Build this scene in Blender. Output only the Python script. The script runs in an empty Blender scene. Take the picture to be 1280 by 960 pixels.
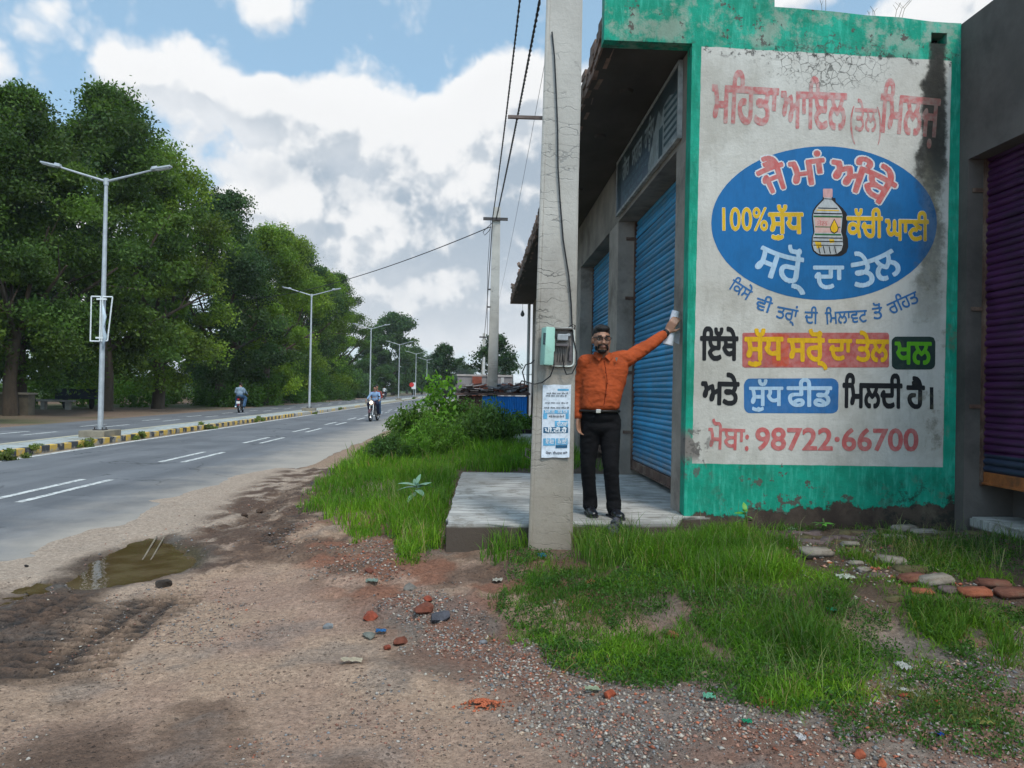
import bpy, bmesh, math, random
import numpy as np
from mathutils import Vector, Matrix, Euler, Quaternion
random.seed(7); RNG = np.random.default_rng(11)
C = bpy.context.scene.collection
SC = bpy.context.scene
R = math.radians
# ------------------------------------------------------------------ camera
# world: X to the right of the road, Y along the road, Z up; lens 1.5 m above the carriageway
FPX = 950.0; CAMH = 1.5
YAW, PITCH, ROLL = R(2.41), R(0.48), R(1.1)
def _basis():
    cy, sy = math.cos(YAW), math.sin(YAW); cp, sp = math.cos(PITCH), math.sin(PITCH)
    fwd = np.array([sy*cp, cy*cp, sp]); right = np.array([cy, -sy, 0.]); up = np.cross(right, fwd)
    c, s = math.cos(ROLL), math.sin(ROLL)
    return fwd, c*right + s*up, -s*right + c*up
FW, RT, UP = _basis()
cam = bpy.data.cameras.new('camera'); camo = bpy.data.objects.new('camera', cam); C.objects.link(camo)
cam.sensor_width = 36.0; cam.lens = 36.0*FPX/1280.0
cam.clip_start = 0.05; cam.clip_end = 6000
camo.matrix_world = Matrix(((RT[0], UP[0], -FW[0], 0), (RT[1], UP[1], -FW[1], 0), (RT[2], UP[2], -FW[2], CAMH), (0, 0, 0, 1)))
SC.camera = camo
# ------------------------------------------------------------------ node helper
class G:
    def __init__(s, tree): s.t = tree
    def n(s, typ, ins=None, **props):
        nd = s.t.nodes.new('ShaderNode'+typ)
        for k, v in props.items(): setattr(nd, k, v)
        for k, v in (ins or {}).items(): s.put(nd.inputs[k], v)
        return nd
    def put(s, inp, v):
        if isinstance(v, bpy.types.NodeSocket): s.t.links.new(v, inp)
        else:
            if inp.type == 'RGBA' and len(v) == 3: v = (*v, 1)
            inp.default_value = v
    def m(s, op, a, b=0.0, c=None, clamp=False):
        nd = s.n('Math', {0: a, 1: b}, operation=op, use_clamp=clamp)
        if c is not None: s.put(nd.inputs[2], c)
        return nd.outputs[0]
    def v(s, op, a, b=(0, 0, 0)):
        nd = s.n('VectorMath', {0: a, 1: b}, operation=op)
        return nd.outputs['Value'] if op in ('DISTANCE', 'LENGTH', 'DOT_PRODUCT') else nd.outputs[0]
    def mix(s, f, a, b, mode='MIX'):
        nd = s.n('Mix', {0: f, 6: a, 7: b}, data_type='RGBA', blend_type=mode)
        return nd.outputs[2]
    def noise(s, vec, scale, detail=4.0, rough=.55, dist=0.0):
        return s.n('TexNoise', {'Vector': vec, 'Scale': scale, 'Detail': detail, 'Roughness': rough, 'Distortion': dist}).outputs['Fac']
    def vor(s, vec, scale, feature='F1', out='Distance'):
        return s.n('TexVoronoi', {'Vector': vec, 'Scale': scale}, feature=feature).outputs[out]
    def step(s, x, lo, hi, a=0.0, b=1.0):
        return s.n('MapRange', {0: x, 1: lo, 2: hi, 3: a, 4: b}, interpolation_type='SMOOTHSTEP').outputs[0]
    def sep(s, vec):
        nd = s.n('SeparateXYZ', {0: vec}); return nd.outputs[0], nd.outputs[1], nd.outputs[2]
    def comb(s, x, y, z): return s.n('CombineXYZ', {0: x, 1: y, 2: z}).outputs[0]
    def scale(s, vec, k): return s.v('MULTIPLY', vec, k)
def S2L(r, g, b):
    f = lambda c: c/12.92 if c <= .04045 else ((c+.055)/1.055)**2.4
    return (f(r/255), f(g/255), f(b/255))
# ------------------------------------------------------------------ light
SUN_EL, SUN_AZ = R(54), R(158)         # azimuth from +Y (down the road) towards +X: high, behind and slightly right of the lens
w = bpy.data.worlds.new('World'); SC.world = w; w.use_nodes = True
w.cycles.sampling_method = 'MANUAL'; w.cycles.sample_map_resolution = 256
g = G(w.node_tree); bg = w.node_tree.nodes['Background']
sky = g.n('TexSky', sky_type='NISHITA', sun_disc=False, sun_elevation=SUN_EL, sun_rotation=SUN_AZ, altitude=200, air_density=1.0, dust_density=1.2, ozone_density=1.2)
D = g.n('TexCoord').outputs['Generated']
def pxdir(px, py): 
    d = FW + RT*(px-640)/FPX + UP*(480-py)/FPX
    return d/np.linalg.norm(d)
# cumulus banks: (direction of centre, horizontal radius, vertical radius, weight); the scattered rest comes from noise
BANKS = [(200,92,70,26,.62),(150,84,46,14,.30),(285,125,70,30,.85),(375,132,80,36,1.05),(460,150,80,44,1.1),(535,178,64,44,1.0),(620,128,38,44,1.25),(655,125,50,46,1.0),
         (590,220,85,62,1.35),(690,215,110,80,1.3),(385,215,66,44,1.05),(345,255,64,36,.9),(450,285,110,66,1.2),(600,320,140,72,1.35),(280,265,50,24,.5),(258,205,30,14,.40),
         (520,385,130,34,1.0),(620,415,140,40,1.0),(400,345,90,34,.8),(300,330,60,30,.6),(340,28,40,18,.50),(352,2,34,14,.50),(1250,10,60,46,1.1),(965,-8,50,16,.7),(745,60,22,40,.5),(60,330,110,70,.8),(-120,330,120,90,.9),(1500,-100,260,90,1.2),
         (1000,-500,420,160,1.0),(200,-420,300,110,.9),(-600,-100,300,120,1.0),(2200,100,500,160,1.0)]
dg = bpy.data.node_groups.new('cloud_density', 'ShaderNodeTree')
dg.interface.new_socket('Vector', in_out='INPUT', socket_type='NodeSocketVector')
dg.interface.new_socket('Density', in_out='OUTPUT', socket_type='NodeSocketFloat')
q = G(dg); gi = dg.nodes.new('NodeGroupInput'); go = dg.nodes.new('NodeGroupOutput')
V = gi.outputs[0]
wz = q.n('TexNoise', {'Vector': V, 'Scale': 6.0, 'Detail': 3.0}).outputs['Color']
Vw = q.v('ADD', V, q.v('MULTIPLY', q.v('SUBTRACT', wz, (.5, .5, .5)), (.05, .05, .04)))
acc = None
for (px, py, rx, ry, wt) in BANKS:
    c = pxdir(px, py)
    # local frame on the sky sphere at the bank
    e1 = np.cross(c, [0, 0, 1.]); e1 /= np.linalg.norm(e1); e2 = np.cross(e1, c)
    dv = q.v('SUBTRACT', Vw, tuple(c))
    a = q.m('MULTIPLY', q.v('DOT_PRODUCT', dv, tuple(e1)), FPX/rx)
    b = q.m('MULTIPLY', q.v('DOT_PRODUCT', dv, tuple(e2)), FPX/ry)
    r2 = q.m('ADD', q.m('MULTIPLY', a, a), q.m('MULTIPLY', b, b))
    dpos = q.m('GREATER_THAN', q.v('DOT_PRODUCT', V, tuple(c)), 0.0)
    f = q.m('MULTIPLY', q.m('POWER', 2.718, q.m('MULTIPLY', r2, -.9)), wt)
    f = q.m('MULTIPLY', f, dpos)
    acc = f if acc is None else q.m('ADD', acc, f)
n1 = q.n('TexNoise', {'Vector': V, 'Scale': 7.0, 'Detail': 6.0, 'Roughness': .6, 'Distortion': .1}).outputs['Fac']
wz2 = q.n('TexNoise', {'Vector': V, 'Scale': 20.0, 'Detail': 3.0}).outputs['Color']
Vb = q.v('ADD', V, q.v('MULTIPLY', q.v('SUBTRACT', wz2, (.5, .5, .5)), (.035, .035, .03)))
bl_ = None
for sc_, am_ in ((12.0, .46), (27.0, .24), (60.0, .11), (125.0, .05)):
    b_ = q.m('MULTIPLY', q.m('SUBTRACT', .55, q.vor(Vb, sc_)), am_*2.2)
    bl_ = b_ if bl_ is None else q.m('ADD', bl_, b_)
dens = q.m('ADD', q.m('ADD', acc, q.m('MULTIPLY', q.m('SUBTRACT', n1, .5), 1.15)), q.m('SUBTRACT', bl_, .15))
dg.links.new(dens, go.inputs[0])
def density(vec):
    nd = w.node_tree.nodes.new('ShaderNodeGroup'); nd.node_tree = dg; g.put(nd.inputs[0], vec); return nd.outputs[0]
d0 = density(D); d1 = density(g.v('ADD', D, (-.010, 0, .022))); d2 = density(g.v('ADD', D, (-.02, 0, .085)))
cov = g.m('MULTIPLY', g.step(d0, .20, .80), g.step(g.sep(D)[2], -.01, .03))
lit = g.m('ADD', g.m('MULTIPLY', g.step(g.m('SUBTRACT', d0, d1), -.30, .34), .55), g.m('MULTIPLY', g.step(g.m('SUBTRACT', d0, d2), -.75, .75), .45))
core = g.step(d0, .6, 2.0)
gry = g.mix(core, (7.2, 7.6, 8.1), (4.0, 4.8, 5.7)); wht = g.mix(core, (9.0, 9.1, 9.2), (8.7, 8.8, 8.9))
ccol = g.mix(g.step(lit, .16, 1.0), gry, wht)
dx, dy, dz = g.sep(D)
hz = g.step(dz, .0, .30, 1.0, 0.0)
skyc = g.mix(.60, g.v('MULTIPLY', sky.outputs[0], (1.5, 1.7, 1.75)), (3.9, 6.0, 7.7))
skyc = g.mix(g.m('MULTIPLY', hz, .75), skyc, (7.2, 7.9, 8.3))
ccol = g.mix(g.step(dz, .0, .24, .7, 0.0), ccol, (7.6, 7.9, 8.2))
col = g.mix(cov, skyc, ccol)
# sky and thin cloud brighten towards the veiled sun
SD = (math.cos(SUN_EL)*math.sin(SUN_AZ), math.cos(SUN_EL)*math.cos(SUN_AZ), math.sin(SUN_EL))
fwdg = g.m('MAXIMUM', g.v('DOT_PRODUCT', D, SD), 0.0)
gl = g.m('ADD', 1.0, g.m('MULTIPLY', g.m('POWER', fwdg, 1.6), 1.5))
col = g.v('MULTIPLY', col, g.comb(gl, g.m('MULTIPLY', gl, g.m('SUBTRACT', 1.0, g.m('MULTIPLY', fwdg, .03))), g.m('MULTIPLY', gl, g.m('SUBTRACT', 1.0, g.m('MULTIPLY', fwdg, .10)))))
g.put(bg.inputs['Color'], col); bg.inputs['Strength'].default_value = 0.075
sun = bpy.data.lights.new('sun', 'SUN'); sun.energy = 1.7; sun.angle = R(14); sun.color = (1, .92, .80)
so = bpy.data.objects.new('sun', sun); C.objects.link(so)
sd = Vector((math.cos(SUN_EL)*math.sin(SUN_AZ), math.cos(SUN_EL)*math.cos(SUN_AZ), math.sin(SUN_EL)))
so.rotation_euler = (-sd).to_track_quat('-Z', 'Y').to_euler(); so.location = (10, 10, 40)
SC.view_settings.view_transform = 'Standard'; SC.view_settings.look = 'None'
SC.view_settings.exposure = 0.5; SC.view_settings.gamma = 1.0
SC.cycles.use_denoising = True
SC.cycles.max_bounces = 6; SC.cycles.transparent_max_bounces = 8
SC.cycles.sample_clamp_indirect = 6
# ------------------------------------------------------------------ object helpers
def tag(o, label=None, cat=None, group=None, kind=None):
    if label: o['label'] = label
    if cat: o['category'] = cat
    if group: o['group'] = group
    if kind: o['kind'] = kind
    return o
def empty(name, loc=(0, 0, 0), rz=0, **k):
    o = bpy.data.objects.new(name, None); C.objects.link(o); o.location = loc; o.rotation_euler = (0, 0, rz)
    o.empty_display_size = .1
    return tag(o, **k)
def link(name, me, mat=None, parent=None, **k):
    o = bpy.data.objects.new(name, me); C.objects.link(o)
    if mat:
        me.materials.clear()
        for mm in (mat if isinstance(mat, (list, tuple)) else [mat]): me.materials.append(mm)
    if parent: o.parent = parent
    return tag(o, **k)
def copy_tree(o, parent=None, **k):
    c = o.copy(); C.objects.link(c); c.parent = parent
    for ch in o.children: copy_tree(ch, c)
    return tag(c, **k)
class MB:
    """collects shapes for ONE mesh object"""
    def __init__(s): s.bm = bmesh.new()
    def box(s, c, d, rot=None, bevel=0, mi=0):
        M = Matrix.Translation(c) @ (rot.to_4x4() if rot is not None else Matrix()) @ Matrix.Diagonal((*d, 1))
        r = bmesh.ops.create_cube(s.bm, size=1, matrix=M)
        if bevel:
            es = list({e for v in r['verts'] for e in v.link_edges})
            fs = bmesh.ops.bevel(s.bm, geom=es, offset=bevel, segments=2, affect='EDGES', profile=.6)
        if mi:
            for v in r['verts']:
                if v.is_valid:
                    for f in v.link_faces: f.material_index = mi
        return s
    def b2(s, lo, hi, bevel=0):
        return s.box([(a+b)/2 for a, b in zip(lo, hi)], [abs(b-a) for a, b in zip(lo, hi)], None, bevel)
    def tube(s, pts, rad, seg=8, cap=True):
        pts = [Vector(p) for p in pts]; n = len(pts)
        rads = rad if isinstance(rad, (list, tuple)) else [rad]*n
        rings = []; prev = None
        for i, p in enumerate(pts):
            t = (pts[min(i+1, n-1)]-pts[max(i-1, 0)]).normalized()
            a = Vector((0, 0, 1)) if abs(t.z) < .9 else Vector((1, 0, 0))
            u = t.cross(a).normalized() if prev is None else (prev - t*prev.dot(t)).normalized()
            prev = u; vv = t.cross(u)
            rings.append([s.bm.verts.new(p + (u*math.cos(k*2*math.pi/seg) + vv*math.sin(k*2*math.pi/seg))*rads[i]) for k in range(seg)])
        for a, b in zip(rings, rings[1:]):
            for k in range(seg): s.bm.faces.new((a[k], a[(k+1) % seg], b[(k+1) % seg], b[k]))
        if cap:
            s.bm.faces.new(rings[0][::-1]); s.bm.faces.new(rings[-1])
        return s
    def ball(s, c, r, rot=None, u=12, v=8):
        r = r if isinstance(r, (list, tuple)) else (r, r, r)
        M = Matrix.Translation(c) @ (rot.to_4x4() if rot is not None else Matrix()) @ Matrix.Diagonal((*r, 1))
        bmesh.ops.create_uvsphere(s.bm, u_segments=u, v_segments=v, radius=1, matrix=M); return s
    def cone(s, p0, p1, r0, r1, seg=16):
        return s.tube([p0, p1], [r0, r1], seg)
    def poly(s, pts): s.bm.faces.new([s.bm.verts.new(p) for p in pts]); return s
    def prism(s, pts, vec):
        """closed polygon pts extruded by vec"""
        a = [s.bm.verts.new(p) for p in pts]; b = [s.bm.verts.new(Vector(p)+Vector(vec)) for p in pts]
        s.bm.faces.new(a[::-1]); s.bm.faces.new(b)
        for i in range(len(a)): s.bm.faces.new((a[i], a[(i+1) % len(a)], b[(i+1) % len(a)], b[i]))
        return s
    def mesh(s, name='m', smooth=False):
        bmesh.ops.recalc_face_normals(s.bm, faces=s.bm.faces)
        me = bpy.data.meshes.new(name); s.bm.to_mesh(me); s.bm.free()
        if smooth is not False:
            me.shade_smooth()
            if smooth is not True: me.set_sharp_from_angle(angle=R(smooth))
        return me
    def build(s, name, mat, parent=None, smooth=False, **k):
        return link(name, s.mesh(name, smooth), mat, parent, **k)
def mesh_np(name, verts, quads=None, tris=None, colors=None, smooth=False):
    me = bpy.data.meshes.new(name)
    verts = np.asarray(verts, dtype=np.float32)
    nq = 0 if quads is None else len(quads); ntr = 0 if tris is None else len(tris)
    loops = []; 
    if nq: loops.append(np.asarray(quads, dtype=np.int32).ravel())
    if ntr: loops.append(np.asarray(tris, dtype=np.int32).ravel())
    lv = np.concatenate(loops)
    tot = np.concatenate([np.full(nq, 4, np.int32), np.full(ntr, 3, np.int32)])
    st = np.concatenate([[0], np.cumsum(tot)[:-1]]).astype(np.int32)
    me.vertices.add(len(verts)); me.vertices.foreach_set('co', verts.ravel())
    me.loops.add(len(lv)); me.loops.foreach_set('vertex_index', lv)
    me.polygons.add(len(tot)); me.polygons.foreach_set('loop_start', st); me.polygons.foreach_set('loop_total', tot)
    if smooth: me.polygons.foreach_set('use_smooth', np.ones(len(tot), bool))
    me.update(calc_edges=True)
    if colors is not None:
        at = me.color_attributes.new('Col', 'FLOAT_COLOR', 'POINT')
        cc = np.ones((len(verts), 4), np.float32); cc[:, :3] = colors; at.data.foreach_set('color', cc.ravel())
    return me
# ------------------------------------------------------------------ numpy noise
def _h(ix, iy, seed):
    h = (ix.astype(np.int64)*374761393 + iy.astype(np.int64)*668265263 + seed*1442695041) & 0xffffffff
    h = ((h ^ (h >> 13))*1274126177) & 0xffffffff
    return ((h ^ (h >> 16)) & 0xffff)/65535.0
def vnoise(x, y, seed=0):
    ix, iy = np.floor(x), np.floor(y); fx, fy = x-ix, y-iy
    fx = fx*fx*(3-2*fx); fy = fy*fy*(3-2*fy)
    return (_h(ix, iy, seed)*(1-fx)+_h(ix+1, iy, seed)*fx)*(1-fy) + (_h(ix, iy+1, seed)*(1-fx)+_h(ix+1, iy+1, seed)*fx)*fy
def fbm(x, y, f=1.0, oct=4, seed=0):
    a = .5; s = 0; t = 0
    for o in range(oct):
        s = s + a*vnoise(x*f+17.3*o, y*f-9.1*o, seed+o); t += a; a *= .5; f *= 2.03
    return s/t
def sstep(a, b, x):
    t = np.clip((x-a)/(b-a), 0, 1); return t*t*(3-2*t)
# ------------------------------------------------------------------ survey helpers: a sight line met with a known plane
def ray(px, py): return FW + RT*(px-640)/FPX + UP*(480-py)/FPX
def on_z(px, py, z=0.):
    d = ray(px, py); t = (z-CAMH)/d[2]; return Vector((t*d[0], t*d[1], z))
def on_y(px, py, y):
    d = ray(px, py); t = y/d[1]; return Vector((t*d[0], y, CAMH+t*d[2]))
def on_x(px, py, x):
    d = ray(px, py); t = x/d[0]; return Vector((x, t*d[1], CAMH+t*d[2]))
# ------------------------------------------------------------------ materials
MATS = {}
def base_mat(name):
    m = bpy.data.materials.new(name); m.use_nodes = True
    return m, G(m.node_tree), m.node_tree.nodes['Principled BSDF']
def weathered(name, col, var=.25, scale=4, rough=.85, bump=.3, bscale=30, coord='Object', dirt=None, dirtamt=.3, metal=0, spec=.3, stretch=None, detail=6):
    if name in MATS: return MATS[name]
    m, g, p = base_mat(name)
    vec = g.n('NewGeometry').outputs['Position'] if coord == 'World' else g.n('TexCoord').outputs['Object']
    if stretch: vec = g.v('MULTIPLY', vec, stretch)
    n = g.noise(vec, scale, detail, .6)
    lo = tuple(c*(1-var) for c in col); hi = tuple(min(1, c*(1+var)) for c in col)
    c = g.mix(g.step(n, .3, .7), lo, hi)
    n3 = g.noise(vec, scale*9, 4, .65)
    c = g.mix(g.m('MULTIPLY', g.step(n3, .35, .75), .35*min(1, var*2)), c, tuple(x*.6 for x in col))
    if dirt:
        d = g.noise(vec, scale*.45, 8, .68)
        c = g.mix(g.step(d, .62-dirtamt*.4, .78-dirtamt*.3, 0, .85), c, dirt)
    g.put(p.inputs['Base Color'], c)
    p.inputs['Roughness'].default_value = rough; p.inputs['Metallic'].default_value = metal
    p.inputs['Specular IOR Level'].default_value = spec
    if bump:
        b = g.n('Bump', {'Strength': bump, 'Distance': .01, 'Height': g.noise(vec, bscale, 5, .6)})
        g.put(p.inputs['Normal'], b.outputs[0])
    MATS[name] = m; return m
def leafmat(name, mul=(1, 1, 1), trans=.35):
    if name in MATS: return MATS[name]
    m, g, p = base_mat(name)
    a = g.n('Attribute', attribute_name='Col').outputs['Color']
    c = g.v('MULTIPLY', a, mul)
    g.put(p.inputs['Base Color'], c); p.inputs['Roughness'].default_value = .55; p.inputs['Specular IOR Level'].default_value = .25
    t = g.n('BsdfTranslucent', {'Color': g.v('MULTIPLY', c, (1.3, 1.5, .6))})
    mx = g.n('MixShader', {0: trans, 1: p.outputs[0], 2: t.outputs[0]})
    g.t.links.new(mx.outputs[0], g.t.nodes['Material Output'].inputs['Surface'])
    MATS[name] = m; return m
# ================================================================== GROUND
SLAB = 0.42; WALLY = 6.65; FX = 1.822          # platform level, painted wall plane, shop front plane
_CP = np.array([(-8,3,0),(-8,8,0),(-8,14,0),(-8,24,0),(-8,40,0),(-3.6,2,0),(-3.6,4,0),(-3.6,6,0),(-3.6,8,0),(-3.6,10,0),(-3.5,13,0),(-3.4,17,0),(-3.4,22,0),(-3.4,30,0),(-3.4,40,0),(-3.4,60,0),
 (-2,2,0),(0,2,0),(2,2,.04),(0,0,0),(4,0,.05),(-2,3.5,0),(-2,5,0),(-1,3.5,.0),(0,3.3,0),(-1,4.5,.03),(0,4.2,.06),(1,3.9,.1),(2,3.6,.14),(3,3.6,.18),(4.5,3.6,.22),(-1.7,6,.04),(-.7,5.4,.12),(.3,5.1,.19),(1,5.2,.25),(2,5,.29),(3,5.2,.32),(4.3,5,.34),
 (4.3,6.6,.40),(3,6.6,.40),(2,6.5,.37),(1.2,6.1,.29),(.56,5.9,.27),(-.3,5.95,.2),(-1,7,.13),(-.45,8,.26),(-.45,10,.32),(-1.3,9,.13),(-1.6,12,.13),(-.2,11.5,.36),(1.7,11.5,.38),(1,14,.38),(0,16,.35),(-1.1,16,.2),(-2.2,14,.04),
 (-2.5,9,0),(-2.6,12,.0),(-2.5,20,.04),(-.7,25,.3),(1.5,25,.35),(0,40,.3),(3,40,.3),(8,30,.3),(8,8,.4),(8,2,.2),(-2.3,40,.05),(1,5.6,.28),(1.72,6.25,.39),(1.45,6.05,.345),(1.95,6.4,.40),(2.5,6,.36),(3.8,6,.38)])
def hgt(x, y):
    x = np.asarray(x, float); y = np.asarray(y, float)
    sh = x.shape; x = x.ravel(); y = y.ravel()
    yy = np.clip(y, -5, 60); xx = np.clip(x, -9, 9)
    # points recede: shorten Y distances so that far points blend
    num = np.zeros_like(x); den = np.zeros_like(x)
    for cx, cy, cz in _CP:
        d2 = (xx-cx)**2 + (yy-cy)**2
        w_ = 1.0/(d2+.12)**1.9
        num += w_*cz; den += w_
    z = num/den
    z *= sstep(-3.3, -2.6, x)
    z *= 1-sstep(70, 130, y)
    return z.reshape(sh)
def hit(px, py, f=None):
    z = 0.
    for _ in range(12):
        p = on_z(px, py, z); z = z*.4+.6*float(hgt(p.x, p.y))
    p = on_z(px, py, z); return Vector((p.x, p.y, float(hgt(p.x, p.y))))
def poly_px(pts): return np.array([hit(*p)[:2] for p in pts])
def inpoly(P, x, y):
    x = np.asarray(x); y = np.asarray(y); ins = np.zeros(x.shape, bool); n = len(P)
    for i in range(n):
        x1, y1 = P[i]; x2, y2 = P[(i+1) % n]
        c = ((y1 > y) != (y2 > y)) & (x < (x2-x1)*(y-y1)/(y2-y1+1e-12)+x1)
        ins ^= c
    return ins
def polydist(P, x, y):
    """signed distance, positive inside"""
    d = np.full(np.shape(x), 1e9); n = len(P)
    for i in range(n):
        a = P[i]; b = P[(i+1) % n]; ab = b-a
        t = np.clip(((x-a[0])*ab[0]+(y-a[1])*ab[1])/(ab@ab+1e-12), 0, 1)
        d = np.minimum(d, np.hypot(x-a[0]-t*ab[0], y-a[1]-t*ab[1]))
    return np.where(inpoly(P, x, y), d, -d)
PUDDLE = poly_px([(78,726),(112,702),(155,678),(190,668),(230,674),(270,684),(264,702),(230,716),(180,727),(135,735),(90,737)])
PUD2 = poly_px([(-20,735),(30,722),(75,728),(60,740),(20,752),(-30,765)])
MUD = poly_px([(-40,760),(0,742),(60,722),(100,700),(170,676),(215,668),(275,683),(262,705),(215,722),(150,738),(118,760),(95,790),(70,830),(20,858),(-60,865)])
MUDTRACK = poly_px([(225,680),(262,648),(300,618),(350,590),(420,565),(440,575),(420,610),(395,650),(345,690),(300,715),(250,722)])
RED = poly_px([(365,655),(430,650),(500,640),(560,655),(575,690),(680,690),(760,700),(760,760),(700,800),(640,830),(560,800),(470,775),(400,730),(350,690)])
GRAVEL = poly_px([(470,760),(560,745),(660,800),(760,850),(900,850),(1050,800),(1290,760),(1300,975),(760,975),(640,870),(540,820)])
# ---- tyre tracks: centre line and width in metres
TRACKS = []
for a, b, wd in [((100,748),(-20,800),.17), ((190,748),(75,855),.17), ((300,655),(420,585),.13), ((330,680),(440,590),.12), ((150,752),(15,860),.20), ((75,745),(-50,830),.2), ((232,742),(140,800),.16)]:
    TRACKS.append((np.array(hit(*a)[:2]), np.array(hit(*b)[:2]), wd))
xs = np.concatenate([[-3000,-1500,-800,-400,-200,-120,-80,-60,-45,-36,-30,-26,-23,-20,-18,-16,-14,-12,-10,-9,-8,-7,-6.2,-5.6,-5.2], np.arange(-5,5.2,.034), [5.4,5.8,6.4,7,8,9,10,12,15,20,28,40,60,100,200,400,900,1800,3000]])
ys = np.concatenate([[-400,-100,-40,-20,-10,-5,-2,0,1,1.8,2.2], np.arange(2.4,7,.028), np.arange(7,11,.05), np.arange(11,16,.1), np.arange(16,30,.3), np.arange(30,60,1.2), [62,66,70,76,84,92,102,115,130,150,180,220,280,360,500,700,1100,1800,3000]])
GX, GY = np.meshgrid(xs, ys)
GZ = hgt(GX, GY)
near = (GY < 14) & (GY > 1) & (GX > -5.3) & (GX < 5.6)
gx_, gy_ = GX[near], GY[near]
relief = (fbm(gx_, gy_, 1.3, 4, 3)-.5)*.05 + (fbm(gx_, gy_, 7, 4, 9)-.5)*.030 + (fbm(gx_, gy_, 24, 2, 14)-.5)*.016
amp = sstep(-3.5, -2.6, gx_)
mudd = polydist(MUD, gx_, gy_); red = sstep(-.25, .25, polydist(RED, gx_, gy_)); grv = sstep(-.3, .2, polydist(GRAVEL, gx_, gy_)); mtr = sstep(-.2, .15, polydist(MUDTRACK, gx_, gy_))
mud = sstep(-.12, .18, mudd + (fbm(gx_, gy_, 4, 3, 30)-.5)*.35)
pud = polydist(PUDDLE, gx_, gy_) + (fbm(gx_, gy_, 6, 3, 21)-.5)*.14
pud2 = polydist(PUD2, gx_, gy_) + (fbm(gx_, gy_, 9, 3, 22)-.5)*.16
z = GZ[near] + relief*(.25+.75*amp)*(1+1.4*np.maximum(red, mtr))
z += (fbm(gx_, gy_, 14, 3, 44)-.45)*.05*mud*(pud < 0)
tread_shade = np.zeros_like(z); tread_light = np.zeros_like(z)
for a, b, wd in TRACKS:
    ab = b-a; L = np.hypot(*ab); u = ab/L; nrm = np.array([-u[1], u[0]])
    s_ = (gx_-a[0])*u[0]+(gy_-a[1])*u[1]; t_ = (gx_-a[0])*nrm[0]+(gy_-a[1])*nrm[1] + (fbm(gx_, gy_, 2, 2, 5)-.5)*.05
    mk = sstep(wd*1.15, wd*.9, np.abs(t_))*sstep(-.1, .1, s_)*sstep(L+.1, L-.3, s_)
    rid = np.sin(2*np.pi*(s_+.25*np.abs(t_))/.105)*.5+.5
    mk = mk*(.7+.3*fbm(gx_, gy_, 5, 2, 61))
    z += mk*(rid*.045-.036); tread_shade = np.maximum(tread_shade, mk*(1-rid)**1.3); tread_light = np.maximum(tread_light, mk*rid**2)
# wheel ruts running beside the road
rut = sstep(.20, .0, np.abs(gx_+2.62+.012*(gy_-9)**2*.6)+(fbm(gx_, gy_, 3, 3, 77)-.5)*.2)*sstep(6.6, 7.6, gy_)*sstep(13, 10, gy_)
z -= rut*.035
# dust lapping over the ragged asphalt edge
w_r = sstep(-3.5, -2.95, gx_)
prof = -.008+.019*sstep(-4.5, -3.6, gx_+(fbm(gx_, gy_, 1.2, 4, 8)-.5)*.9)+relief*.12*sstep(-4.0, -3.5, gx_)
z = prof*(1-w_r)+z*w_r
z -= sstep(-.04, .22, pud)*.085*sstep(-3.75, -3.45, gx_)
z -= sstep(-.06, .12, pud2)*.04*sstep(-3.9, -3.6, gx_)
GZ[near] = z
GZ[(GX < -5.2)] = -.012
GZ[(GX >= -5.3) & (GX < -4.3)] = -.012
GZ[(GX < -15.2)] = .02
# lay-by ground inside buildings and platform stays under them
ins = (GX > -.2) & (GX < 6) & (GY > 6.3) & (GY < 9.8)
GZ[ins] = np.minimum(GZ[ins], .3)
# ground colour (dry albedo of each kind of soil; tyre tread shading painted in)
def L3(r, g_, b): return np.array(S2L(r, g_, b))
beige = L3(186,158,136)*.80; pink = L3(178,148,130)*.78; brown = L3(122,97,82)*.75; redd = L3(148,104,84)*.78; dark = L3(74,58,47)*.8; grey = L3(140,134,130)*.75; soil = L3(84,68,54)*.7; dust = L3(188,170,154)*.84; greym = L3(128,126,124)
col_ = np.empty(GX.shape+(3,)); col_[:] = beige*.8
def blend(c, m, t): return c*(1-m[..., None]) + t*m[..., None]
c = np.empty((len(gx_), 3)); c[:] = beige
c = blend(c, sstep(.42, .62, fbm(gx_, gy_, .9, 4, 2)), pink)
c = blend(c, sstep(.5, .66, fbm(gx_, gy_, 1.7, 5, 12))*.75, brown)
c = blend(c, sstep(.54, .7, fbm(gx_, gy_, 2.6, 5, 16))*.35, greym*.75)
c = blend(c, sstep(-1.9, -2.7, gx_+(fbm(gx_, gy_, 1.1, 4, 40)-.5)*.8)*sstep(4.9, 6.0, gy_-gx_*.0)*.9, dust)
c = blend(c, red*sstep(.36, .6, fbm(gx_, gy_, 2.2, 5, 31)), brown)
c = blend(c, red*sstep(.46, .62, fbm(gx_, gy_, 3.1, 5, 35)), redd)
c = blend(c, grv*.7, grey*.75)
c = blend(c, grv*sstep(.5, .62, fbm(gx_, gy_, 3, 5, 36))*.7, redd)
c = blend(c, mtr*sstep(.33, .58, fbm(gx_, gy_, 5, 5, 37)), brown*.75)
c = blend(c, mud*.92, dark*1.2)
c = blend(c, mud*sstep(.5, .62, fbm(gx_, gy_, 3.5, 4, 38))*.55, greym*.62)
c = blend(c, tread_light*.75, brown*1.05); c = blend(c, np.clip(tread_shade*1.3, 0, .95), dark*.5)  # tread ridges lightened and valleys darkened: relief shading painted into the soil colour
c = blend(c, rut*.6, brown*.8)
p0_ = hit(170, 960); p1_ = hit(120, 935)
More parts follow.
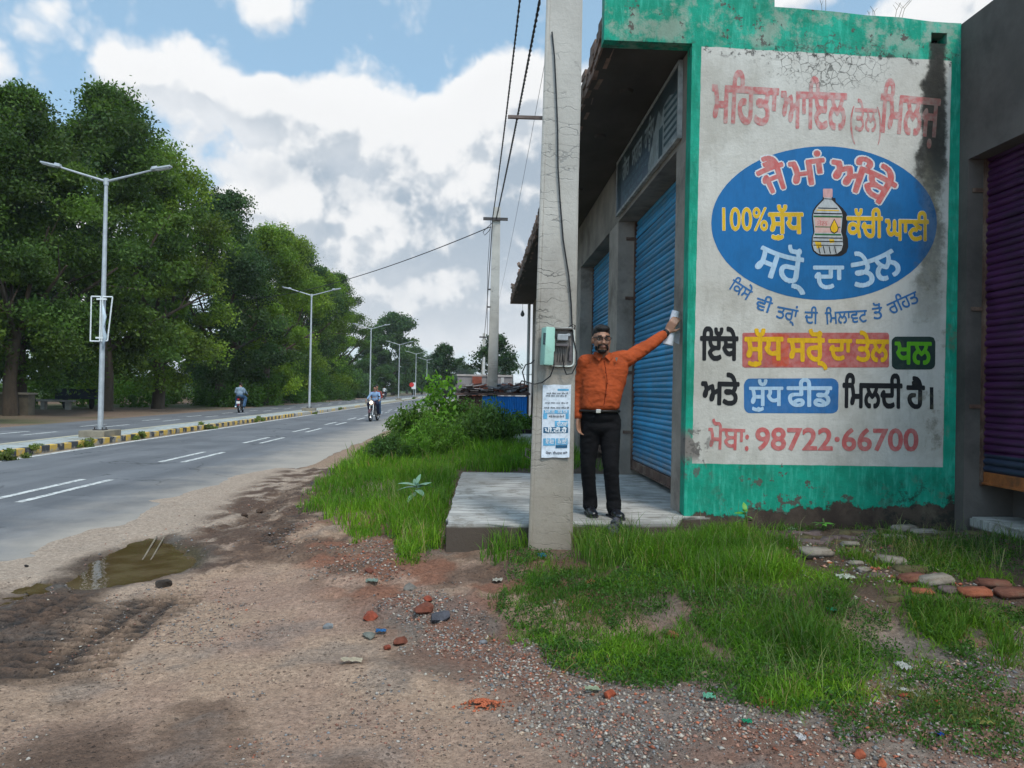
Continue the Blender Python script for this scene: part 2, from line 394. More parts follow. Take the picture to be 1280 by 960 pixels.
for (px, py, rr) in [(85,935,.28),(118,920,.12),(60,955,.3),(95,880,.06),(110,845,.12)]:
    h_ = hit(px, py); c = blend(c, sstep(rr*1.3, rr*.4, np.hypot(gx_-h_.x, gy_-h_.y)+(fbm(gx_, gy_, 9, 3, 50)-.5)*.25)*.45, brown*.7)
upper = sstep(.16, .3, hgt(gx_, gy_))*sstep(-1.0, -.4, gx_)
c = blend(c, upper*.85, soil)
c = blend(c, sstep(.0, .14, pud), L3(96,84,54)*.6)
for yv in (7.2,): pass
col_[near] = c
far = GY > 14
col_[far] = beige*.85
lv = (GX < -14.5) ; col_[lv] = L3(150,128,112)*.62
gl = sstep(.48, .6, fbm(GX, GY, .16, 4, 71)); col_[lv & (GX > -40)] = blend(col_, gl*.8, L3(80,100,48)*.6)[lv & (GX > -40)]
ff = (GX < -40) | (GY > 260) | (GX > 9); col_[ff] = L3(92,112,62)*.6
ny, nx = GX.shape
idx = np.arange(ny*nx).reshape(ny, nx)
Q = np.stack([idx[:-1, :-1], idx[:-1, 1:], idx[1:, 1:], idx[1:, :-1]], -1).reshape(-1, 4)
me = mesh_np('ground', np.stack([GX, GY, GZ], -1).reshape(-1, 3), quads=Q, colors=col_.reshape(-1, 3), smooth=True)
m, g, p = base_mat('soil')
P = g.n('NewGeometry').outputs['Position']
a = g.n('Attribute', attribute_name='Col').outputs['Color']
n1 = g.noise(P, 38, 6, .65); n2 = g.noise(P, 120, 4, .7); n3 = g.noise(P, 6, 5, .6)
c1 = g.mix(g.step(n1, .35, .68), g.v('MULTIPLY', a, (.72, .70, .68)), g.v('MULTIPLY', a, (1.22, 1.2, 1.18)))
c1 = g.mix(g.m('MULTIPLY', g.step(n2, .52, .64), .6), c1, g.v('MULTIPLY', a, (.45, .42, .4)))
c1 = g.mix(g.m('MULTIPLY', g.step(n3, .4, .65), .3), c1, g.v('MULTIPLY', a, (.8, .74, .7)))
vd = g.vor(P, 95); pb = g.step(vd, .22, .34, 1, 0)
vc = g.vor(P, 95, out='Color'); vx, _, _ = g.sep(vc)
pb = g.m('MULTIPLY', pb, g.step(g.m('ADD', vx, g.m('MULTIPLY', g.m('SUBTRACT', g.noise(P, 2.2, 4), .5), 1.2)), .74, .78))
vd2 = g.vor(P, 38); vx2, _, _ = g.sep(g.vor(P, 38, out='Color')); pb2 = g.m('MULTIPLY', g.step(vd2, .22, .36, 1, 0), g.step(g.m('ADD', vx2, g.m('MULTIPLY', g.m('SUBTRACT', g.noise(P, 1.4, 4), .5), 1.4)), .84, .88)); pb = g.m('MAXIMUM', pb, pb2)
c1 = g.mix(g.m('MULTIPLY', pb, .8), c1, g.v('MULTIPLY', a, (.34, .31, .30)))
g.put(p.inputs['Base Color'], c1)
av = g.n('RGBToBW', {0: a}).outputs[0]
g.put(p.inputs['Roughness'], g.step(av, .02, .10, .30, .95)); p.inputs['Specular IOR Level'].default_value = .3
hh = g.m('ADD', g.m('ADD', g.noise(P, 45, 6, .7), g.m('MULTIPLY', g.noise(P, 11, 4, .6), 1.6)), g.m('MULTIPLY', pb, .5))
g.put(p.inputs['Normal'], g.n('Bump', {'Strength': 1.0, 'Distance': .02, 'Height': hh}).outputs[0])
ground = link('ground', me, m, kind='structure')
GROUND_Z = GZ
def gz_at(x, y):
    """height of the built ground by bilinear lookup"""
    x = np.asarray(x, float); y = np.asarray(y, float)
    i = np.clip(np.searchsorted(xs, x)-1, 0, nx-2); j = np.clip(np.searchsorted(ys, y)-1, 0, ny-2)
    fx = (x-xs[i])/(xs[i+1]-xs[i]); fy = (y-ys[j])/(ys[j+1]-ys[j])
    return (GZ[j, i]*(1-fx)+GZ[j, i+1]*fx)*(1-fy)+(GZ[j+1, i]*(1-fx)+GZ[j+1, i+1]*fx)*fy
def ghit(px, py):
    p = hit(px, py); return Vector((p.x, p.y, float(gz_at(p.x, p.y))))
# ---- puddle water
MUDDY = None
m, g, p = base_mat('muddy_water')
P = g.n('NewGeometry').outputs['Position']
g.put(p.inputs['Base Color'], g.mix(g.step(g.noise(P, 3, 4), .4, .65), (.070, .042, .018), (.11, .075, .040)))
p.inputs['Roughness'].default_value = .02; p.inputs['IOR'].default_value = 1.33; p.inputs['Specular IOR Level'].default_value = .7
g.put(p.inputs['Normal'], g.n('Bump', {'Strength': .12, 'Distance': .01, 'Height': g.noise(P, 14, 3, .5)}).outputs[0])
c_ = PUDDLE.mean(0)
MB().poly([(c_[0]+(x-c_[0])*1.4, c_[1]+(y-c_[1])*1.4, -.014) for x, y in PUDDLE]).build('puddle', m, kind='structure')
c_ = PUD2.mean(0)
MB().poly([(c_[0]+(x-c_[0])*.8, c_[1]+(y-c_[1])*.7, -.030) for x, y in PUD2]).build('small_puddle', m, kind='structure')
# ================================================================== ROAD
def asphalt(name, edge):
    m, g, p = base_mat(name)
    P = g.n('NewGeometry').outputs['Position']; x, y, z = g.sep(P)
    n = g.noise(P, .7, 6, .6); n2 = g.noise(P, 60, 4, .7); ns = g.noise(g.v('MULTIPLY', P, (1.6, .12, 1)), 1.0, 5, .6)
    c = g.mix(g.step(n, .3, .7), S2L(98, 100, 104), S2L(116, 117, 120))
    c = g.mix(g.m('MULTIPLY', g.step(ns, .42, .62), .6), c, S2L(88, 89, 93))
    c = g.mix(g.m('MULTIPLY', g.step(n2, .45, .7), .35), c, S2L(140, 138, 134))
    c = g.mix(g.step(g.noise(P, .33, 3, .5), .56, .585, 0, .30), c, S2L(74, 75, 79))
    crk = g.vor(g.v('ADD', P, g.v('MULTIPLY', g.n('TexNoise', {'Vector': P, 'Scale': 1.5, 'Detail': 5.0}).outputs['Color'], (.9, .9, .9))), .55, 'DISTANCE_TO_EDGE')
    c = g.mix(g.m('MULTIPLY', g.step(crk, .004, .014, .75, 0), g.step(g.noise(P, .5, 3), .5, .58)), c, S2L(52, 52, 54))
    c = g.mix(g.m('MULTIPLY', g.step(g.vor(P, 1.3), .05, .10, .5, 0), g.step(g.noise(P, .9, 2), .45, .55)), c, S2L(60, 60, 62))
    if edge is not None:
        e = g.m('ADD', x, g.m('MULTIPLY', g.m('SUBTRACT', g.noise(P, 1.1, 6, .65), .5), 2.2))
        c = g.mix(g.step(e, edge[0]-.5, edge[1]-.1, 0, .95), c, S2L(170, 160, 148))
        e2 = g.m('ADD', x, g.m('MULTIPLY', g.m('SUBTRACT', g.noise(P, 2.3, 5, .6), .5), .5))
        c = g.mix(g.step(e2, -8.72, -9.0, 0, .8), c, S2L(160, 142, 120))
    c = g.v('MULTIPLY', c, (.85, .85, .865))
    g.put(p.inputs['Base Color'], c); p.inputs['Roughness'].default_value = .8; p.inputs['Specular IOR Level'].default_value = .35
    g.put(p.inputs['Normal'], g.n('Bump', {'Strength': .35, 'Distance': .01, 'Height': g.noise(P, 70, 4, .7)}).outputs[0])
    return m
RZ = .006
def road_edge(y): return (-3.55 if y < 9 else -3.55+.35*min(1, (y-9)/6)) + .10*(float(fbm(np.array(y*1.0), np.array(3.3), .9, 4, 5))-.5)*2 + .04*(float(fbm(np.array(y*1.0), np.array(8.3), 7, 3, 6))-.5)*2
_ry = [-60]+[float(v) for v in np.arange(0, 30, .09)]+[float(v) for v in np.arange(30, 120, 2)]+[900]
_rb = MB()
for _a, _b in zip(_ry, _ry[1:]): _rb.poly([(-9.06, _a, RZ), (road_edge(_a), _a, RZ), (road_edge(_b), _b, RZ), (-9.06, _b, RZ)])
_rb.build('road', asphalt('asphalt', (-4.7, -3.1)), kind='structure')
MB().poly([(-15.0, -60, .026), (-10.2, -60, .026), (-10.2, 900, .026), (-15.0, 900, .026)]).build('far_road', asphalt('asphalt_far', None), kind='structure')
# painted lines
m, g, p = base_mat('road_paint'); P = g.n('NewGeometry').outputs['Position']
g.put(p.inputs['Base Color'], g.mix(g.step(g.noise(P, 11, 8, .75), .46, .58), (.60, .60, .58), (.24, .24, .24))); p.inputs['Roughness'].default_value = .7
ROADPAINT = m
eb = MB(); eb.poly([(-8.9, -30, RZ+.004), (-8.77, -30, RZ+.004), (-8.77, 600, RZ+.004), (-8.9, 600, RZ+.004)]); eb.build('edge_line', ROADPAINT, kind='structure')
db = MB()
k = 0; y = 9.6
while y < 330:
    L = 2.35
    for X in (-6.06, -5.64):
        db.poly([(X-.055, y, RZ+.004), (X+.055, y, RZ+.004), (X+.055, y+L, RZ+.004), (X-.055, y+L, RZ+.004)])
    y += 5.15; k += 1
db.build('centre_line', ROADPAINT, kind='structure')
db = MB(); y = 12
while y < 300:
    for X in (-13.2, -12.4):
        db.poly([(X-.06, y, .03), (X+.06, y, .03), (X+.06, y+1.7, .03), (X-.06, y+1.7, .03)])
    y += 4.6
db.build('far_centre_line', ROADPAINT, kind='structure')
# ---- median with painted kerb stones
MED0, MED1 = -10.25, -9.08
med = empty('median', (0, 0, 0), kind='structure')
pav = weathered('median_paving', S2L(150, 156, 156), .18, 1.5, .9, .3, 25, 'World', dirt=S2L(120, 108, 84), dirtamt=.3)
m, g, p = base_mat('median_top'); P = g.n('NewGeometry').outputs['Position']
br = g.n('TexBrick', {'Vector': P, 'Color1': (.30, .33, .33, 1), 'Color2': (.36, .38, .37, 1), 'Mortar': (.12, .11, .09, 1), 'Scale': 1.0, 'Mortar Size': .012, 'Brick Width': .5, 'Row Height': .25})
c = g.mix(g.step(g.noise(P, .55, 6, .7), .52, .68, 0, .7), br.outputs['Color'], (.17, .14, .09))
g.put(p.inputs['Base Color'], c); p.inputs['Roughness'].default_value = .9
mtop = MB().b2((MED0+.15, -40, -.05), (MED1-.152, 600, .143)); mtop.build('median_slab', m, med)
def kerbmat(name, colr):
    m, g, p = base_mat(name); P = g.n('NewGeometry').outputs['Position']
    n = g.noise(P, 5, 7, .68); x, y, z = g.sep(P)
    c = g.mix(g.step(n, .50, .60, 0, .85), colr, (.33, .30, .26))
    c = g.mix(g.step(g.noise(P, 14, 5, .7), .6, .72, 0, .8), c, (.10, .09, .08))
    c = g.mix(g.step(g.m('ADD', z, g.m('MULTIPLY', g.noise(P, 7, 4), .09)), .03, .10, .8, 0), c, (.26, .21, .16))
    g.put(p.inputs['Base Color'], c); p.inputs['Roughness'].default_value = .85
    g.put(p.inputs['Normal'], g.n('Bump', {'Strength': .5, 'Distance': .01, 'Height': n}).outputs[0])
    return m
KY = kerbmat('kerb_yellow', (.58, .37, .07)); KB = kerbmat('kerb_black', (.045, .048, .055)); KG = kerbmat('kerb_bare', (.34, .32, .29))
kme = MB().box((0, 0, 0), (.15, .288, .22), None, .012).mesh('kerb_stone'); kmes = {}
for nm, mm in (('y', KY), ('b', KB), ('g', KG)):
    k_ = kme.copy(); k_.materials.clear(); k_.materials.append(mm); kmes[nm] = k_
y = 12.6; i = 0
while y < 62:
    t = 'y' if i % 2 == 0 else 'b'
    if random.random() < .06 or y > 38: t = 'g' if random.random() < (.25 if y < 38 else .75) else t
    o = link('kerb_stone', kmes[t], None, med); o.location = (MED1-.075+random.uniform(-.008, .008), y, .045+random.uniform(-.008, .006)); o.rotation_euler = (0, random.uniform(-.03, .03), random.uniform(-.02, .02))
    y += .29; i += 1
MB().b2((MED1-.15, 62, -.05), (MED1, 600, .15)).b2((MED1-.15, -40, -.05), (MED1, 12.4, .15)).b2((MED0, -40, -.05), (MED0+.147, 600, .15)).build('far_kerb', kerbmat('kerb_worn', (.40, .36, .26)), med, kind='stuff')
# concrete platforms in front of the shops
def slabmat(name, colr):
    m, g, p = base_mat(name); P = g.n('NewGeometry').outputs['Position']
    n = g.noise(g.v('MULTIPLY', P, (.8, 4.5, 1)), 3.2, 7, .66); n2 = g.noise(P, 1.1, 6, .6)
    c = g.mix(g.step(n, .44, .60), tuple(x*.62 for x in colr), colr)
    c = g.mix(g.step(n2, .45, .6, 0, .8), c, tuple(x*.5 for x in colr))
    c = g.mix(g.step(g.noise(P, 4.5, 8, .72), .50, .62, 0, .7), c, (.15, .13, .105))
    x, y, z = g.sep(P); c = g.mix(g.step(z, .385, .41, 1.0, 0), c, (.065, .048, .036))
    g.put(p.inputs['Base Color'], c); p.inputs['Roughness'].default_value = .88
    g.put(p.inputs['Normal'], g.n('Bump', {'Strength': .6, 'Distance': .01, 'Height': g.m('ADD', n, g.noise(P, 30, 5, .7))}).outputs[0])
    return m
sm = slabmat('platform_concrete', (.45, .43, .40))
def slab(name, corners, z0=.05, z1=SLAB, jag=.022, mat=sm, seed=1):
    """poured slab with uneven broken edges"""
    rr = random.Random(seed); pts = []
    for a, b in zip(corners, corners[1:]+corners[:1]):
        L = math.dist(a, b); n = max(2, int(L/.14)) if L < 5 else 30
        for i in range(n):
            t = i/n; j = jag*(i > 0)
            pts.append((a[0]+(b[0]-a[0])*t+rr.uniform(-j, j), a[1]+(b[1]-a[1])*t+rr.uniform(-j, j)))
    b = MB(); b.prism([(x, y, z0) for x, y in pts], (0, 0, z1-z0))
    bmesh.ops.bevel(b.bm, geom=[e for e in b.bm.edges if all(abs(v.co.z-z1) < 1e-5 for v in e.verts)], offset=.012, segments=2, affect='EDGES')
    return b.build(name, mat, kind='structure')
slab('shop_platform', [(-.247, 6.11), (1.66, 6.24), (1.80, 6.6), (2.4, 6.75), (2.4, 9.95), (-.208, 9.97)])
# shop platform front right part tucks behind the painted wall
slab('far_platform', [(.62, 15.4), (2.4, 15.4), (2.4, 27.2), (.5, 27.2)], seed=4)
# ================================================================== SHOP BUILDING
CON = weathered('old_cement', S2L(130, 121, 111), .22, 1.6, .92, .45, 22, 'World', dirt=S2L(82, 74, 66), dirtamt=.35)
CONP = weathered('pillar_cement', S2L(146, 136, 126), .2, 2.2, .92, .45, 30, 'World', dirt=S2L(92, 84, 76), dirtamt=.3)
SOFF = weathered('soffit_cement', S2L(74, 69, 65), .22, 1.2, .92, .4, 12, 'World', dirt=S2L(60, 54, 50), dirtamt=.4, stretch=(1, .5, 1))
shop = empty('shop_building', (FX, WALLY, 0), label='cement row of shops with an overhanging slab, blue shutters and a painted end wall', cat='building')
def part(b, name, mat, par, **k):
    o = b.build(name, mat, None, **k); o.parent = par; o.matrix_parent_inverse = Matrix.Translation(par.location).inverted(); return o
def adopt(o, par):
    o.parent = par; o.matrix_parent_inverse = par.matrix_world.inverted() if par.parent else Matrix.Translation(par.location).inverted(); return o
OPEN = [(7.13, 10.15), (10.87, 13.96), (14.66, 17.7), (18.4, 21.5), (22.2, 25.3)]
SHX = 2.07; OT = 3.80
prev = WALLY+.155
for a, e in OPEN+[(26.9, 26.9)]:
    part(MB().b2((FX, prev, .1), (FX+.42, a, OT)), 'pillar', CONP, shop); prev = e
b = MB(); b.b2((FX, WALLY+.155, OT+.001), (FX+.42, 26.9, 4.60)); part(b, 'lintel', CON, shop)
b = MB(); b.b2((FX+.423, WALLY+.155, .0), (5.8, 27.3, 4.60)); part(b, 'shop_interior', CON, shop)
# overhanging roof slab
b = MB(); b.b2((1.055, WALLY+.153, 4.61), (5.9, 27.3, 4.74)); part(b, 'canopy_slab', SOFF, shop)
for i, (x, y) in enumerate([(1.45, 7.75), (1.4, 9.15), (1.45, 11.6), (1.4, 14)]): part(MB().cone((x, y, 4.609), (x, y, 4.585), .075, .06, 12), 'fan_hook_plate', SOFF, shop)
# broken brick course on the canopy edge
BR = weathered('parapet_brick', S2L(128, 104, 92), .35, 6, .95, .6, 30, 'World', dirt=S2L(96, 92, 84), dirtamt=.5)
b = MB(); rr = random.Random(3)
y = WALLY+.16
while y < 27.2:
    L = .23*rr.uniform(.85, 1.15)
    for k in range(4):
        if k == 3 and rr.random() < .45: continue
        b.box((1.035+.06+rr.uniform(-.014, .014), y+L/2+rr.uniform(-.02, .02), 4.645+k*.078), (.12, L*.95, .068), Euler((0, rr.uniform(-.1, .1), rr.uniform(-.08, .08))).to_matrix())
    if rr.random() < .05: b.box((1.04, y, 4.965+rr.uniform(0, .03)), (.13, .14, .08), Euler((rr.random(), rr.random(), rr.random())).to_matrix())
    y += L
part(b, 'parapet_bricks', BR, shop, kind='stuff')
b = MB(); b.b2((1.16, WALLY+.16, 4.745), (1.26, 27.3, 4.9)); b.b2((2.2, 7.5, 4.74), (5.8, 27, 4.86)); part(b, 'roof_kerb', CON, shop)
b = MB(); b.tube([(1.70, 27.05, .1), (1.70, 27.05, 4.60)], .055, 10); part(b, 'drain_pipe', weathered('pvc_pipe', (.42, .42, .4), .1), shop, smooth=40)
# hanging lamp holder at the far end of the canopy
bl = empty('hanging_bulb', (1.42, 26.2, 4.60), label='small bulb dangling on a wire from the far end of the shop canopy', cat='lamp')
b = MB(); b.tube([(0, 0, .01), (0, 0, -.36)], .006, 5); b.build('cord', weathered('black_plastic', (.02, .02, .022), .2, rough=.5), bl)
b = MB(); b.ball((0, 0, -.46), (.07, .07, .09)); b.tube([(0, 0, -.34), (0, 0, -.39)], .035, 8); b.build('bulb', weathered('bulb_grey', (.12, .12, .12), .1, rough=.3), bl, smooth=True)
BLACKP = MATS['black_plastic']
# ---- roller shutters
def paintmetal(name, colr, rust=.22, rough=.38):
    m, g, p = base_mat(name); P = g.n('NewGeometry').outputs['Position']; x, y, z = g.sep(P)
    n = g.noise(P, 3.2, 6, .62)
    c = g.mix(g.step(n, .35, .68), tuple(k*.8 for k in colr), tuple(k*1.15 for k in colr))
    c = g.mix(g.step(g.noise(g.v('MULTIPLY', P, (1, 5, 1.2)), 2.2, 6, .7), .5, .75, 0, .4), c, tuple(k*.5+.08 for k in colr))
    c = g.mix(g.step(g.noise(P, 11, 6, .7), .64-rust*.2, .74, 0, .8), c, (.10, .055, .035))
    c = g.mix(g.step(g.m('ADD', z, g.m('MULTIPLY', g.noise(P, 6, 3), .3)), .72, .98, .55, 0), c, (.20, .15, .11))
    rn = g.step(g.n('ObjectInfo').outputs['Random'], 0, 1, .78, 1.18); c = g.v('MULTIPLY', c, g.comb(rn, rn, rn))
    st = g.noise(g.v('MULTIPLY', P, (3, 3, .35)), 5, 5, .65); c = g.mix(g.step(st, .50, .72, 0, .5), c, (.12, .13, .14))
    g.put(p.inputs['Base Color'], c); g.put(p.inputs['Roughness'], g.step(n, .3, .7, rough, rough+.25)); p.inputs['Specular IOR Level'].default_value = .55
    return m
BLUE = paintmetal('blue_shutter_paint', (.018, .215, .40)); 
def slat_mesh(L, pitch):
    """curved interlocking slat, runs along +Y from 0 to L; faces -X"""
    prof = []
    n = 7
    for k in range(n+1):
        t = k/n; prof.append((-.015*math.sin(math.pi*t)**.8, t*pitch*.88))
    prof += [(.002, pitch*.90), (.002, pitch)]
    v = []; f = []
    for s_, yy in ((0, 0), (1, L)):
        for x, z_ in prof: v.append((x, yy, z_))
    k = len(prof)
    for i in range(k-1): f.append((i, i+1, k+i+1, k+i))
    me = bpy.data.meshes.new('slat'); me.from_pydata(v, [], f); me.update(); me.shade_smooth()
    return me
def shutter(x, y0, y1, z0, z1, pitch, mat, par, rail_mat, single=True, name='roller_shutter', guide=None):
    root = bpy.data.objects.new(name, None); C.objects.link(root); root.location = (x, y0, z0); adopt(root, par) if par else None
    n = int((z1-z0)/pitch)+1; L = y1-y0
    sme = slat_mesh(L, pitch); sme.materials.append(mat)
    if single:
        for i in range(n):
            o = bpy.data.objects.new('slat', sme); C.objects.link(o); o.location = (random.uniform(-.004, .003), 0, i*pitch+random.uniform(-.0015, .0015)); o.rotation_euler = (random.uniform(-.0012, .0012), 0, random.uniform(-.002, .002)); o.parent = root
    else:
        b = MB()
        for i in range(n):
            b.bm.from_mesh(sme)
            for v in b.bm.verts:
                if not v.tag: v.co.z += i*pitch; v.tag = True
        o = b.build('slat_curtain', mat, root, kind='stuff')
    b = MB(); b.b2((-.02, .01, -.11), (.02, L-.01, -.004), .004); b.b2((-.035, .01, -.112), (.03, L-.01, -.095)); b.build('bottom_rail', rail_mat, root)
    for yy in (-.045, L): MB().b2((-.03, yy, -.13), (.03, yy+.045, z1-z0)).build('guide_channel', guide or rail_mat, root)
    return root
RUST = weathered('rusty_brown_metal', (.10, .055, .04), .4, 8, .7, .4, 40, 'World', dirt=(.22, .16, .12), dirtamt=.3)
shutter(SHX, OPEN[0][0]+.0, OPEN[0][1]-.045, .60, 4.0, .0605, BLUE, shop, RUST)
shutter(SHX, OPEN[1][0]+.045, OPEN[1][1]-.045, .60, 4.0, .0605, BLUE, shop, RUST)
for a, e in OPEN[2:]: shutter(SHX, a+.045, e-.045, .60, 4.0, .0605, BLUE, shop, RUST, single=False)
# short iron hinges let into the pillars
for (yy, zz) in [(10.151, 2.75), (10.151, 1.75), (10.151, .95), (10.151, 3.55)]: part(MB().b2((SHX-.14, yy-.022, zz), (SHX-.02, yy+.002, zz+.04)), 'hinge_plate', RUST, shop)
# ---- painted end wall
def wear(g, col, P, letter=False):
    """streaks, grime, cracks and plaster loss that share one pattern over wall and lettering"""
    x, y, z = g.sep(P)
    grime = g.noise(P, 1.3, 8, .66)
    col = g.mix(g.step(grime, .43, .62, 0, .62), col, g.v('MULTIPLY', col, (.70, .68, .64)))
    fine = g.noise(g.v('MULTIPLY', P, (1, 1, .22)), 16, 5, .65)
    col = g.mix(g.step(fine, .48, .72, 0, .28), col, g.v('MULTIPLY', col, (.62, .62, .60)))
    # black run-off below the drain hole
    wob = g.m('MULTIPLY', g.m('SUBTRACT', g.noise(P, 2.1, 5, .65), .5), .16)
    xc = g.m('ADD', 4.055, g.m('MULTIPLY', g.m('SUBTRACT', 4.75, z), -.028))
    hw = g.step(z, 3.9, 4.72, .112, .066)
    dx_ = g.m('ABSOLUTE', g.m('SUBTRACT', g.m('ADD', x, wob), xc))
    e = g.m('SUBTRACT', dx_, hw)
    n5 = g.noise(P, 7, 8, .7)
    top = g.m('MULTIPLY', g.step(z, 3.25, 3.8), g.step(z, 4.70, 4.72, 1, 0))
    olive = g.m('MULTIPLY', g.step(z, 1.75, 3.2), g.step(z, 4.70, 4.72, 1, 0))
    m1 = g.m('MULTIPLY', g.step(g.m('ADD', e, g.m('MULTIPLY', g.m('SUBTRACT', n5, .5), .12)), -.01, .035, .93, 0), top)
    m2 = g.m('MULTIPLY', g.step(g.m('ADD', e, g.m('MULTIPLY', g.m('SUBTRACT', n5, .5), .34)), -.07, .05, .80, 0), olive)
    if letter: m1 = g.m('MULTIPLY', m1, .62); m2 = g.m('MULTIPLY', m2, .5)
    col = g.mix(m2, col, g.mix(g.step(n5, .4, .62), (.045, .040, .022), (.17, .15, .09)))
    col = g.mix(m1, col, (.018, .018, .017))
    # stains lower down on the right
    sx = g.step(x, 3.55, 4.1); n6 = g.noise(P, 3.6, 8, .7)
    m3 = g.m('MULTIPLY', g.m('MULTIPLY', sx, g.step(n6, .52, .66, 0, .75)), g.step(z, 3.2, 2.6))
    col = g.mix(m3, col, (.13, .115, .08))
    # branching cracks under the parapet and a few at the bottom left
    cv = g.v('ADD', P, g.v('MULTIPLY', g.n('TexNoise', {'Vector': P, 'Scale': 5.0, 'Detail': 4.0}).outputs['Color'], (.12, .12, .12)))
    ed = g.vor(cv, 13, 'DISTANCE_TO_EDGE'); ed2 = g.vor(cv, 6, 'DISTANCE_TO_EDGE')
    d1 = g.m('ADD', g.m('POWER', g.m('DIVIDE', g.m('SUBTRACT', x, 3.02), .62), 2), g.m('POWER', g.m('DIVIDE', g.m('SUBTRACT', z, 4.48), .24), 2))
    cz = g.m('ADD', g.step(g.m('ADD', d1, g.m('MULTIPLY', g.m('SUBTRACT', g.noise(P, 4, 4), .5), 3)), 1.2, .1), 0)
    ck = g.m('MULTIPLY', g.step(ed, .020, .045, 1, 0), cz)
    spk = g.m('MULTIPLY', g.step(g.noise(P, 24, 6, .72), .56, .62), g.step(d1, 1.6, .1))
    col = g.mix(g.m('MULTIPLY', ck, .7), col, (.06, .058, .052)); col = g.mix(g.m('MULTIPLY', spk, .7), col, (.05, .05, .045))
    edge = g.m('ABSOLUTE', g.m('SUBTRACT', g.m('ADD', z, g.m('MULTIPLY', g.m('SUBTRACT', g.noise(P, 3, 4), .5), .16)), 4.56))
    fl = g.m('MULTIPLY', g.step(edge, .10, .02), g.step(g.noise(P, 15, 6, .72), .535, .60))
    col = g.mix(g.m('MULTIPLY', fl, .88), col, (.04, .036, .034))
    # bare render at the lower left corner
    bx = g.m('ADD', x, g.m('MULTIPLY', g.m('SUBTRACT', g.noise(P, 5, 7, .7), .5), .42))
    hl = g.m('MULTIPLY', g.m('MULTIPLY', g.step(bx, 1.93, 1.90), g.step(z, .86, .97)), g.step(z, 1.22, 1.1))
    col = g.mix(hl, col, (.19, .17, .155))
    fl2 = g.m('MULTIPLY', g.m('MULTIPLY', g.step(x, 2.16, 1.95), g.step(z, .7, .8)), g.m('MULTIPLY', g.step(z, 1.35, 1.15), g.step(g.noise(P, 13, 7, .72), .53, .58)))
    col = g.mix(g.m('MULTIPLY', fl2, .8), col, (.10, .09, .085))
    return col
m, g, p = base_mat('painted_plaster'); P = g.n('NewGeometry').outputs['Position']; x, y, z = g.sep(P)
wv = g.m('MULTIPLY', g.m('SUBTRACT', g.noise(P, 6, 3), .5), .012)
xL = g.m('SUBTRACT', g.m('ADD', x, wv), g.m('ADD', 1.881, g.m('MULTIPLY', z, .0056)))
xR = g.m('SUBTRACT', g.m('ADD', 4.152, g.m('MULTIPLY', z, .0074)), g.m('ADD', x, wv))
zt = g.m('SUBTRACT', g.m('ADD', 4.585, g.m('MULTIPLY', g.m('SUBTRACT', x, 1.9), -.018)), g.m('ADD', z, g.m('MULTIPLY', wv, 2.5)))
zb = g.m('SUBTRACT', g.m('ADD', z, wv), .885)
msk = g.m('MULTIPLY', g.m('MULTIPLY', g.step(xL, -.003, .003), g.step(xR, -.003, .003)), g.m('MULTIPLY', g.step(zt, -.004, .004), g.step(zb, -.003, .003)))
gn = g.noise(P, 2.4, 7, .65); gs = g.noise(g.v('MULTIPLY', P, (6, 6, 1)), 6, 4, .6)
green = g.mix(g.step(gn, .32, .68), (.003, .215, .135), (.010, .335, .225))
green = g.mix(g.step(gs, .46, .72, 0, .55), green, (.06, .44, .33)); green = g.mix(g.step(g.noise(P, 5.5, 8, .72), .5, .68, 0, .45), green, (.02, .16, .10))
# the upper band has faded to a chalky grey-green
fade = g.m('MULTIPLY', g.step(z, 4.50, 4.68), g.step(g.noise(P, 3.3, 8, .72), .47, .60))
green = g.mix(g.m('MULTIPLY', fade, .85), green, (.25, .33, .27))
white = g.mix(g.step(g.noise(P, .9, 6, .6), .35, .7), (.48, .46, .42), (.565, .55, .51))
colr = g.mix(msk, green, white)
# loss of paint in the green bands
pl = g.noise(P, 8.5, 7, .68)
tb = g.m('MULTIPLY', g.step(z, 4.58, 4.64), g.step(pl, .60, .625))
lbz = g.m('MULTIPLY', g.step(z, .93, .86), g.step(g.m('ADD', pl, g.step(z, .5, .9, .06, -.03)), .60, .62))
colr = g.mix(g.m('MULTIPLY', tb, .9), colr, (.085, .062, .058))
colr = g.mix(g.m('MULTIPLY', g.m('MULTIPLY', lbz, g.step(g.m('ABSOLUTE', g.m('SUBTRACT', x, 2.9)), 1.0, .3)), .9), colr, (.095, .065, .058))
# rising damp: ragged edge where the paint has gone
zz = g.m('ADD', z, g.m('MULTIPLY', g.m('SUBTRACT', g.noise(P, 3.8, 7, .66), .5), .52))
dz_ = g.m('ADD', g.step(x, 3.5, 4.1, 0, .07), g.step(x, 2.0, 2.7, 0, .05))
damp = g.step(g.m('SUBTRACT', zz, dz_), .425, .455, 1, 0)
colr = g.mix(damp, colr, g.mix(g.step(gn, .4, .6), (.045, .032, .026), (.085, .062, .048)))
blk = g.m('MULTIPLY', g.step(g.noise(P, 6, 8, .72), .5, .60), g.m('MULTIPLY', g.step(z, .95, .6), g.step(x, 3.3, 3.8)))
colr = g.mix(g.m('MULTIPLY', blk, .8), colr, (.02, .025, .02))
colr = wear(g, colr, P)
g.put(p.inputs['Base Color'], colr); p.inputs['Roughness'].default_value = .82; p.inputs['Specular IOR Level'].default_value = .25
hb = g.m('ADD', g.m('MULTIPLY', g.noise(P, 3, 5, .6), 1.5), g.m('ADD', g.noise(P, 26, 5, .7), g.m('MULTIPLY', damp, -1.0)))
g.put(p.inputs['Normal'], g.n('Bump', {'Strength': .45, 'Distance': .012, 'Height': hb}).outputs[0])
PLASTER = m
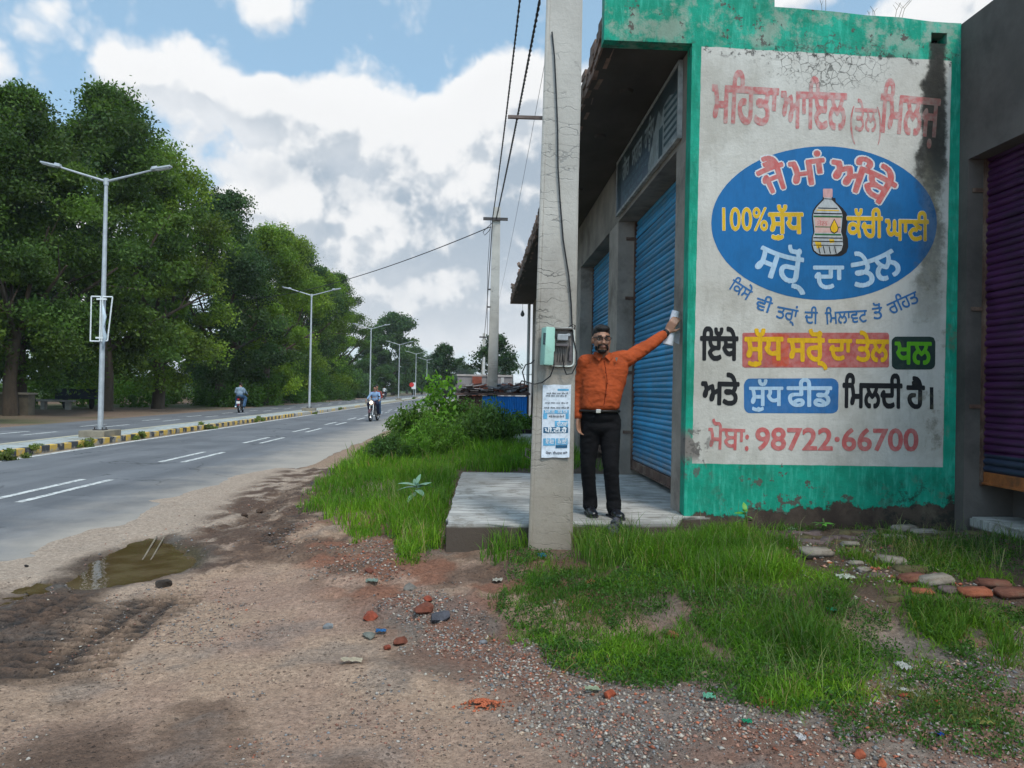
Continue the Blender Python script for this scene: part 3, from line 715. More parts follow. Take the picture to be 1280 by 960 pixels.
# wall as a grid with a real drain opening; L-shaped outline with the canopy end on the left
XR = 4.272
def topz(x): return 5.22 if x < 2.559 else 4.972-(x-2.56)*.052+.006*math.sin(x*9)
b = MB(); bm = b.bm
us = [1.035, 1.3, 1.55, FX, 2.0, 2.3, 2.555, 2.56, 2.8, 3.1, 3.4, 3.7, 3.995, 4.14, XR]
def zrows(u): 
    t = topz(u); return [0.0, .6, 1.2, 2.0, 3.0, 4.0, 4.61, 4.695, 4.793, t]
vv = {}
def vert(i, j, y):
    k = (i, j, y)
    if k not in vv: vv[k] = bm.verts.new((us[i], y, zrows(us[i])[j]))
    return vv[k]
def cell(i, j):
    if us[i] < FX-.01 and j < 6: return False
    if i == 12 and j == 7: return False
    return True
YF, YB = WALLY, WALLY+.15
for i in range(len(us)-1):
    for j in range(9):
        if not cell(i, j): continue
        bm.faces.new((vert(i, j, YF), vert(i+1, j, YF), vert(i+1, j+1, YF), vert(i, j+1, YF)))
        bm.faces.new((vert(i, j, YB), vert(i, j+1, YB), vert(i+1, j+1, YB), vert(i+1, j, YB)))
        for (di, dj, e) in ((-1, 0, ((i, j), (i, j+1))), (1, 0, ((i+1, j), (i+1, j+1))), (0, -1, ((i, j), (i+1, j))), (0, 1, ((i, j+1), (i+1, j+1)))):
            ni, nj = i+di, j+dj
            if ni < 0 or nj < 0 or ni >= len(us)-1 or nj >= 9 or not cell(ni, nj):
                (a, c_), (d, e_) = e
                bm.faces.new((vert(a, c_, YF), vert(d, e_, YF), vert(d, e_, YB), vert(a, c_, YB)))
pw = part(b, 'painted_wall', PLASTER, shop)
b = MB(); b.b2((3.98, YB+.002, 4.68), (4.155, YB+.3, 4.81)); part(b, 'recess_backing', weathered('recess_black', (.012, .012, .013), .2), shop)  # near-black block behind the opening paints the recess dark
# ---------------------------------------------------------------- lettering
def vis(s):
    """written order of the short-i sign: it stands before its consonant"""
    ch = list(s); i = 0
    while i < len(ch):
        if ch[i] == '\u0a3f':
            j = i-1
            while j > 0 and ch[j] in '\u0a3c\u0a4d': j -= 1
            ch.insert(j, ch.pop(i))
        i += 1
    return ''.join(ch)
def contours(s, res=4):
    s = vis(s)
    c = bpy.data.curves.new('t', 'FONT'); c.body = s; c.resolution_u = res
    o = bpy.data.objects.new('t', c); C.objects.link(o)
    dg_ = bpy.context.evaluated_depsgraph_get(); dg_.update()
    cu = o.evaluated_get(dg_).to_curve(dg_)
    out = []
    for sp in cu.splines:
        pts = []
        if sp.type == 'BEZIER':
            bp = sp.bezier_points; n = len(bp)
            for i in range(n):
                p0 = bp[i].co; h0 = bp[i].handle_right; h1 = bp[(i+1) % n].handle_left; p1 = bp[(i+1) % n].co
                straight = ((h0-p0).cross(p1-p0)).length < 1e-5 and ((h1-p0).cross(p1-p0)).length < 1e-5
                for k in range(1 if straight else res):
                    t = k/res if not straight else 0
                    q_ = p0*(1-t)**3 + h0*3*t*(1-t)**2 + h1*3*t*t*(1-t) + p1*t**3
                    pts.append((q_.x, q_.y))
        else: pts = [(pt.co.x, pt.co.y) for pt in sp.points]
        if len(pts) > 2: out.append(np.array(pts))
    bpy.data.objects.remove(o); bpy.data.curves.remove(c)
    return out
_cc = {}
def glyph_quads(s, bold=0.0, band=.014, sx=1.0):
    """non-zero winding scanline fill of a word: list of trapezoids in em units; bold = stroke growth"""
    key = (s, bold)
    if key in _cc: return _cc[key]
    cs = contours(s)
    if bold > 0:
        cs = [c + np.array([math.cos(a), math.sin(a)])*bold for c in cs for a in np.arange(0, 2*math.pi, math.pi/5)] + cs
    E = []
    for c in cs:
        d = np.roll(c, -1, 0); E.append(np.concatenate([c, d], 1))
    E = np.concatenate(E); E = E[np.abs(E[:, 1]-E[:, 3]) > 1e-9]
    y0, y1 = E[:, [1, 3]].min(), E[:, [1, 3]].max()
    nb = max(4, int((y1-y0)/band)); yb = np.linspace(y0, y1, nb+1); out = []
    dirn = np.sign(E[:, 3]-E[:, 1])
    for a, e in zip(yb, yb[1:]):
        ym = (a+e)/2; lo = np.minimum(E[:, 1], E[:, 3]); hi = np.maximum(E[:, 1], E[:, 3])
        k = (lo <= ym) & (hi > ym); Ek = E[k]; dk = dirn[k]
        sl = (Ek[:, 2]-Ek[:, 0])/(Ek[:, 3]-Ek[:, 1]); xm = Ek[:, 0]+(ym-Ek[:, 1])*sl
        o = np.argsort(xm); wnd = 0
        for i in o:
            if wnd == 0: st = i
            wnd += dk[i]
            if wnd == 0:
                def xa(j, yy):
                    yy2 = min(max(yy, min(Ek[j, 1], Ek[j, 3])), max(Ek[j, 1], Ek[j, 3])); return Ek[j, 0]+(yy2-Ek[j, 1])*sl[j]
                l0, l1, r0, r1 = xa(st, a), xa(st, e), xa(i, a), xa(i, e)
                n = max(1, int((max(r0, r1)-min(l0, l1))/.12))
                for q_ in range(n):
                    t0, t1 = q_/n, (q_+1)/n
                    out.append(((l0+(r0-l0)*t0, a), (l0+(r0-l0)*t1, a), (l1+(r1-l1)*t1, e), (l1+(r1-l1)*t0, e)))
    _cc[key] = (np.array(out), cs)
    return _cc[key]
def word_mesh(s, L, Rr, h, bend=0.0, bold=0.0, off=.0015, ref=.622, y=None, grow=0.0, hscale=1.0, to3=None):
    """word between photo-surveyed wall points: L,R ends of its head line (u,v), h letter height, bend = sag of the head line"""
    q0, _ = glyph_quads(s, 0.0)
    q_, _ = glyph_quads(s, bold+grow)
    x0, x1 = q0[..., 0].min(), q0[..., 0].max()
    L = np.array(L); Rr = np.array(Rr); ax = Rr-L; W = np.hypot(*ax); ax /= W; up = np.array([-ax[1], ax[0]])
    u = (q_[..., 0]-x0)/(x1-x0); vq = (q_[..., 1]-ref)/ref*h
    sag = bend*4*u*(1-u); slope = bend*4*(1-2*u)/W
    # rotate the letters with the bent head line
    cs_, sn = 1/np.sqrt(1+slope**2), slope/np.sqrt(1+slope**2)
    du = u*W - vq*sn; dv = sag + vq*cs_
    XY = L + du[..., None]*ax + dv[..., None]*up
    return XY.reshape(-1, 2)
def lay(name, XY, mat, off, parent, to3=None):
    n = len(XY)//4
    if to3 is None: V3 = np.stack([XY[:, 0], np.full(len(XY), WALLY-off), XY[:, 1]], 1)
    else: V3 = to3(XY, off)
    me = mesh_np(name, V3, quads=np.arange(n*4).reshape(-1, 4))
    o = link(name, me, mat); 
    if parent is not None: adopt_sub(o, parent)
    return o
def adopt_sub(o, par):
    bpy.context.view_layer.update(); o.parent = par; o.matrix_parent_inverse = par.matrix_world.inverted()
def lettermat(name, colr, thin=0.0, under=(.5, .49, .46), streak=.35):
    m, g, p = base_mat(name); P = g.n('NewGeometry').outputs['Position']
    br = g.noise(g.v('MULTIPLY', P, (1, 1, 1)), 22, 4, .6); bs = g.noise(g.v('MULTIPLY', P, (3, 3, .7)), 24, 4, .65)
    c = g.mix(g.step(bs, .40, .66, 0, streak), colr, tuple(k*.62 for k in colr))
    if thin: c = g.mix(g.step(br, .36, .64, thin*.35, thin), c, under)
    c = wear(g, c, P, True)
    g.put(p.inputs['Base Color'], c); p.inputs['Roughness'].default_value = .7; p.inputs['Specular IOR Level'].default_value = .3
    return m
LM = dict(red=lettermat('red_wash', (.50, .055, .06), .62), red2=lettermat('red_letter', (.52, .07, .07), .28), white=lettermat('white_letter', (.60, .62, .64)), yellow=lettermat('yellow_letter', (.66, .40, .012), .12, (.6, .5, .1)),
          blue=lettermat('blue_letter', (.012, .13, .36), .06), black=lettermat('black_letter', (.010, .011, .014)), skyblue=lettermat('pale_blue_letter', (.40, .56, .72)), ell=lettermat('blue_disc', (.004, .125, .34), .10, (.03, .18, .42), .22),
          pink=lettermat('red_panel', (.44, .055, .05), .5, (.55, .28, .26)), grn=lettermat('lime_letter', (.10, .36, .01)), dkg=lettermat('dark_panel', (.012, .030, .026), .2, (.03, .07, .06)), redor=lettermat('red_orange_panel', (.55, .05, .01), .2), amber=lettermat('amber_letter', (.72, .42, .008)))
def UV(px, py): p_ = on_y(px, py, WALLY); return (p_.x, p_.z)
PXM = WALLY/FPX*1.008
def word(s, x0, y0, x1, y1, hp, mat, bend=0, bold=0.0, ref=.622, off=.003, outline=None, ow=.03, parent=None):
    L, Rr = UV(x0, y0), UV(x1, y1)
    if outline: lay('letter_outline', word_mesh(s, L, Rr, hp*PXM, bend*PXM, bold, grow=ow, ref=ref), LM[outline], off-.001, pw)
    return lay('lettering', word_mesh(s, L, Rr, hp*PXM, bend*PXM, bold, ref=ref), LM[mat], off, pw)
# first line
for off_, bd, mt in ((.0022, .030, 'red'),):
    word('ਮਹਿਤਾ', 891, 107, 973, 112, 45, mt, bold=bd, off=off_)
    word('ਆਇਲ', 977, 115, 1058, 118, 44, mt, bold=bd, off=off_)
    word('(', 1062, 132, 1068, 132, 37, mt, ref=.7, off=off_); word('ਤੇਲ', 1069, 136, 1096, 137, 28, mt, bold=.02, off=off_); word(')', 1096, 133, 1101, 133, 37, mt, ref=.7, off=off_)
    word('ਮਿਲਜ਼', 1102, 119, 1175, 126, 46, mt, bold=bd, off=off_)
# blue oval
def ellipse(cx, cy, rx, ry, mat, off, n=72, jit=.003):
    bx = MB(); c0 = UV(cx, cy); pts = []
    for k in range(n):
        a = k*2*math.pi/n; q_ = UV(cx+rx*math.cos(a), cy+ry*math.sin(a)); pts.append((q_[0]+random.uniform(-jit, jit)*.4, WALLY-off, q_[1]+random.uniform(-jit, jit)*.4))
    bx.poly(pts); o = bx.build('oval_panel', LM[mat]); adopt_sub(o, pw); return o
ellipse(1030, 279, 141, 96, 'ell', .0015)
word('ਜੈ', 946, 216, 977, 204, 31, 'red2', 1, .028, outline='white', ow=.035, off=.004)
word('ਮਾਂ', 986, 204, 1029, 198.5, 30, 'red2', 0, .028, outline='white', ow=.035, off=.004)
word('ਅੰਬੇ', 1041, 201, 1120, 231, 32, 'red2', 5, .028, outline='white', ow=.035, off=.004)
word('100%', 903, 260, 959, 260, 28, 'yellow', 0, .016, ref=.69, outline='white', ow=.012, off=.004)
word('ਸ਼ੁੱਧ', 961, 267, 1003, 267, 25, 'yellow', 0, .03, outline='white', ow=.012, off=.004)
word('ਕੱਚੀ', 1059, 271.5, 1102.5, 272, 25, 'yellow', 0, .03, outline='white', ow=.012, off=.004)
word('ਘਾਣੀ', 1107, 275, 1160, 276, 25, 'yellow', 0, .03, outline='white', ow=.012, off=.004)
word('ਸਰ੍ਹੋਂ'.replace('੍ਹ', '੍'), 953, 308, 1008, 324, 32, 'skyblue', -3, .022, off=.004)
word('ਦਾ', 1017, 333, 1054, 333, 28, 'skyblue', 0, .022, off=.004)
word('ਤੇਲ', 1064, 330, 1114, 312, 31, 'skyblue', -3, .022, off=.004)
for s, x0, y0, x1, y1, hp in [('ਕਿਸੇ', 917, 349, 941, 364.5, 13.5), ('ਵੀ', 947, 372, 966, 378.5, 14), ('ਤਰ੍ਾਂ', 972, 383, 998, 388, 14.5), ('ਦੀ', 1006, 389.3, 1022, 390, 15), ('ਮਿਲਾਵਟ', 1031, 390.5, 1083, 387.5, 15), ('ਤੋਂ', 1090, 385.2, 1102, 383.6, 14.5), ('ਰਹਿਤ', 1108, 380.5, 1144, 364, 14.5)]:
    word(s, x0, y0, x1, y1, hp, 'blue', 0, .016)
def rpanel(x0, y0, x1, y1, r, mat, off=.0015):
    pts = []
    for cx, cy, a0 in ((x1-r, y0+r, -90), (x1-r, y1-r, 0), (x0+r, y1-r, 90), (x0+r, y0+r, 180)):
        for k in range(5):
            a = R(a0+k*22.5); q_ = UV(cx+r*math.cos(a)+random.uniform(-.3, .3), cy+r*math.sin(a)+random.uniform(-.3, .3)); pts.append((q_[0], WALLY-off, q_[1]))
    bx = MB(); bx.poly(pts[::-1]); o = bx.build('lettering_panel', LM[mat]); adopt_sub(o, pw)
word('ਇੱਥੇ', 876, 421.5, 922, 422, 28, 'black', 0, .034)
rpanel(927.7, 415.7, 1111, 459.5, 3, 'pink'); rpanel(965, 417.5, 986, 458, 4, 'redor', .002)
rpanel(1114.4, 420.5, 1169, 461.8, 7, 'dkg'); rpanel(930, 473, 1048, 516.5, 8, 'blue')
for s, x0, y0, x1, y1, hp in [('ਸ਼ੁੱਧ', 931.5, 422.5, 978, 422.5, 27), ('ਸਰ੍ੋਂ', 985, 424, 1033, 424, 27), ('ਦਾ', 1036, 425, 1064, 425, 25), ('ਤੇਲ', 1070.5, 425.5, 1110, 426, 26)]:
    word(s, x0, y0, x1, y1, hp, 'amber', 0, .032, off=.004)
word('ਖਲ', 1119, 428, 1163.5, 428.5, 27, 'grn', 0, .026, off=.004)
word('ਅਤੇ', 877.5, 478, 923.3, 479, 27, 'black', 0, .034)
word('ਸ਼ੁੱਧ', 937, 484, 978, 484, 23, 'skyblue', 0, .026, off=.004); word('ਫੀਡ', 984, 484, 1039, 484, 24, 'skyblue', 0, .026, off=.004)
word('ਮਿਲਦੀ', 1054, 480, 1127, 481, 29, 'black', 0, .034); word('ਹੈ', 1134, 483, 1155, 483.5, 27, 'black', 0, .034); word('।', 1162, 484, 1166.5, 484, 28, 'black', 0, .0)
word('ਮੋਬਾ:', 886, 535, 936, 537, 26, 'red2', 0, .018); word('98722·66700', 945, 535, 1147, 536.5, 27, 'red2', 0, .026, ref=.69)
# the small half letter hung below ra, drawn as brush strokes
def stroke(pts, wpx, mat, off=.004, name='lettering'):
    P2 = [np.array(UV(*q_)) for q_ in pts]; out = []; wm = wpx*PXM/2
    nrm = []
    for i in range(len(P2)):
        t = P2[min(i+1, len(P2)-1)]-P2[max(i-1, 0)]; t /= np.hypot(*t); nrm.append(np.array([-t[1], t[0]]))
    for i in range(len(P2)-1):
        out += [P2[i]-nrm[i]*wm, P2[i+1]-nrm[i+1]*wm, P2[i+1]+nrm[i+1]*wm, P2[i]+nrm[i]*wm]
    return lay(name, np.array(out), LM[mat], off, pw)
# painted oil bottle in the oval
def ppoly(pts, mat, off, name='bottle_picture', sub=True):
    bx = MB(); bx.poly([(UV(*q_)[0], WALLY-off, UV(*q_)[1]) for q_ in pts][::-1]); o = bx.build(name, mat); adopt_sub(o, pw); return o
def sym(half, cx=1034.5): return [(cx+a, b_) for a, b_ in half] + [(cx-a, b_) for a, b_ in half[::-1]]
LM['ink'] = lettermat('picture_black', (.012, .012, .014)); LM['silver'] = lettermat('picture_grey', (.50, .53, .55), .3, (.2, .22, .25), .6); LM['label'] = lettermat('picture_pink', (.55, .30, .27), .4, (.6, .55, .5)); LM['darkgreen'] = lettermat('picture_green', (.02, .12, .04)); LM['palepink'] = lettermat('picture_cap', (.58, .34, .34))
body = [(4.5, 245), (5, 250), (13, 258), (17, 264), (18.5, 270), (17.5, 280), (16.5, 290), (18.5, 296), (19, 306), (17, 313), (12, 317), (8, 318)]
ppoly([(x+3.5, y+2.5) for x, y in sym([(a*1.12+1, b_) for a, b_ in body])], LM['ink'], .0025)
ppoly(sym([(a+1.5, b_+(-1 if b_ < 270 else 1)) for a, b_ in body]), LM['ink'], .003)
ppoly(sym(body), LM['silver'], .0035)
ppoly(sym([(5.5, 236), (6, 238), (5.8, 246), (5.2, 247)]), LM['palepink'], .004)
ppoly(sym([(16, 271), (16.3, 275), (15.6, 288), (16, 291)]), LM['label'], .004)
for y_, hgt_, hw_, mt in [(266, 1.6, 17.5, 'ink'), (269.5, 2.2, 18, 'darkgreen'), (262, 1.4, 14, 'yellow'), (283, 1.2, 16, 'darkgreen'), (292, 2, 16.5, 'darkgreen'), (296.5, 1.4, 18, 'ink'), (301, 1.2, 18.6, 'ink'), (259.5, 1.2, 12, 'ink'), (248, 1.0, 5, 'ink'), (306, 1.0, 18, 'ink')]:
    ppoly([(1034.5-hw_, y_), (1034.5+hw_, y_+.6), (1034.5+hw_, y_+hgt_+.6), (1034.5-hw_, y_+hgt_)], LM[mt], .0045)
ppoly([(1018, 302), (1026, 303), (1027, 309), (1021, 311)], LM['yellow'], .0045); ppoly([(1036, 299), (1042, 299), (1043, 303), (1037, 304)], LM['yellow'], .0045)
for q_ in (1023, 1029, 1036, 1043): stroke([(q_, 308), (q_+1, 314), (q_+2, 317)], 1.2, 'ink', .005, 'bottle_picture')
word('ਤੇਲ', 1021, 277, 1034, 277, 5, 'red2', off=.005)
dp = [(1042.5, 275), (1045.5, 281), (1047, 285), (1046, 289), (1042.5, 291), (1039, 289), (1038, 285), (1039.5, 281)]
ppoly([(1042.5+(a-1042.5)*1.22, 284+(c_-284)*1.18) for a, c_ in dp], LM['ink'], .005); ppoly(dp, LM['amber'], .0055)
# ---- sign board over the first shutter (hangs on the shop front)
sg = empty('sign_board', (FX, 8.5, 4.2), label='faded dark sign board with pale lettering above the nearest blue shutter', cat='sign')
SY0, SY1, SZ0, SZ1 = 6.93, 10.14, 3.86, 4.585
m, g, p = base_mat('sign_print'); P = g.n('NewGeometry').outputs['Position']; x, y, z = g.sep(P)
c = g.mix(g.step(g.noise(P, 2, 5, .6), .4, .6), (.022, .032, .036), (.035, .052, .060))
c = g.mix(g.m('MULTIPLY', g.step(z, 4.35, 4.1), g.step(y, 7.8, 8.2)), c, (.035, .065, .10))
c = g.mix(g.step(g.noise(P, 5, 7, .7), .55, .7, 0, .4), c, (.16, .17, .16))
g.put(p.inputs['Base Color'], c); p.inputs['Roughness'].default_value = .5
SIGNM = m
def spart(b, name, mat): return part(b, name, mat, sg)
spart(MB().b2((FX-.035, SY0+.03, SZ0+.03), (FX-.012, SY1-.03, SZ1-.03)), 'panel', SIGNM)
PALE = weathered('sign_pale', (.22, .25, .25), .25, 12, .6, 0); PALE2 = weathered('sign_pale_blue', (.13, .19, .22), .2, 12, .6, 0)
fr = MB(); fr.b2((FX-.045, SY0, SZ0), (FX-.002, SY0+.03, SZ1)).b2((FX-.045, SY1-.03, SZ0), (FX-.002, SY1, SZ1)).b2((FX-.046, SY0, SZ0-.001), (FX-.003, SY1, SZ0+.03)).b2((FX-.046, SY0, SZ1-.03), (FX-.003, SY1, SZ1+.001))
spart(fr, 'frame', weathered('sign_frame_metal', (.30, .30, .29), .3, 9))
def sign_to3(XY, off): return np.stack([np.full(len(XY), FX-.035-off), -XY[:, 0], XY[:, 1]], 1)   # reads from the road: u runs toward the camera
def sword(s, ya, yb, zt, h, mat=None, off=.002, bold=.02, ref=.622):
    o = lay('lettering', word_mesh(s, (-ya, zt), (-yb, zt), h, 0, bold, ref=ref), mat or PALE, off, None, sign_to3)
    adopt(o, sg)
sword('ਗੋਰ', 9.72, 9.28, 4.42, .20, bold=.03); sword('ਸਗਰ', 9.1, 8.55, 4.42, .20, bold=.03); sword('ਹਾਊਸ', 8.4, 7.95, 4.42, .20, bold=.03)
for ya, yb, zt, h in [(9.6, 8.9, 4.16, .05), (8.85, 8.3, 4.16, .05), (9.7, 9.0, 4.07, .06), (8.95, 8.2, 4.07, .06), (9.6, 8.5, 3.98, .05)]: sword('ਸੇਵਾ ਸਮਾਨ ਘਰ', ya, yb, zt, h, PALE2)
b = MB()
def sgp(pts, off): b.poly([(FX-.035-off, y_, z_) for y_, z_ in pts])
sgp([(8.2, 4.0), (7.75, 4.42), (7.62, 4.3), (7.5, 4.38), (7.3, 4.40), (7.0, 4.30), (7.0, 3.9), (8.2, 3.9)], .0015)
spart(b, 'printed_building', PALE)
b = MB()
for k in range(6): b.poly([(FX-.038, 7.5, 3.95+k*.075), (FX-.038, 7.0, 3.95+k*.07), (FX-.038, 7.0, 3.985+k*.07), (FX-.038, 7.5, 3.985+k*.075)])
sgp([(7.55, 3.9), (7.72, 3.9), (7.72, 4.2), (7.55, 4.2)], .002)
for k in range(4): sgp([(9.98-k*.05, 3.92), (10.0-k*.05, 3.92), (10.0-k*.05, 4.3), (9.98-k*.05, 4.3)], .0025)
spart(b, 'printed_window_band', weathered('sign_dark_band', (.05, .08, .09), .2))
# ---- neighbouring shop on the right, same line as the corner
nb = empty('neighbour_shop', (4.275, 6.5, 0), label='dark grey cement shop with a closed purple shutter at the right edge', cat='building')
DC = weathered('dark_cement', S2L(92, 86, 82), .25, 1.2, .9, .5, 18, 'World', dirt=S2L(58, 54, 52), dirtamt=.45)
XN = 4.275
part(MB().b2((XN, 6.53, 0), (XN+.45, 9.0, 3.62)), 'pillar', DC, nb); part(MB().b2((XN, 2.7, 0), (XN+.45, 3.3, 3.62)), 'pillar', DC, nb)
b = MB(); b.b2((XN, 2.7, 3.621), (XN+.45, 9.0, 4.88), .0); part(b, 'lintel', DC, nb)
b = MB(); b.b2((XN+.452, 2.7, 0), (9.5, 9.0, 4.86)); part(b, 'shop_interior', DC, nb)
PUR = paintmetal('purple_shutter_paint', (.065, .008, .075), .1); NAVY = weathered('navy_band', (.02, .035, .07), .3, 6, .5)
m, g, p = base_mat('purple_two_tone'); P = g.n('NewGeometry').outputs['Position']; x, y, z = g.sep(P); n = g.noise(P, 4, 6, .6)
c = g.mix(g.step(n, .3, .7), (.032, .006, .034), (.060, .010, .062)); c = g.mix(g.step(z, 1.02, 1.03, 1, 0), c, (.022, .032, .060))
g.put(p.inputs['Base Color'], c); g.put(p.inputs['Roughness'], g.step(n, .3, .7, .35, .55))
shutter(XN+.17, 3.3, 6.50, .87, 3.75, .0605, m, nb, weathered('orange_rail', (.30, .10, .03), .5, 7, .6, .3, 30, 'World', dirt=(.10, .05, .03), dirtamt=.4), guide=RUST)
for zz in (3.33, 2.28, 1.42): part(MB().b2((XN+.04, 6.528-.012, zz), (XN+.15, 6.5295, zz+.035)), 'hinge_plate', RUST, nb)
slab('neighbour_step', [(XN+.02, 3.0), (XN+.9, 3.0), (XN+.9, 6.5), (XN+.02, 6.47)], z0=.2, z1=.475, seed=9)
# ================================================================== POLES, METER, CABLES
PCC = None
m, g, p = base_mat('pole_concrete'); P = g.n('NewGeometry').outputs['Position']
n = g.noise(P, 2.2, 7, .62); n2 = g.noise(P, 40, 4, .7)
c = g.mix(g.step(n, .3, .7), S2L(132, 126, 118), S2L(162, 156, 148))
c = g.mix(g.step(n2, .5, .75, 0, .45), c, S2L(112, 104, 96))
x, y, z = g.sep(P)
c = g.mix(g.step(g.m('ADD', z, g.m('MULTIPLY', g.noise(P, 3, 5), .8)), .7, 1.7, .6, 0), c, S2L(128, 116, 100))
ckv = g.v('ADD', g.v('MULTIPLY', P, (1.8, 1.8, 14)), g.v('MULTIPLY', g.n('TexNoise', {'Vector': P, 'Scale': 7.0, 'Detail': 3.0}).outputs['Color'], (1.2, 1.2, 1.6)))
ck = g.m('MULTIPLY', g.step(g.vor(ckv, 1.0, 'DISTANCE_TO_EDGE'), .012, .035, 1, 0), g.step(g.noise(P, 1.7, 4), .47, .56))
c = g.mix(g.m('MULTIPLY', ck, g.step(z, 1.8, 2.4, .2, .85)), c, (.06, .055, .05))
c = g.mix(g.m('MULTIPLY', g.step(z, 2.1, 3.0), .35), c, (.62, .61, .58))
g.put(p.inputs['Base Color'], c); p.inputs['Roughness'].default_value = .92
g.put(p.inputs['Normal'], g.n('Bump', {'Strength': .5, 'Distance': .01, 'Height': g.m('SUBTRACT', g.noise(P, 30, 6, .7), ck)}).outputs[0])
PCC = m
def pole(loc, w0, w1, d0, h, lean=0.0, label='', name='concrete_pole', z0=-.3):
    root = empty(name, loc, 0, label=label, cat='electric pole', group='concrete electric poles along the shops')
    b = MB(); bm = b.bm; rows = []
    for k in range(13):
        t = k/12; zz = z0+(h-z0)*t; w_ = (w0+(w1-w0)*t)/2; d_ = d0*(1-.25*t)/2; ox = lean*zz; ch = .018
        jit = lambda: random.uniform(-.003, .003)
        ring = [(-w_+ch, -d_), (w_-ch, -d_), (w_, -d_+ch), (w_, d_-ch), (w_-ch, d_), (-w_+ch, d_), (-w_, d_-ch), (-w_, -d_+ch)]
        rows.append([bm.verts.new((ox+a+jit(), c_+jit(), zz)) for a, c_ in ring])
    for a, c_ in zip(rows, rows[1:]):
        for k in range(8): bm.faces.new((a[k], a[(k+1) % 8], c_[(k+1) % 8], c_[k]))
    bm.faces.new(rows[0]); bm.faces.new(rows[-1])
    b.build('pole_shaft', PCC, root)
    # raised rib down the left edge of the mould
    b = MB(); bm = b.bm; rows = []
    for k in range(13):
        t = k/12; zz = z0+(h-z0)*t; w_ = (w0+(w1-w0)*t)/2; ox = lean*zz
        rows.append([bm.verts.new((ox-w_+a, -d0/2*(1-.25*t)+c_, zz)) for a, c_ in ((-.012, .0), (-.001, -.006), (.016, -.005), (.02, .03), (-.012, .03))])
    for a, c_ in zip(rows, rows[1:]):
        for k in range(5): bm.faces.new((a[k], a[(k+1) % 5], c_[(k+1) % 5], c_[k]))
    b.build('mould_rib', PCC, root)
    return root
STEEL = weathered('galvanised_steel', S2L(168, 172, 176), .12, 6, .5, .1, 30, metal=.3, dirt=S2L(120, 112, 104), dirtamt=.1)
DARKST = weathered('dark_steel', (.05, .045, .045), .3, 12, .6, .2)
PY = 5.95; PX = float((on_y(663, 640, PY).x+on_y(716, 640, PY).x)/2)
pb0 = ghit(690, 668)
near_pole = pole((PX, PY+.09, 0), .345, .225, .18, 7.9, .0075, 'large cracked concrete pole in front of the shop platform carrying the open meter box')
b = MB(); b.b2((-.40, -.012, 3.668), (.12, .012, 3.692)); b.build('cross_bar', weathered('rusty_bar', (.13, .10, .09), .3, 12), near_pole)
b = MB(); b.b2((-.5, -.04, 7.5), (.6, .04, 7.58)); b.build('top_bracket', DARKST, near_pole)
b = MB(); b.tube([(-.175, -.07, 1.03), (-.21, -.09, 1.05), (-.215, -.10, .99), (-.18, -.09, .97)], .005, 6); b.build('wire_hook', DARKST, near_pole)
P2 = Vector((.42, 26.0, 0)); P3 = Vector((.33, 82, 0))
p2 = pole((P2.x, P2.y, 0), .38, .24, .22, 7.75, .006, 'second concrete pole standing in the bushes beside the blue sheeted shack')
b = MB(); b.b2((-.42, -.16, 7.28), (.42, -.11, 7.38)); b.build('cross_bar', DARKST, p2)
b = MB()
for zz in (4.9, 4.3): b.b2((-.22, -.13, zz), (-.12, -.10, zz+.05))
b.build('clamp', DARKST, p2)
b = MB(); b.b2((-.15, -.135, .9), (.10, -.118, 1.55)); b.build('poster_scrap', weathered('poster_scrap', (.45, .47, .52), .3, 8, .8, 0), p2)
p3 = pole((P3.x, P3.y, 0), .40, .26, .24, 7.6, .0, 'farthest concrete pole just left of the second one')
b = MB(); b.b2((-.5, -.16, 7.1), (.5, -.11, 7.25)); b.build('cross_bar', DARKST, p3)
def cable(name, pts, rad, mat, label, sag=0.0, n=14, **k):
    """a sagging cable through pts"""
    out = []
    for a, b_ in zip(pts, pts[1:]):
        a, b_ = Vector(a), Vector(b_)
        for i in range(n):
            t = i/n; q_ = a.lerp(b_, t); q_.z -= sag*4*t*(1-t)*((b_-a).length/30)**1.0; out.append(q_)
    out.append(Vector(pts[-1]))
    return MB().tube(out, rad, 6).build(name, mat, None, label=label, cat='cable', **k)
CB = BLACKP
topn = (PX+.08, PY, 7.55)
def twisted(a, b_, rad, sag, turns, label, n=220):
    """two insulated wires twisted round each other"""
    mb = MB(); a, b_ = Vector(a), Vector(b_); d = (b_-a); sd_ = d.cross(Vector((0, 0, 1))).normalized(); up_ = Vector((0, 0, 1))
    for ph in (0, math.pi):
        pts = []
        for i in range(n+1):
            t = i/n; q_ = a.lerp(b_, t); q_.z -= sag*4*t*(1-t); an = turns*2*math.pi*t+ph
            pts.append(q_ + sd_*math.cos(an)*rad + up_*math.sin(an)*rad)
        mb.tube(pts, rad, 5)
    return mb.build('power_cable', CB, None, label=label, cat='cable')
twisted((PX-.05, PY-.1, 7.5), (P2.x-.10, P2.y-.14, 7.36), .011, .30, 70, 'left one of the two thick twisted cables running to the second pole')
twisted((PX+.30, PY-.1, 7.42), (P2.x+.03, P2.y-.14, 7.36), .014, .22, 60, 'right thicker one of the two twisted cables running to the second pole')
cable('thin_wire', [(PX+.42, PY, 7.45), (.85, 40, 6.0)], .004, CB, 'hair-thin wire right of the twisted cables across the cloud', .3)
cable('power_cable', [(P2.x-.1, P2.y-.14, 7.36), (P3.x-.1, P3.y-.2, 7.2)], .018, CB, 'cable running from the second pole to the farthest pole', .8)
cable('power_cable', [(P2.x-.18, P2.y-.15, 7.05), (-17.5, 50, 7.0)], .016, CB, 'black service cable crossing the road from the second pole to the trees', .75, 30)
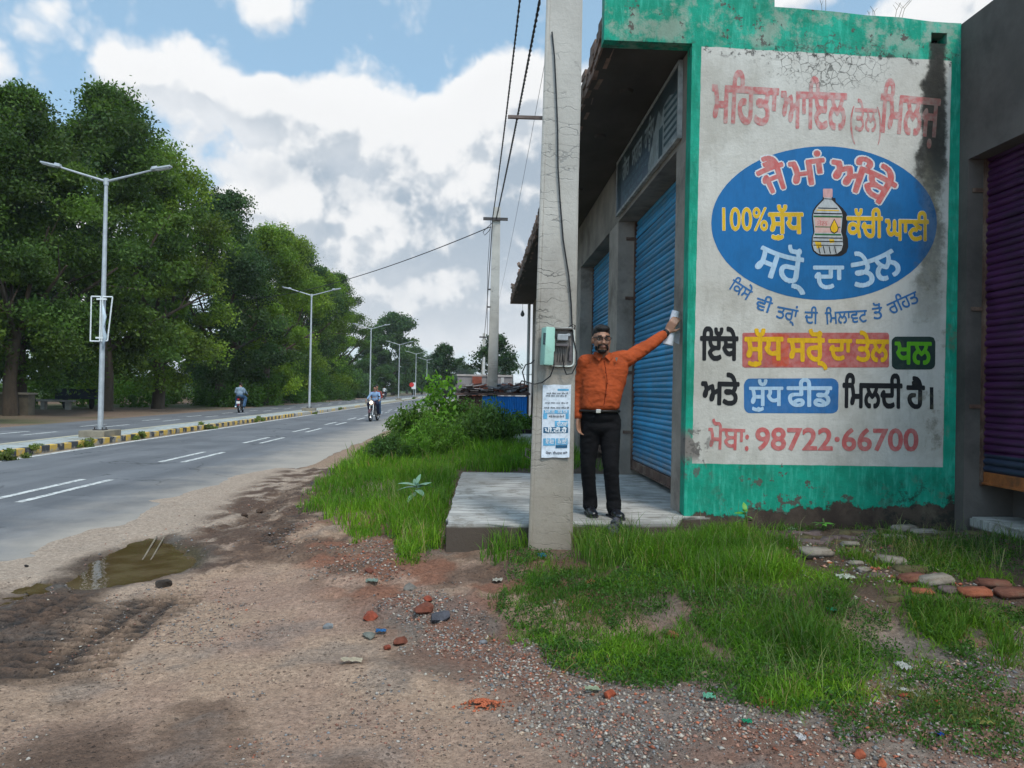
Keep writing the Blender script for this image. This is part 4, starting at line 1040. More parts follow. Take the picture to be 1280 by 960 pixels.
cable('drop_wire', [(P2.x-.16, P2.y-.16, 7.3), (P2.x-.24, P2.y-.17, 5.6), (P2.x-.20, P2.y-.16, 3.0), (P2.x-.22, P2.y-.16, 1.0)], .009, CB, 'loose wire running down the left side of the second pole', 0)
MB().tube([(P2.x-.1, P2.y-.16, 7.2), (P2.x-.3, P2.y-.2, 7.0), (P2.x-.42, P2.y-.2, 6.86), (P2.x-.36, P2.y-.2, 6.75), (P2.x-.22, P2.y-.18, 6.9), (P2.x-.15, P2.y-.17, 7.05)], .012, 6).build('cable_coil', CB, None, label='small loop of spare cable at the head of the second pole', cat='cable')
PF = PY-.003     # front face of the near pole
def F(px, py, off=0.0): q_ = on_y(px, py, PF-off); return q_
MB().tube([F(690, 40, .0), F(693, 70, .006), F(695, 110, .006), F(697, 160, .006), F(697.5, 210, .006), F(700, 250, .006), F(704, 300, .006), F(711, 345, .006), F(714, 380, .006), F(715, 408, .012)], .0065, 6).build('service_cable', CB, None, label='black cable snaking down the face of the near pole to the meter box', cat='cable')
MB().tube([F(715, 405, .02), F(711, 409, .03), F(713, 414, .03), F(718, 412, .03), F(719, 407, .02), F(715, 405, .015), F(717, 425, .04), F(721, 442, .04), F(721, 455, .05), F(715, 467, .05), F(708, 468, .05), F(705, 460, .05), F(703.5, 444, .05)], .0055, 6).build('service_cable', CB, None, label='black cable looping round the right side of the meter box', cat='cable')
MB().tube([F(692, 446, .06), F(692.5, 458, .06), F(688, 470, .05), F(678, 478, .04), F(668, 480, .04), F(660, 478, .03), F(652, 476, .0), F(650, 480, -.02), F(651, 484, -.02), F(655, 483, -.02), F(656, 476, .0), F(653, 465, .0), F(657, 456, .0), F(664, 454, .01), F(668, 450, .03)], .0055, 6).build('service_cable', CB, None, label='black cable looping out to the left of the near pole below the meter box', cat='cable')
# ---- meter box
mbx = empty('electric_meter_box', (F(695, 434)), label='open pale green electric meter box fixed to the near concrete pole', cat='meter box')
MINT = weathered('mint_plastic', S2L(150, 192, 178), .08, 4, .45, .05, dirt=S2L(120, 140, 128), dirtamt=.15); TRAY = weathered('grey_tray', S2L(118, 112, 108), .15, 9, .6)
s_ = PY/FPX
b = MB(); W_, H_ = 27*s_, 48*s_; cx_ = 8.5*s_
b.box((cx_, -.010, 0), (W_, .012, H_), None, .004); b.build('tray', TRAY, mbx)
b = MB(); r_ = 5*s_; pts = []
x0, x1, z0_, z1_ = cx_-W_/2, cx_+W_/2, -H_/2, H_/2
for cx2, cz2, a0 in ((x1-r_, z1_-r_, 0), (x0, z1_, 90), (x0, z0_, 180), (x1-r_, z0_+r_, 270)):
    if a0 in (90, 180): pts.append((cx2, -.03, cz2)); continue
    for k in range(5): pts.append((cx2+r_*math.cos(R(a0+k*22.5)), -.03, cz2+r_*math.sin(R(a0+k*22.5))))
pts.append(pts[0]); b.tube(pts, .007, 6, False); b.build('tray_rim', weathered('pale_rim', S2L(196, 200, 194), .1, 9, .5), mbx, smooth=40)
b = MB(); b.b2((x0, -.07, z1_-.012), (x1-.01, -.0, z1_)); b.build('tray_hood', TRAY, mbx)
b = MB(); b.box((-.075, -.085, .0), (.078, .115, .295), Euler((0, R(2), R(14))).to_matrix(), .014); 
dr = b.build('cover', MINT, mbx, smooth=40)
b = MB(); b.box((-.097, -.140, .055), (.032, .012, .09), Euler((0, R(2), R(14))).to_matrix(), .002); b.build('window', weathered('dark_window', (.03, .05, .06), .3, 30, .15), mbx)
b = MB(); b.box((-.028, -.085, .01), (.012, .03, .10), Euler((0, 0, R(14))).to_matrix(), .003); b.build('latch', MINT, mbx)
b = MB(); b.box((.045, -.045, .075), (.085, .05, .05), None, .008); b.box((.09, -.045, .095), (.03, .03, .02), None, .004); b.build('meter', weathered('meter_grey', S2L(150, 154, 158), .15, 20, .4), mbx)
b = MB(); b.box((.04, -.04, .015), (.10, .04, .02), None, .003); b.box((.11, -.03, -.05), (.022, .03, .12), None, .002); b.build('terminal_block', weathered('terminal', S2L(88, 82, 84), .2, 20, .5), mbx)
b = MB()
for k in range(4): b.tube([(.0+.02*k, -.06, .0), (.01+.018*k, -.07, -.05), (.005+.02*k, -.05, -.12)], .003, 5)
b.tube([(.095, -.05, .05), (.10, -.06, -.02), (.085, -.05, -.11)], .003, 5); b.build('wiring', BLACKP, mbx)
# ---- poster on the pole
ps = empty('pole_poster', F(695, 527), label='tall white and pale blue printed poster pasted below the meter box', cat='poster')
def pol(x, y, off=.008): q_ = F(x, y, off); return q_ - ps.location
def prect(px0, py0, px1, py1, off=.008, sk=0.0, n=1): return [pol(px0, py0, off), pol(px0-sk, py1, off), pol(px1-sk, py1, off), pol(px1, py0, off)]
m, g, p = base_mat('poster_paper'); P = g.n('NewGeometry').outputs['Position']
g.put(p.inputs['Base Color'], g.mix(g.step(g.noise(P, 18, 5, .7), .4, .7), (.60, .65, .72), (.42, .46, .52))); p.inputs['Roughness'].default_value = .7
g.put(p.inputs['Normal'], g.n('Bump', {'Strength': .3, 'Distance': .01, 'Height': g.noise(P, 12, 4)}).outputs[0])
b = MB(); bm = b.bm; grid = []
for j in range(13):
    r2_ = []
    for i in range(6):
        t = i/5; q_ = j/12; px = 678.5-1.8*q_+(35.5-.5*q_)*t; py = 481+91*q_+math.sin(i*2.1)*.4*(j in (0, 12)); curl = .012*max(0, q_-.9)/.1*(.5-t)**2*4
        r2_.append(bm.verts.new(pol(px, py, .006+random.uniform(0, .002)+curl)))
    grid.append(r2_)
for j in range(12):
    for i in range(5): bm.faces.new((grid[j][i], grid[j+1][i], grid[j+1][i+1], grid[j][i+1]))
b.build('paper', m, ps, smooth=True)
CY = weathered('print_cyan', S2L(92, 158, 196), .18, 30, .7, 0); NV = weathered('print_navy', S2L(34, 84, 116), .15, 30, .7, 0); INK = weathered('print_ink', (.05, .06, .08), .3, 30, .7, 0); WHT = weathered('print_white', (.62, .66, .70), .1, 30, .7, 0)
b = MB()
for r_ in [(697, 486, 711, 488.5), (679.5, 512.5, 711, 517), (679, 517, 684, 523.5), (707, 517, 711, 523.5), (693.5, 526, 710, 533.5), (679, 548, 694, 557), (695, 548, 709.5, 556)]: b.poly(prect(*r_, .0095))
b.build('printed_band', CY, ps)
b = MB()
for r_ in [(679.3, 534, 710, 541), (694.5, 556.5, 709, 560)]: b.poly(prect(*r_, .0105))
b.build('printed_band', NV, ps)
def pword(s, x0, y0, x1, h, mat, off=.012, bold=.02, par=None):
    def t3(XY, o): return np.stack([XY[:, 0], np.full(len(XY), PF-o), XY[:, 1]], 1)
    A = F(x0, y0); B = F(x1, y0+.2)
    o = lay('lettering', word_mesh(s, (A.x, A.z), (B.x, B.z), h*s_, 0, bold), mat, off, None, t3); adopt(o, ps)
pword('ਪੀ.ਟੀ.ਹੈ', 681, 535.5, 708, 4.6, WHT, bold=.035); pword('ਦੀ.ਨਵਾਂ', 696, 528, 709, 4, WHT, bold=.03)
pword('ਸੇਵਾ ਕੇਂਦਰ', 682, 549.5, 692, 5, WHT, .013); pword('ਕੰਮ ਲਈ', 697, 549.5, 708, 5, WHT, .013); pword('ਮਿਲੋ ਜੀ', 681, 513, 693, 3.4, WHT, .013); pword('ਸਾਡੇ ਨਾਲ', 697, 513, 709, 3.4, WHT, .013)
for yy, x0, x1, h in [(491, 683, 710, 1.6), (494, 682, 708, 1.6), (503, 681, 710, 1.3), (509, 680, 711, 1.6), (519.5, 686, 705, 2), (565, 682, 709, 2.6)]: pword('ਸਾਡੇ ਕੋਲ ਹਰ ਕੰਮ ਹੈ' if h < 2.2 else 'ਮੋਬਾ: ਸੰਪਰਕ ਕਰੋ', x0, yy, x1, h, INK, .012)
# ================================================================== STREET LAMPS on the median
lampz = .15
def street_lamp(loc, label, first=False):
    t = empty('street_lamp', loc, 0, label=label, cat='street lamp', group='double-armed street lamps along the median')
    CN = weathered('lamp_base_concrete', S2L(128, 120, 106), .2, 5, .9, .4)
    MB().box((0, 0, .07), (.62, .9, .17), None, .015).build('base_block', CN, t)
    b = MB(); b.tube([(0, 0, .15), (0, 0, 3.2), (0, 0, 6.40)], [.068, .058, .043], 12); b.build('pole', STEEL, t, smooth=40)
    b = MB(); b.box((0, 0, .165), (.26, .26, .02)); 
    for sx in (-1, 1):
        for sy in (-1, 1): b.cone((sx*.095, sy*.095, .16), (sx*.095, sy*.095, .23), .014, .014, 6)
    b.build('base_plate', DARKST, t)
    b = MB(); b.cone((0, 0, 6.33), (0, 0, 6.50), .06, .06, 10); b.build('collar', STEEL, t)
    for s in (-1, 1):
        MB().tube([(s*.03, 0, 6.43), (s*.6, 0, 6.59), (s*1.15, 0, 6.75)], [.032, .028, .024], 8).build('arm', STEEL, t, smooth=40)
        b = MB(); b.box((s*1.36, 0, 6.805), (.50, .17, .05), Euler((0, -s*.20, 0)).to_matrix(), .02); b.box((s*1.20, 0, 6.80), (.14, .12, .075), Euler((0, -s*.2, 0)).to_matrix(), .015)
        h_ = b.build('lamp_head', STEEL, t, smooth=40)
        MB().box((s*1.40, 0, 6.775), (.34, .13, .012), Euler((0, -s*.2, 0)).to_matrix()).build('glass', weathered('lamp_glass', (.5, .5, .48), .05, 9, .2, 0), h_)
    return t
LAMPX = -9.52
lab = ['nearest and tallest-looking double-armed street lamp, with an empty white sign frame on its pole', 'second double-armed street lamp along the median, in front of the dark trees', 'third street lamp along the median, directly above the oncoming motorcycle',
       'fourth street lamp along the median, past the oncoming motorcycle', 'fifth street lamp along the median, carrying the small red and white board', 'sixth street lamp along the median', 'seventh street lamp, hardly thicker than a thread', 'last visible street lamp before the far trees']
la = street_lamp((LAMPX, 19.55, lampz), lab[0])
rest = [copy_tree(la) for _ in range(7)]
for k, r_ in enumerate(rest): r_.location = (LAMPX+.05, 19.55+23.2*(k+1), lampz); r_['label'] = lab[k+1]
WF = weathered('white_frame_metal', (.62, .64, .64), .1, 9, .5)
b = MB()
for (xa, xb) in ((-.25, -.02), (.03, .27)):
    za, zb_ = 2.38, 3.50
    sk = -.08 if xb < 0 else .0
    P4 = [(xa, -.10, za), (xb, -.10, za), (xb, -.10, zb_), (xa-(0 if xb < 0 else -.0), -.10, zb_)]
    if xb > 0: P4 = [(xa, -.10, za), (xb-.10, -.10, za+.02), (xb, -.10, zb_), (xa, -.10, zb_)]
    for a, c_ in zip(P4, P4[1:]+P4[:1]): b.tube([a, c_], .018, 4)
for zz in (2.45, 3.42): b.b2((-.12, -.11, zz), (.12, -.06, zz+.04))
b.build('sign_frame', WF, la)
b = MB(); b.tube([(.03, -.09, 3.3), (.10, -.12, 3.0), (.06, -.10, 2.75), (.12, -.11, 2.5), (.04, -.09, 2.2)], [.02, .045, .02, .05, .01], 6); b.build('torn_banner', weathered('torn_banner', (.45, .52, .58), .2), la, smooth=True)
rs = empty('traffic_board', (-9.7, 112.0, .14), label='small red and white board low on the median among the far lamps', cat='sign')
MB().tube([(0, 0, 0), (0, 0, 1.3)], .03, 6).build('post', STEEL, rs)
MB().box((0, -.05, 1.75), (.62, .02, .95), None, .01).build('panel', weathered('board_white', (.6, .6, .62), .05), rs)
MB().cone((-.30, -.06, 1.9), (-.30, -.08, 1.9), .34, .34, 18).build('red_disc', weathered('board_red', (.45, .03, .03), .1), rs)
# ================================================================== PEOPLE
def _sphere():
    b = MB(); b.ball((0, 0, 0), 1, None, 16, 10); me = b.mesh()
    v = np.array([v.co[:] for v in me.vertices]); q_ = np.array([list(p.vertices) for p in me.polygons if len(p.vertices) == 4]); t_ = np.array([list(p.vertices) for p in me.polygons if len(p.vertices) == 3])
    bpy.data.meshes.remove(me); return v, q_, t_
_SPH = _sphere()
def blob(chains, balls, voxel, smooth_it=6, name='body', fac=.5):
    """one continuous skin round limbs: chains = [[(p, r), ...]], balls = [(p, (rx,ry,rz), rot)]"""
    B = []
    for ch in chains:
        for (p0, r0), (p1, r1) in zip(ch, ch[1:]):
            p0, p1 = Vector(p0), Vector(p1); L = (p1-p0).length; n = min(40, max(1, int(L/(min(r0, r1)*.3))))
            for i in range(n+1):
                t = i/n; B.append((p0.lerp(p1, t), (r0+(r1-r0)*t,)*3, None))
    for bl_ in balls: B.append((Vector(bl_[0]), bl_[1], bl_[2].to_matrix() if len(bl_) > 2 and bl_[2] is not None else None))
    V_ = []; n0 = len(_SPH[0])
    for c_, r_, m_ in B:
        v_ = _SPH[0]*np.array(r_)
        if m_ is not None: v_ = v_ @ np.array(m_).T
        V_.append(v_+np.array(c_))
    offs = np.arange(len(B))*n0
    me = mesh_np('tmp', np.concatenate(V_), quads=(_SPH[1][None]+offs[:, None, None]).reshape(-1, 4), tris=(_SPH[2][None]+offs[:, None, None]).reshape(-1, 3))
    o = bpy.data.objects.new('tmp', me); C.objects.link(o)
    m = o.modifiers.new('r', 'REMESH'); m.mode = 'VOXEL'; m.voxel_size = voxel
    m = o.modifiers.new('s', 'SMOOTH'); m.iterations = smooth_it; m.factor = fac
    dg_ = bpy.context.evaluated_depsgraph_get(); dg_.update()
    out = bpy.data.meshes.new_from_object(o.evaluated_get(dg_)); out.name = name
    bpy.data.objects.remove(o); bpy.data.meshes.remove(me)
    out.shade_smooth(); return out
def place(name, me, mat, par, **k):
    o = link(name, me, mat, **k); adopt(o, par); return o
def skinmat(name, colr):
    m, g, p = base_mat(name); P = g.n('TexCoord').outputs['Object']
    g.put(p.inputs['Base Color'], g.mix(g.step(g.noise(P, 18, 4), .3, .7), tuple(c*.85 for c in colr), colr)); p.inputs['Roughness'].default_value = .5
    p.inputs['Subsurface Weight'].default_value = .08; p.inputs['Subsurface Radius'].default_value = (.02, .008, .004)
    return m
SKIN = skinmat('brown_skin', (.33, .17, .11))
def cloth(name, colr, folds=.8, fs=7, rough=.85):
    m, g, p = base_mat(name); P = g.n('TexCoord').outputs['Object']
    wv = g.n('TexNoise', {'Vector': g.v('MULTIPLY', P, (1, 1, 1.9)), 'Scale': fs, 'Detail': 3.0, 'Distortion': 1.2}).outputs['Fac']
    g.put(p.inputs['Base Color'], g.mix(g.step(wv, .3, .7), tuple(c*.82 for c in colr), tuple(c*1.1 for c in colr))); p.inputs['Roughness'].default_value = rough
    p.inputs['Specular IOR Level'].default_value = .15
    g.put(p.inputs['Normal'], g.n('Bump', {'Strength': folds, 'Distance': .03, 'Height': wv}).outputs[0])
    return m
HAIR = weathered('black_hair', (.010, .009, .009), .3, 60, .55, .6, 140)
def head_parts(c, k=1.0, rot=None):
    """skull, jaw, nose, ears round centre c (face towards -Y); k = scale; head height about .23"""
    c = Vector(c); Rm = (rot or Euler((0, 0, 0))).to_matrix()
    P_ = lambda x, y, z: c + Rm @ Vector((x*k, y*k, z*k))
    E_ = rot or Euler((0, 0, 0))
    return [(P_(0, .008, .03), (.072*k, .092*k, .082*k), E_), (P_(0, -.012, -.035), (.060*k, .074*k, .078*k), E_), (P_(0, -.045, -.082), (.036*k, .034*k, .026*k), E_),
            (P_(0, -.092, -.012), (.0115*k, .018*k, .026*k), E_), (P_(0, -.100, -.028), (.016*k, .016*k, .011*k), E_), (P_(.034, -.07, -.025), (.022*k, .018*k, .022*k), E_), (P_(-.034, -.07, -.025), (.022*k, .018*k, .022*k), E_),
            (P_(0, -.078, .026), (.052*k, .020*k, .010*k), E_), (P_(0, -.083, -.055), (.024*k, .014*k, .008*k), E_), (P_(0, -.081, -.066), (.021*k, .014*k, .007*k), E_),
            (P_(.074, .005, -.008), (.009*k, .020*k, .032*k), E_), (P_(-.074, .005, -.008), (.009*k, .020*k, .032*k), E_)], P_, E_
def hand(wr, direction, palm_n, k=1.0, curl=.5, side=1):
    """palm, four curled fingers of unequal length, and a thumb leaving the side of the palm"""
    wr = Vector(wr); d = Vector(direction).normalized(); n_ = Vector(palm_n); n_ = (n_-d*n_.dot(d)).normalized(); s_ = d.cross(n_)*side
    ch = []; balls_ = []
    for q_ in (-.026, -.009, .009, .026): ch.append([(wr+s_*q_*.6*k, .0145*k), (wr+d*.045*k+s_*q_*k, .0135*k), (wr+d*.085*k+s_*q_*k, .0115*k)])
    for q_, L in ((-.029, .062), (-.010, .078), (.010, .084), (.029, .074)):
        b0 = wr+d*.088*k+s_*q_*k; d1 = (d*math.cos(curl*.7)+n_*math.sin(curl*.7)); d2 = (d*math.cos(curl*1.6)+n_*math.sin(curl*1.6)); d3 = (d*math.cos(curl*2.3)+n_*math.sin(curl*2.3))
        b1 = b0+d1*L*.45*k; b2 = b1+d2*L*.32*k; b3 = b2+d3*L*.23*k
        ch.append([(b0, .0092*k), (b1, .0085*k), (b2, .0078*k), (b3, .0070*k)])
    t0 = wr+d*.022*k+s_*.028*k; t1 = t0+(d*.6+s_*.75+n_*.2).normalized()*.036*k; t2 = t1+(d*.85+s_*.35+n_*.35).normalized()*.030*k
    ch.append([(t0, .0135*k), (t1, .0105*k), (t2, .0085*k)])
    return ch
# ---- the man leaning on the pillar
MY = 6.53
def W3(px, py, y=MY): return on_y(px, py, y)
man = empty('person', (W3(754, 560).x, MY, SLAB), label='man in an orange shirt, black trousers and glasses, holding white papers against the pillar', cat='person')
hc = W3(751.5, 424.5, 6.47); hrot = Euler((R(3), 0, R(3)))
hp_, HP, HE = head_parts(hc, 1.03, hrot)
nk0 = W3(753, 444, 6.53); nk1 = W3(755, 432, 6.50)
shR = W3(731, 452, 6.55); shL = W3(786, 447, 6.56)
elR = W3(722.5, 492, 6.62); wrR = W3(723, 523, 6.55)
elL = W3(813, 430.5, 6.70); wrL = W3(834.5, 414.5, 6.84)
ch_ = W3(758, 468, 6.56); bel = W3(753, 500, 6.55); pel = W3(749.5, 524, 6.57)
hipR = W3(738, 527, 6.57); hipL = W3(762, 527, 6.57); knR = W3(735, 582, 6.58); knL = W3(763.5, 582, 6.50); anR = W3(737.5, 632, 6.66); anL = W3(767, 634, 6.55)
anR.z = SLAB+.085; anL.z = SLAB+.085
handL = hand(wrL, (W3(843, 401, 6.80)-wrL), (0.35, .9, -.1), 1.12, .75, -1)
handR = hand(wrR, (.05, -.05, -1), (.6, -.5, 0), 1.0, .55, -1)
body = blob([[(nk0, .056), (nk1, .052)], [(shR, .045), (elR, .038), (wrR, .026)], [(shL, .048), (elL, .038), (wrL, .027)],
             [(hipR, .075), (knR, .05), (anR, .036)], [(hipL, .075), (knL, .05), (anL, .036)]] + handL + handR,
            hp_ + [(ch_, (.155, .10, .17)), (bel, (.14, .10, .16)), (pel, (.15, .10, .12)), (nk0+Vector((0, .01, -.05)), (.15, .07, .06))], .0062, 5)
place('body', body, SKIN, man)
ORANGE = cloth('orange_cotton', (.34, .065, .020), .45, 5)
shirt = blob([[(shR, .060), (shR.lerp(elR, .5), .056), (elR, .052), (wrR+Vector((0, 0, .03)), .040)], [(shL+Vector((-.01, 0, -.01)), .066), (shL.lerp(elL, .5), .060), (elL, .052), (elL.lerp(wrL, .70), .040)],
              [(shR+Vector((.02, 0, .005)), .055), (nk0+Vector((-.03, .0, -.035)), .05)], [(shL+Vector((-.03, 0, .005)), .058), (nk0+Vector((.04, .0, -.035)), .05)]],
             [(W3(758.5-9.5*t, 455+53*t, 6.555-.01*t), (.182+.02*math.sin(math.pi*min(1, t*1.3+.1))*(1-t*.4)-.006*t, .108+.034*min(1, t*1.6), .075 if t < .9 else .05)) for t in np.linspace(0, 1, 18)], .0095, 9)
# fabric folds
def rumple(me, amp, f, seed=0, zlo=None):
    n = len(me.vertices); co = np.empty(n*3, np.float32); me.vertices.foreach_get('co', co); co = co.reshape(-1, 3)
    no = np.empty(n*3, np.float32); me.vertices.foreach_get('normal', no); no = no.reshape(-1, 3)
    a = fbm(co[:, 0]*f+co[:, 2]*f*.7, co[:, 2]*f*1.7-co[:, 0]*f*.4+co[:, 1]*f, 1, 3, seed)
    a = 1-np.abs(a*2-1)*2
    co += no*(a*amp)[:, None]; me.vertices.foreach_set('co', co.ravel()); me.update()
rumple(shirt, .0055, 12, 4); rumple(shirt, .003, 26, 9)
sh_o = place('shirt', shirt, ORANGE, man)
b = MB()
for s_x in (-1, 1):
    b.prism([nk0+Vector(q_) for q_ in ((s_x*.006, -.093, -.012), (s_x*.060, -.070, .022), (s_x*.088, -.060, -.012), (s_x*.045, -.108, -.055))], (0, .008, 0))
co_ = b.build('collar', ORANGE); adopt_sub(co_, sh_o)
b = MB(); b.tube([nk0+Vector((.066*math.cos(a), .002+.066*math.sin(a), .012+.012*math.sin(a))) for a in np.linspace(-.9, math.pi+.9, 18)], .013, 6); co_ = b.build('collar_band', ORANGE, smooth=True); adopt_sub(co_, sh_o)
b = MB(); pl = [W3(x_, y_, 6.40) for x_, y_ in ((755, 449), (757, 462), (759, 476), (757.5, 490), (755, 506))]; b.tube([q_+Vector((0, -.0, 0)) for q_ in pl], .0035, 4)
for q_ in pl: b.ball(q_+Vector((0, -.01, -.02)), .007)
o = b.build('button_placket', cloth('orange_seam', (.20, .03, .01))); adopt_sub(o, sh_o)
b = MB(); pc_ = W3(770.5, 449, 6.425); b.prism([pc_+Vector(q_) for q_ in ((-.012, 0, .014), (.012, 0, .014), (.0, 0, -.02))], (0, -.004, 0)); o = b.build('chest_badge', weathered('badge_grey', (.12, .14, .13), .1)); adopt_sub(o, sh_o)
BLK = cloth('black_cotton', (.0065, .0065, .008), .4, 6)
tr = blob([[(hipR+Vector((.01, 0, .0)), .098), (hipR.lerp(knR, .5), .084), (knR, .066), (knR.lerp(anR, .6), .060), (anR+Vector((0, 0, .06)), .062), (anR+Vector((0, -.005, .005)), .066)],
           [(hipL+Vector((-.0, 0, .0)), .100), (hipL.lerp(knL, .5), .086), (knL, .069), (knL.lerp(anL, .6), .062), (anL+Vector((0, 0, .06)), .064), (anL+Vector((0, -.005, .005)), .067)]],
          [(W3(749.5, 520, 6.56), (.172, .125, .095)), (W3(749.5, 533, 6.57), (.168, .12, .09))], .0095, 5)
rumple(tr, .0035, 12, 8)
tro = place('trousers', tr, BLK, man)
b = MB(); bc_ = W3(749, 513.5, 6.555); b.tube([bc_+Vector((.176*math.cos(a), .132*math.sin(a), .0)) for a in np.linspace(0, 2*math.pi, 28)], .013, 6); place('belt', b.mesh(smooth=True), weathered('belt_leather', (.010, .008, .007), .2, rough=.4), man)
b = MB(); b.box(W3(748, 514, 6.408), (.042, .010, .032), None, .003); place('buckle', b.mesh(), weathered('buckle_steel', (.6, .58, .55), .05, 9, .25, 0, metal=1), man)
SHOE = weathered('black_leather', (.010, .010, .013), .2, 12, .28, .1, spec=.6)
for a_, yaw_ in ((anR, R(2)), (anL, R(12))):
    q_ = Euler((0, 0, yaw_)).to_matrix(); f_ = lambda x, y, z: Vector((a_.x, a_.y, SLAB)) + q_ @ Vector((x, y, z))
    me = blob([], [(f_(0, .03, .05), (.042, .055, .05)), (f_(0, -.06, .042), (.046, .085, .040)), (f_(0, -.135, .034), (.046, .065, .032)), (f_(0, .03, .09), (.040, .045, .05))], .006, 4)
    so_ = place('shoe', me, SHOE, man)
    b = MB(); b.prism([f_(x_, y_, .002) for x_, y_ in ((-.040, .08), (-.048, -.05), (-.050, -.14), (-.03, -.195), (.03, -.195), (.050, -.14), (.048, -.05), (.040, .08))], (0, 0, .016)); s2 = b.build('sole', BLACKP); adopt_sub(s2, so_)
# hair, beard, glasses, eyes
hm = blob([], [(HP(0, .015, .055), (.0765, .095, .077), HE), (HP(0, .05, .01), (.070, .060, .08), HE), (HP(.066, .012, .028), (.010, .022, .034), HE), (HP(-.066, .012, .028), (.010, .022, .034), HE), (HP(.004, -.042, .088), (.060, .044, .034), HE)], .0045, 3)
place('hair', hm, HAIR, man)
bd = blob([], [(HP(0, -.048, -.096), (.040, .036, .023), HE), (HP(.047, -.03, -.070), (.011, .032, .024), HE), (HP(-.047, -.03, -.070), (.011, .032, .024), HE), (HP(.024, -.087, -.044), (.020, .010, .0065), HE), (HP(-.024, -.087, -.044), (.020, .010, .0065), HE), (HP(.036, -.074, -.064), (.008, .010, .018), HE), (HP(-.036, -.074, -.064), (.008, .010, .018), HE)], .0045, 2)
place('beard', bd, HAIR, man)
b = MB()
for s_x in (-1, 1):
    b.tube([HP(s_x*.033+.026*math.cos(a), -.106, .008+.017*math.sin(a)) for a in np.linspace(0, 2*math.pi, 17)], .0025, 5)
    b.tube([HP(s_x*.058, -.105, .014), HP(s_x*.076, -.06, .014), HP(s_x*.080, .005, .008)], .003, 5)
b.tube([HP(-.008, -.108, .012), HP(.008, -.108, .012)], .003, 5); place('spectacles', b.mesh(), BLACKP, man)
b = MB()
for s_x in (-1, 1): b.poly([HP(s_x*.033+.026*math.cos(a), -.1045, .008+.017*math.sin(a)) for a in np.linspace(0, 2*math.pi, 16, endpoint=False)])
m, g, p = base_mat('spectacle_lens'); p.inputs['Base Color'].default_value = (.03, .03, .03, 1); p.inputs['Roughness'].default_value = .08; p.inputs['Alpha'].default_value = .28; p.inputs['Specular IOR Level'].default_value = .3; place('lens', b.mesh(), m, man)
b = MB()
for s_x in (-1, 1): b.ball(HP(s_x*.031, -.078, .006), (.011, .010, .0060))
place('eye', b.mesh(smooth=True), weathered('eye_white', (.32, .30, .28), .05, rough=.3, bump=0), man)
b = MB()
for s_x in (-1, 1): b.ball(HP(s_x*.031, -.088, .006), (.006, .004, .006)); b.box(HP(s_x*.034, -.094, .030), (.036, .008, .007), Euler((0, s_x*.12, 0)).to_matrix())
place('iris', b.mesh(), HAIR, man)
b = MB(); b.ball(HP(0, -.0925, -.061), (.017, .006, .0065)); place('lips', b.mesh(smooth=True), skinmat('lip', (.16, .05, .04)), man)
b = MB(); wv_ = (wrL-elL).normalized(); b.tube([wrL-wv_*.045, wrL-wv_*.02], [.036, .036], 12); place('wrist_watch', b.mesh(smooth=30), BLACKP, man)
# papers held against the pillar
pp = empty('paper_sheets', W3(840, 410, 6.86), label='rolled white paper sheets held in the raised hand beside the pillar', cat='papers')
PAP = weathered('white_paper', (.60, .60, .66), .08, 20, .7, .15, 12)
o = W3(840, 410, 6.86)
def pq(px, py, y=6.86): return W3(px, py, y)-pp.location
b = MB(); pts = []; A0, A1 = pq(845, 389), pq(835, 431); ax_ = (A1-A0).normalized(); n1_ = ax_.cross(Vector((0, 1, 0))).normalized(); n2_ = ax_.cross(n1_)
rows = []
for j in range(9):
    t = j/8; c0 = A0.lerp(A1, t); rw = []
    for k in range(22):
        a = k/21*2*math.pi*1.55; r_ = .020+.011*k/21+.010*t; rw.append(b.bm.verts.new(c0 + n1_*math.cos(a)*r_*1.2 + n2_*math.sin(a)*r_))
    rows.append(rw)
for a, c_ in zip(rows, rows[1:]):
    for k in range(21): b.bm.faces.new((a[k], a[k+1], c_[k+1], c_[k]))
b.build('rolled_sheet', PAP, pp, smooth=True)
b = MB(); gr = []
for j in range(9):
    gr.append([b.bm.verts.new(pq(840+i*2.4+math.sin(j*.9+i)*.6, 393+j*4.2+i*1.0, 6.865+.02*math.sin(i*1.3+j*.6))) for i in range(5)])
for j in range(8):
    for i in range(4): b.bm.faces.new((gr[j][i], gr[j+1][i], gr[j+1][i+1], gr[j][i+1]))
b.build('loose_sheet', weathered('grey_paper', (.38, .38, .41), .2, 14, .7, .2, 12), pp, smooth=True)
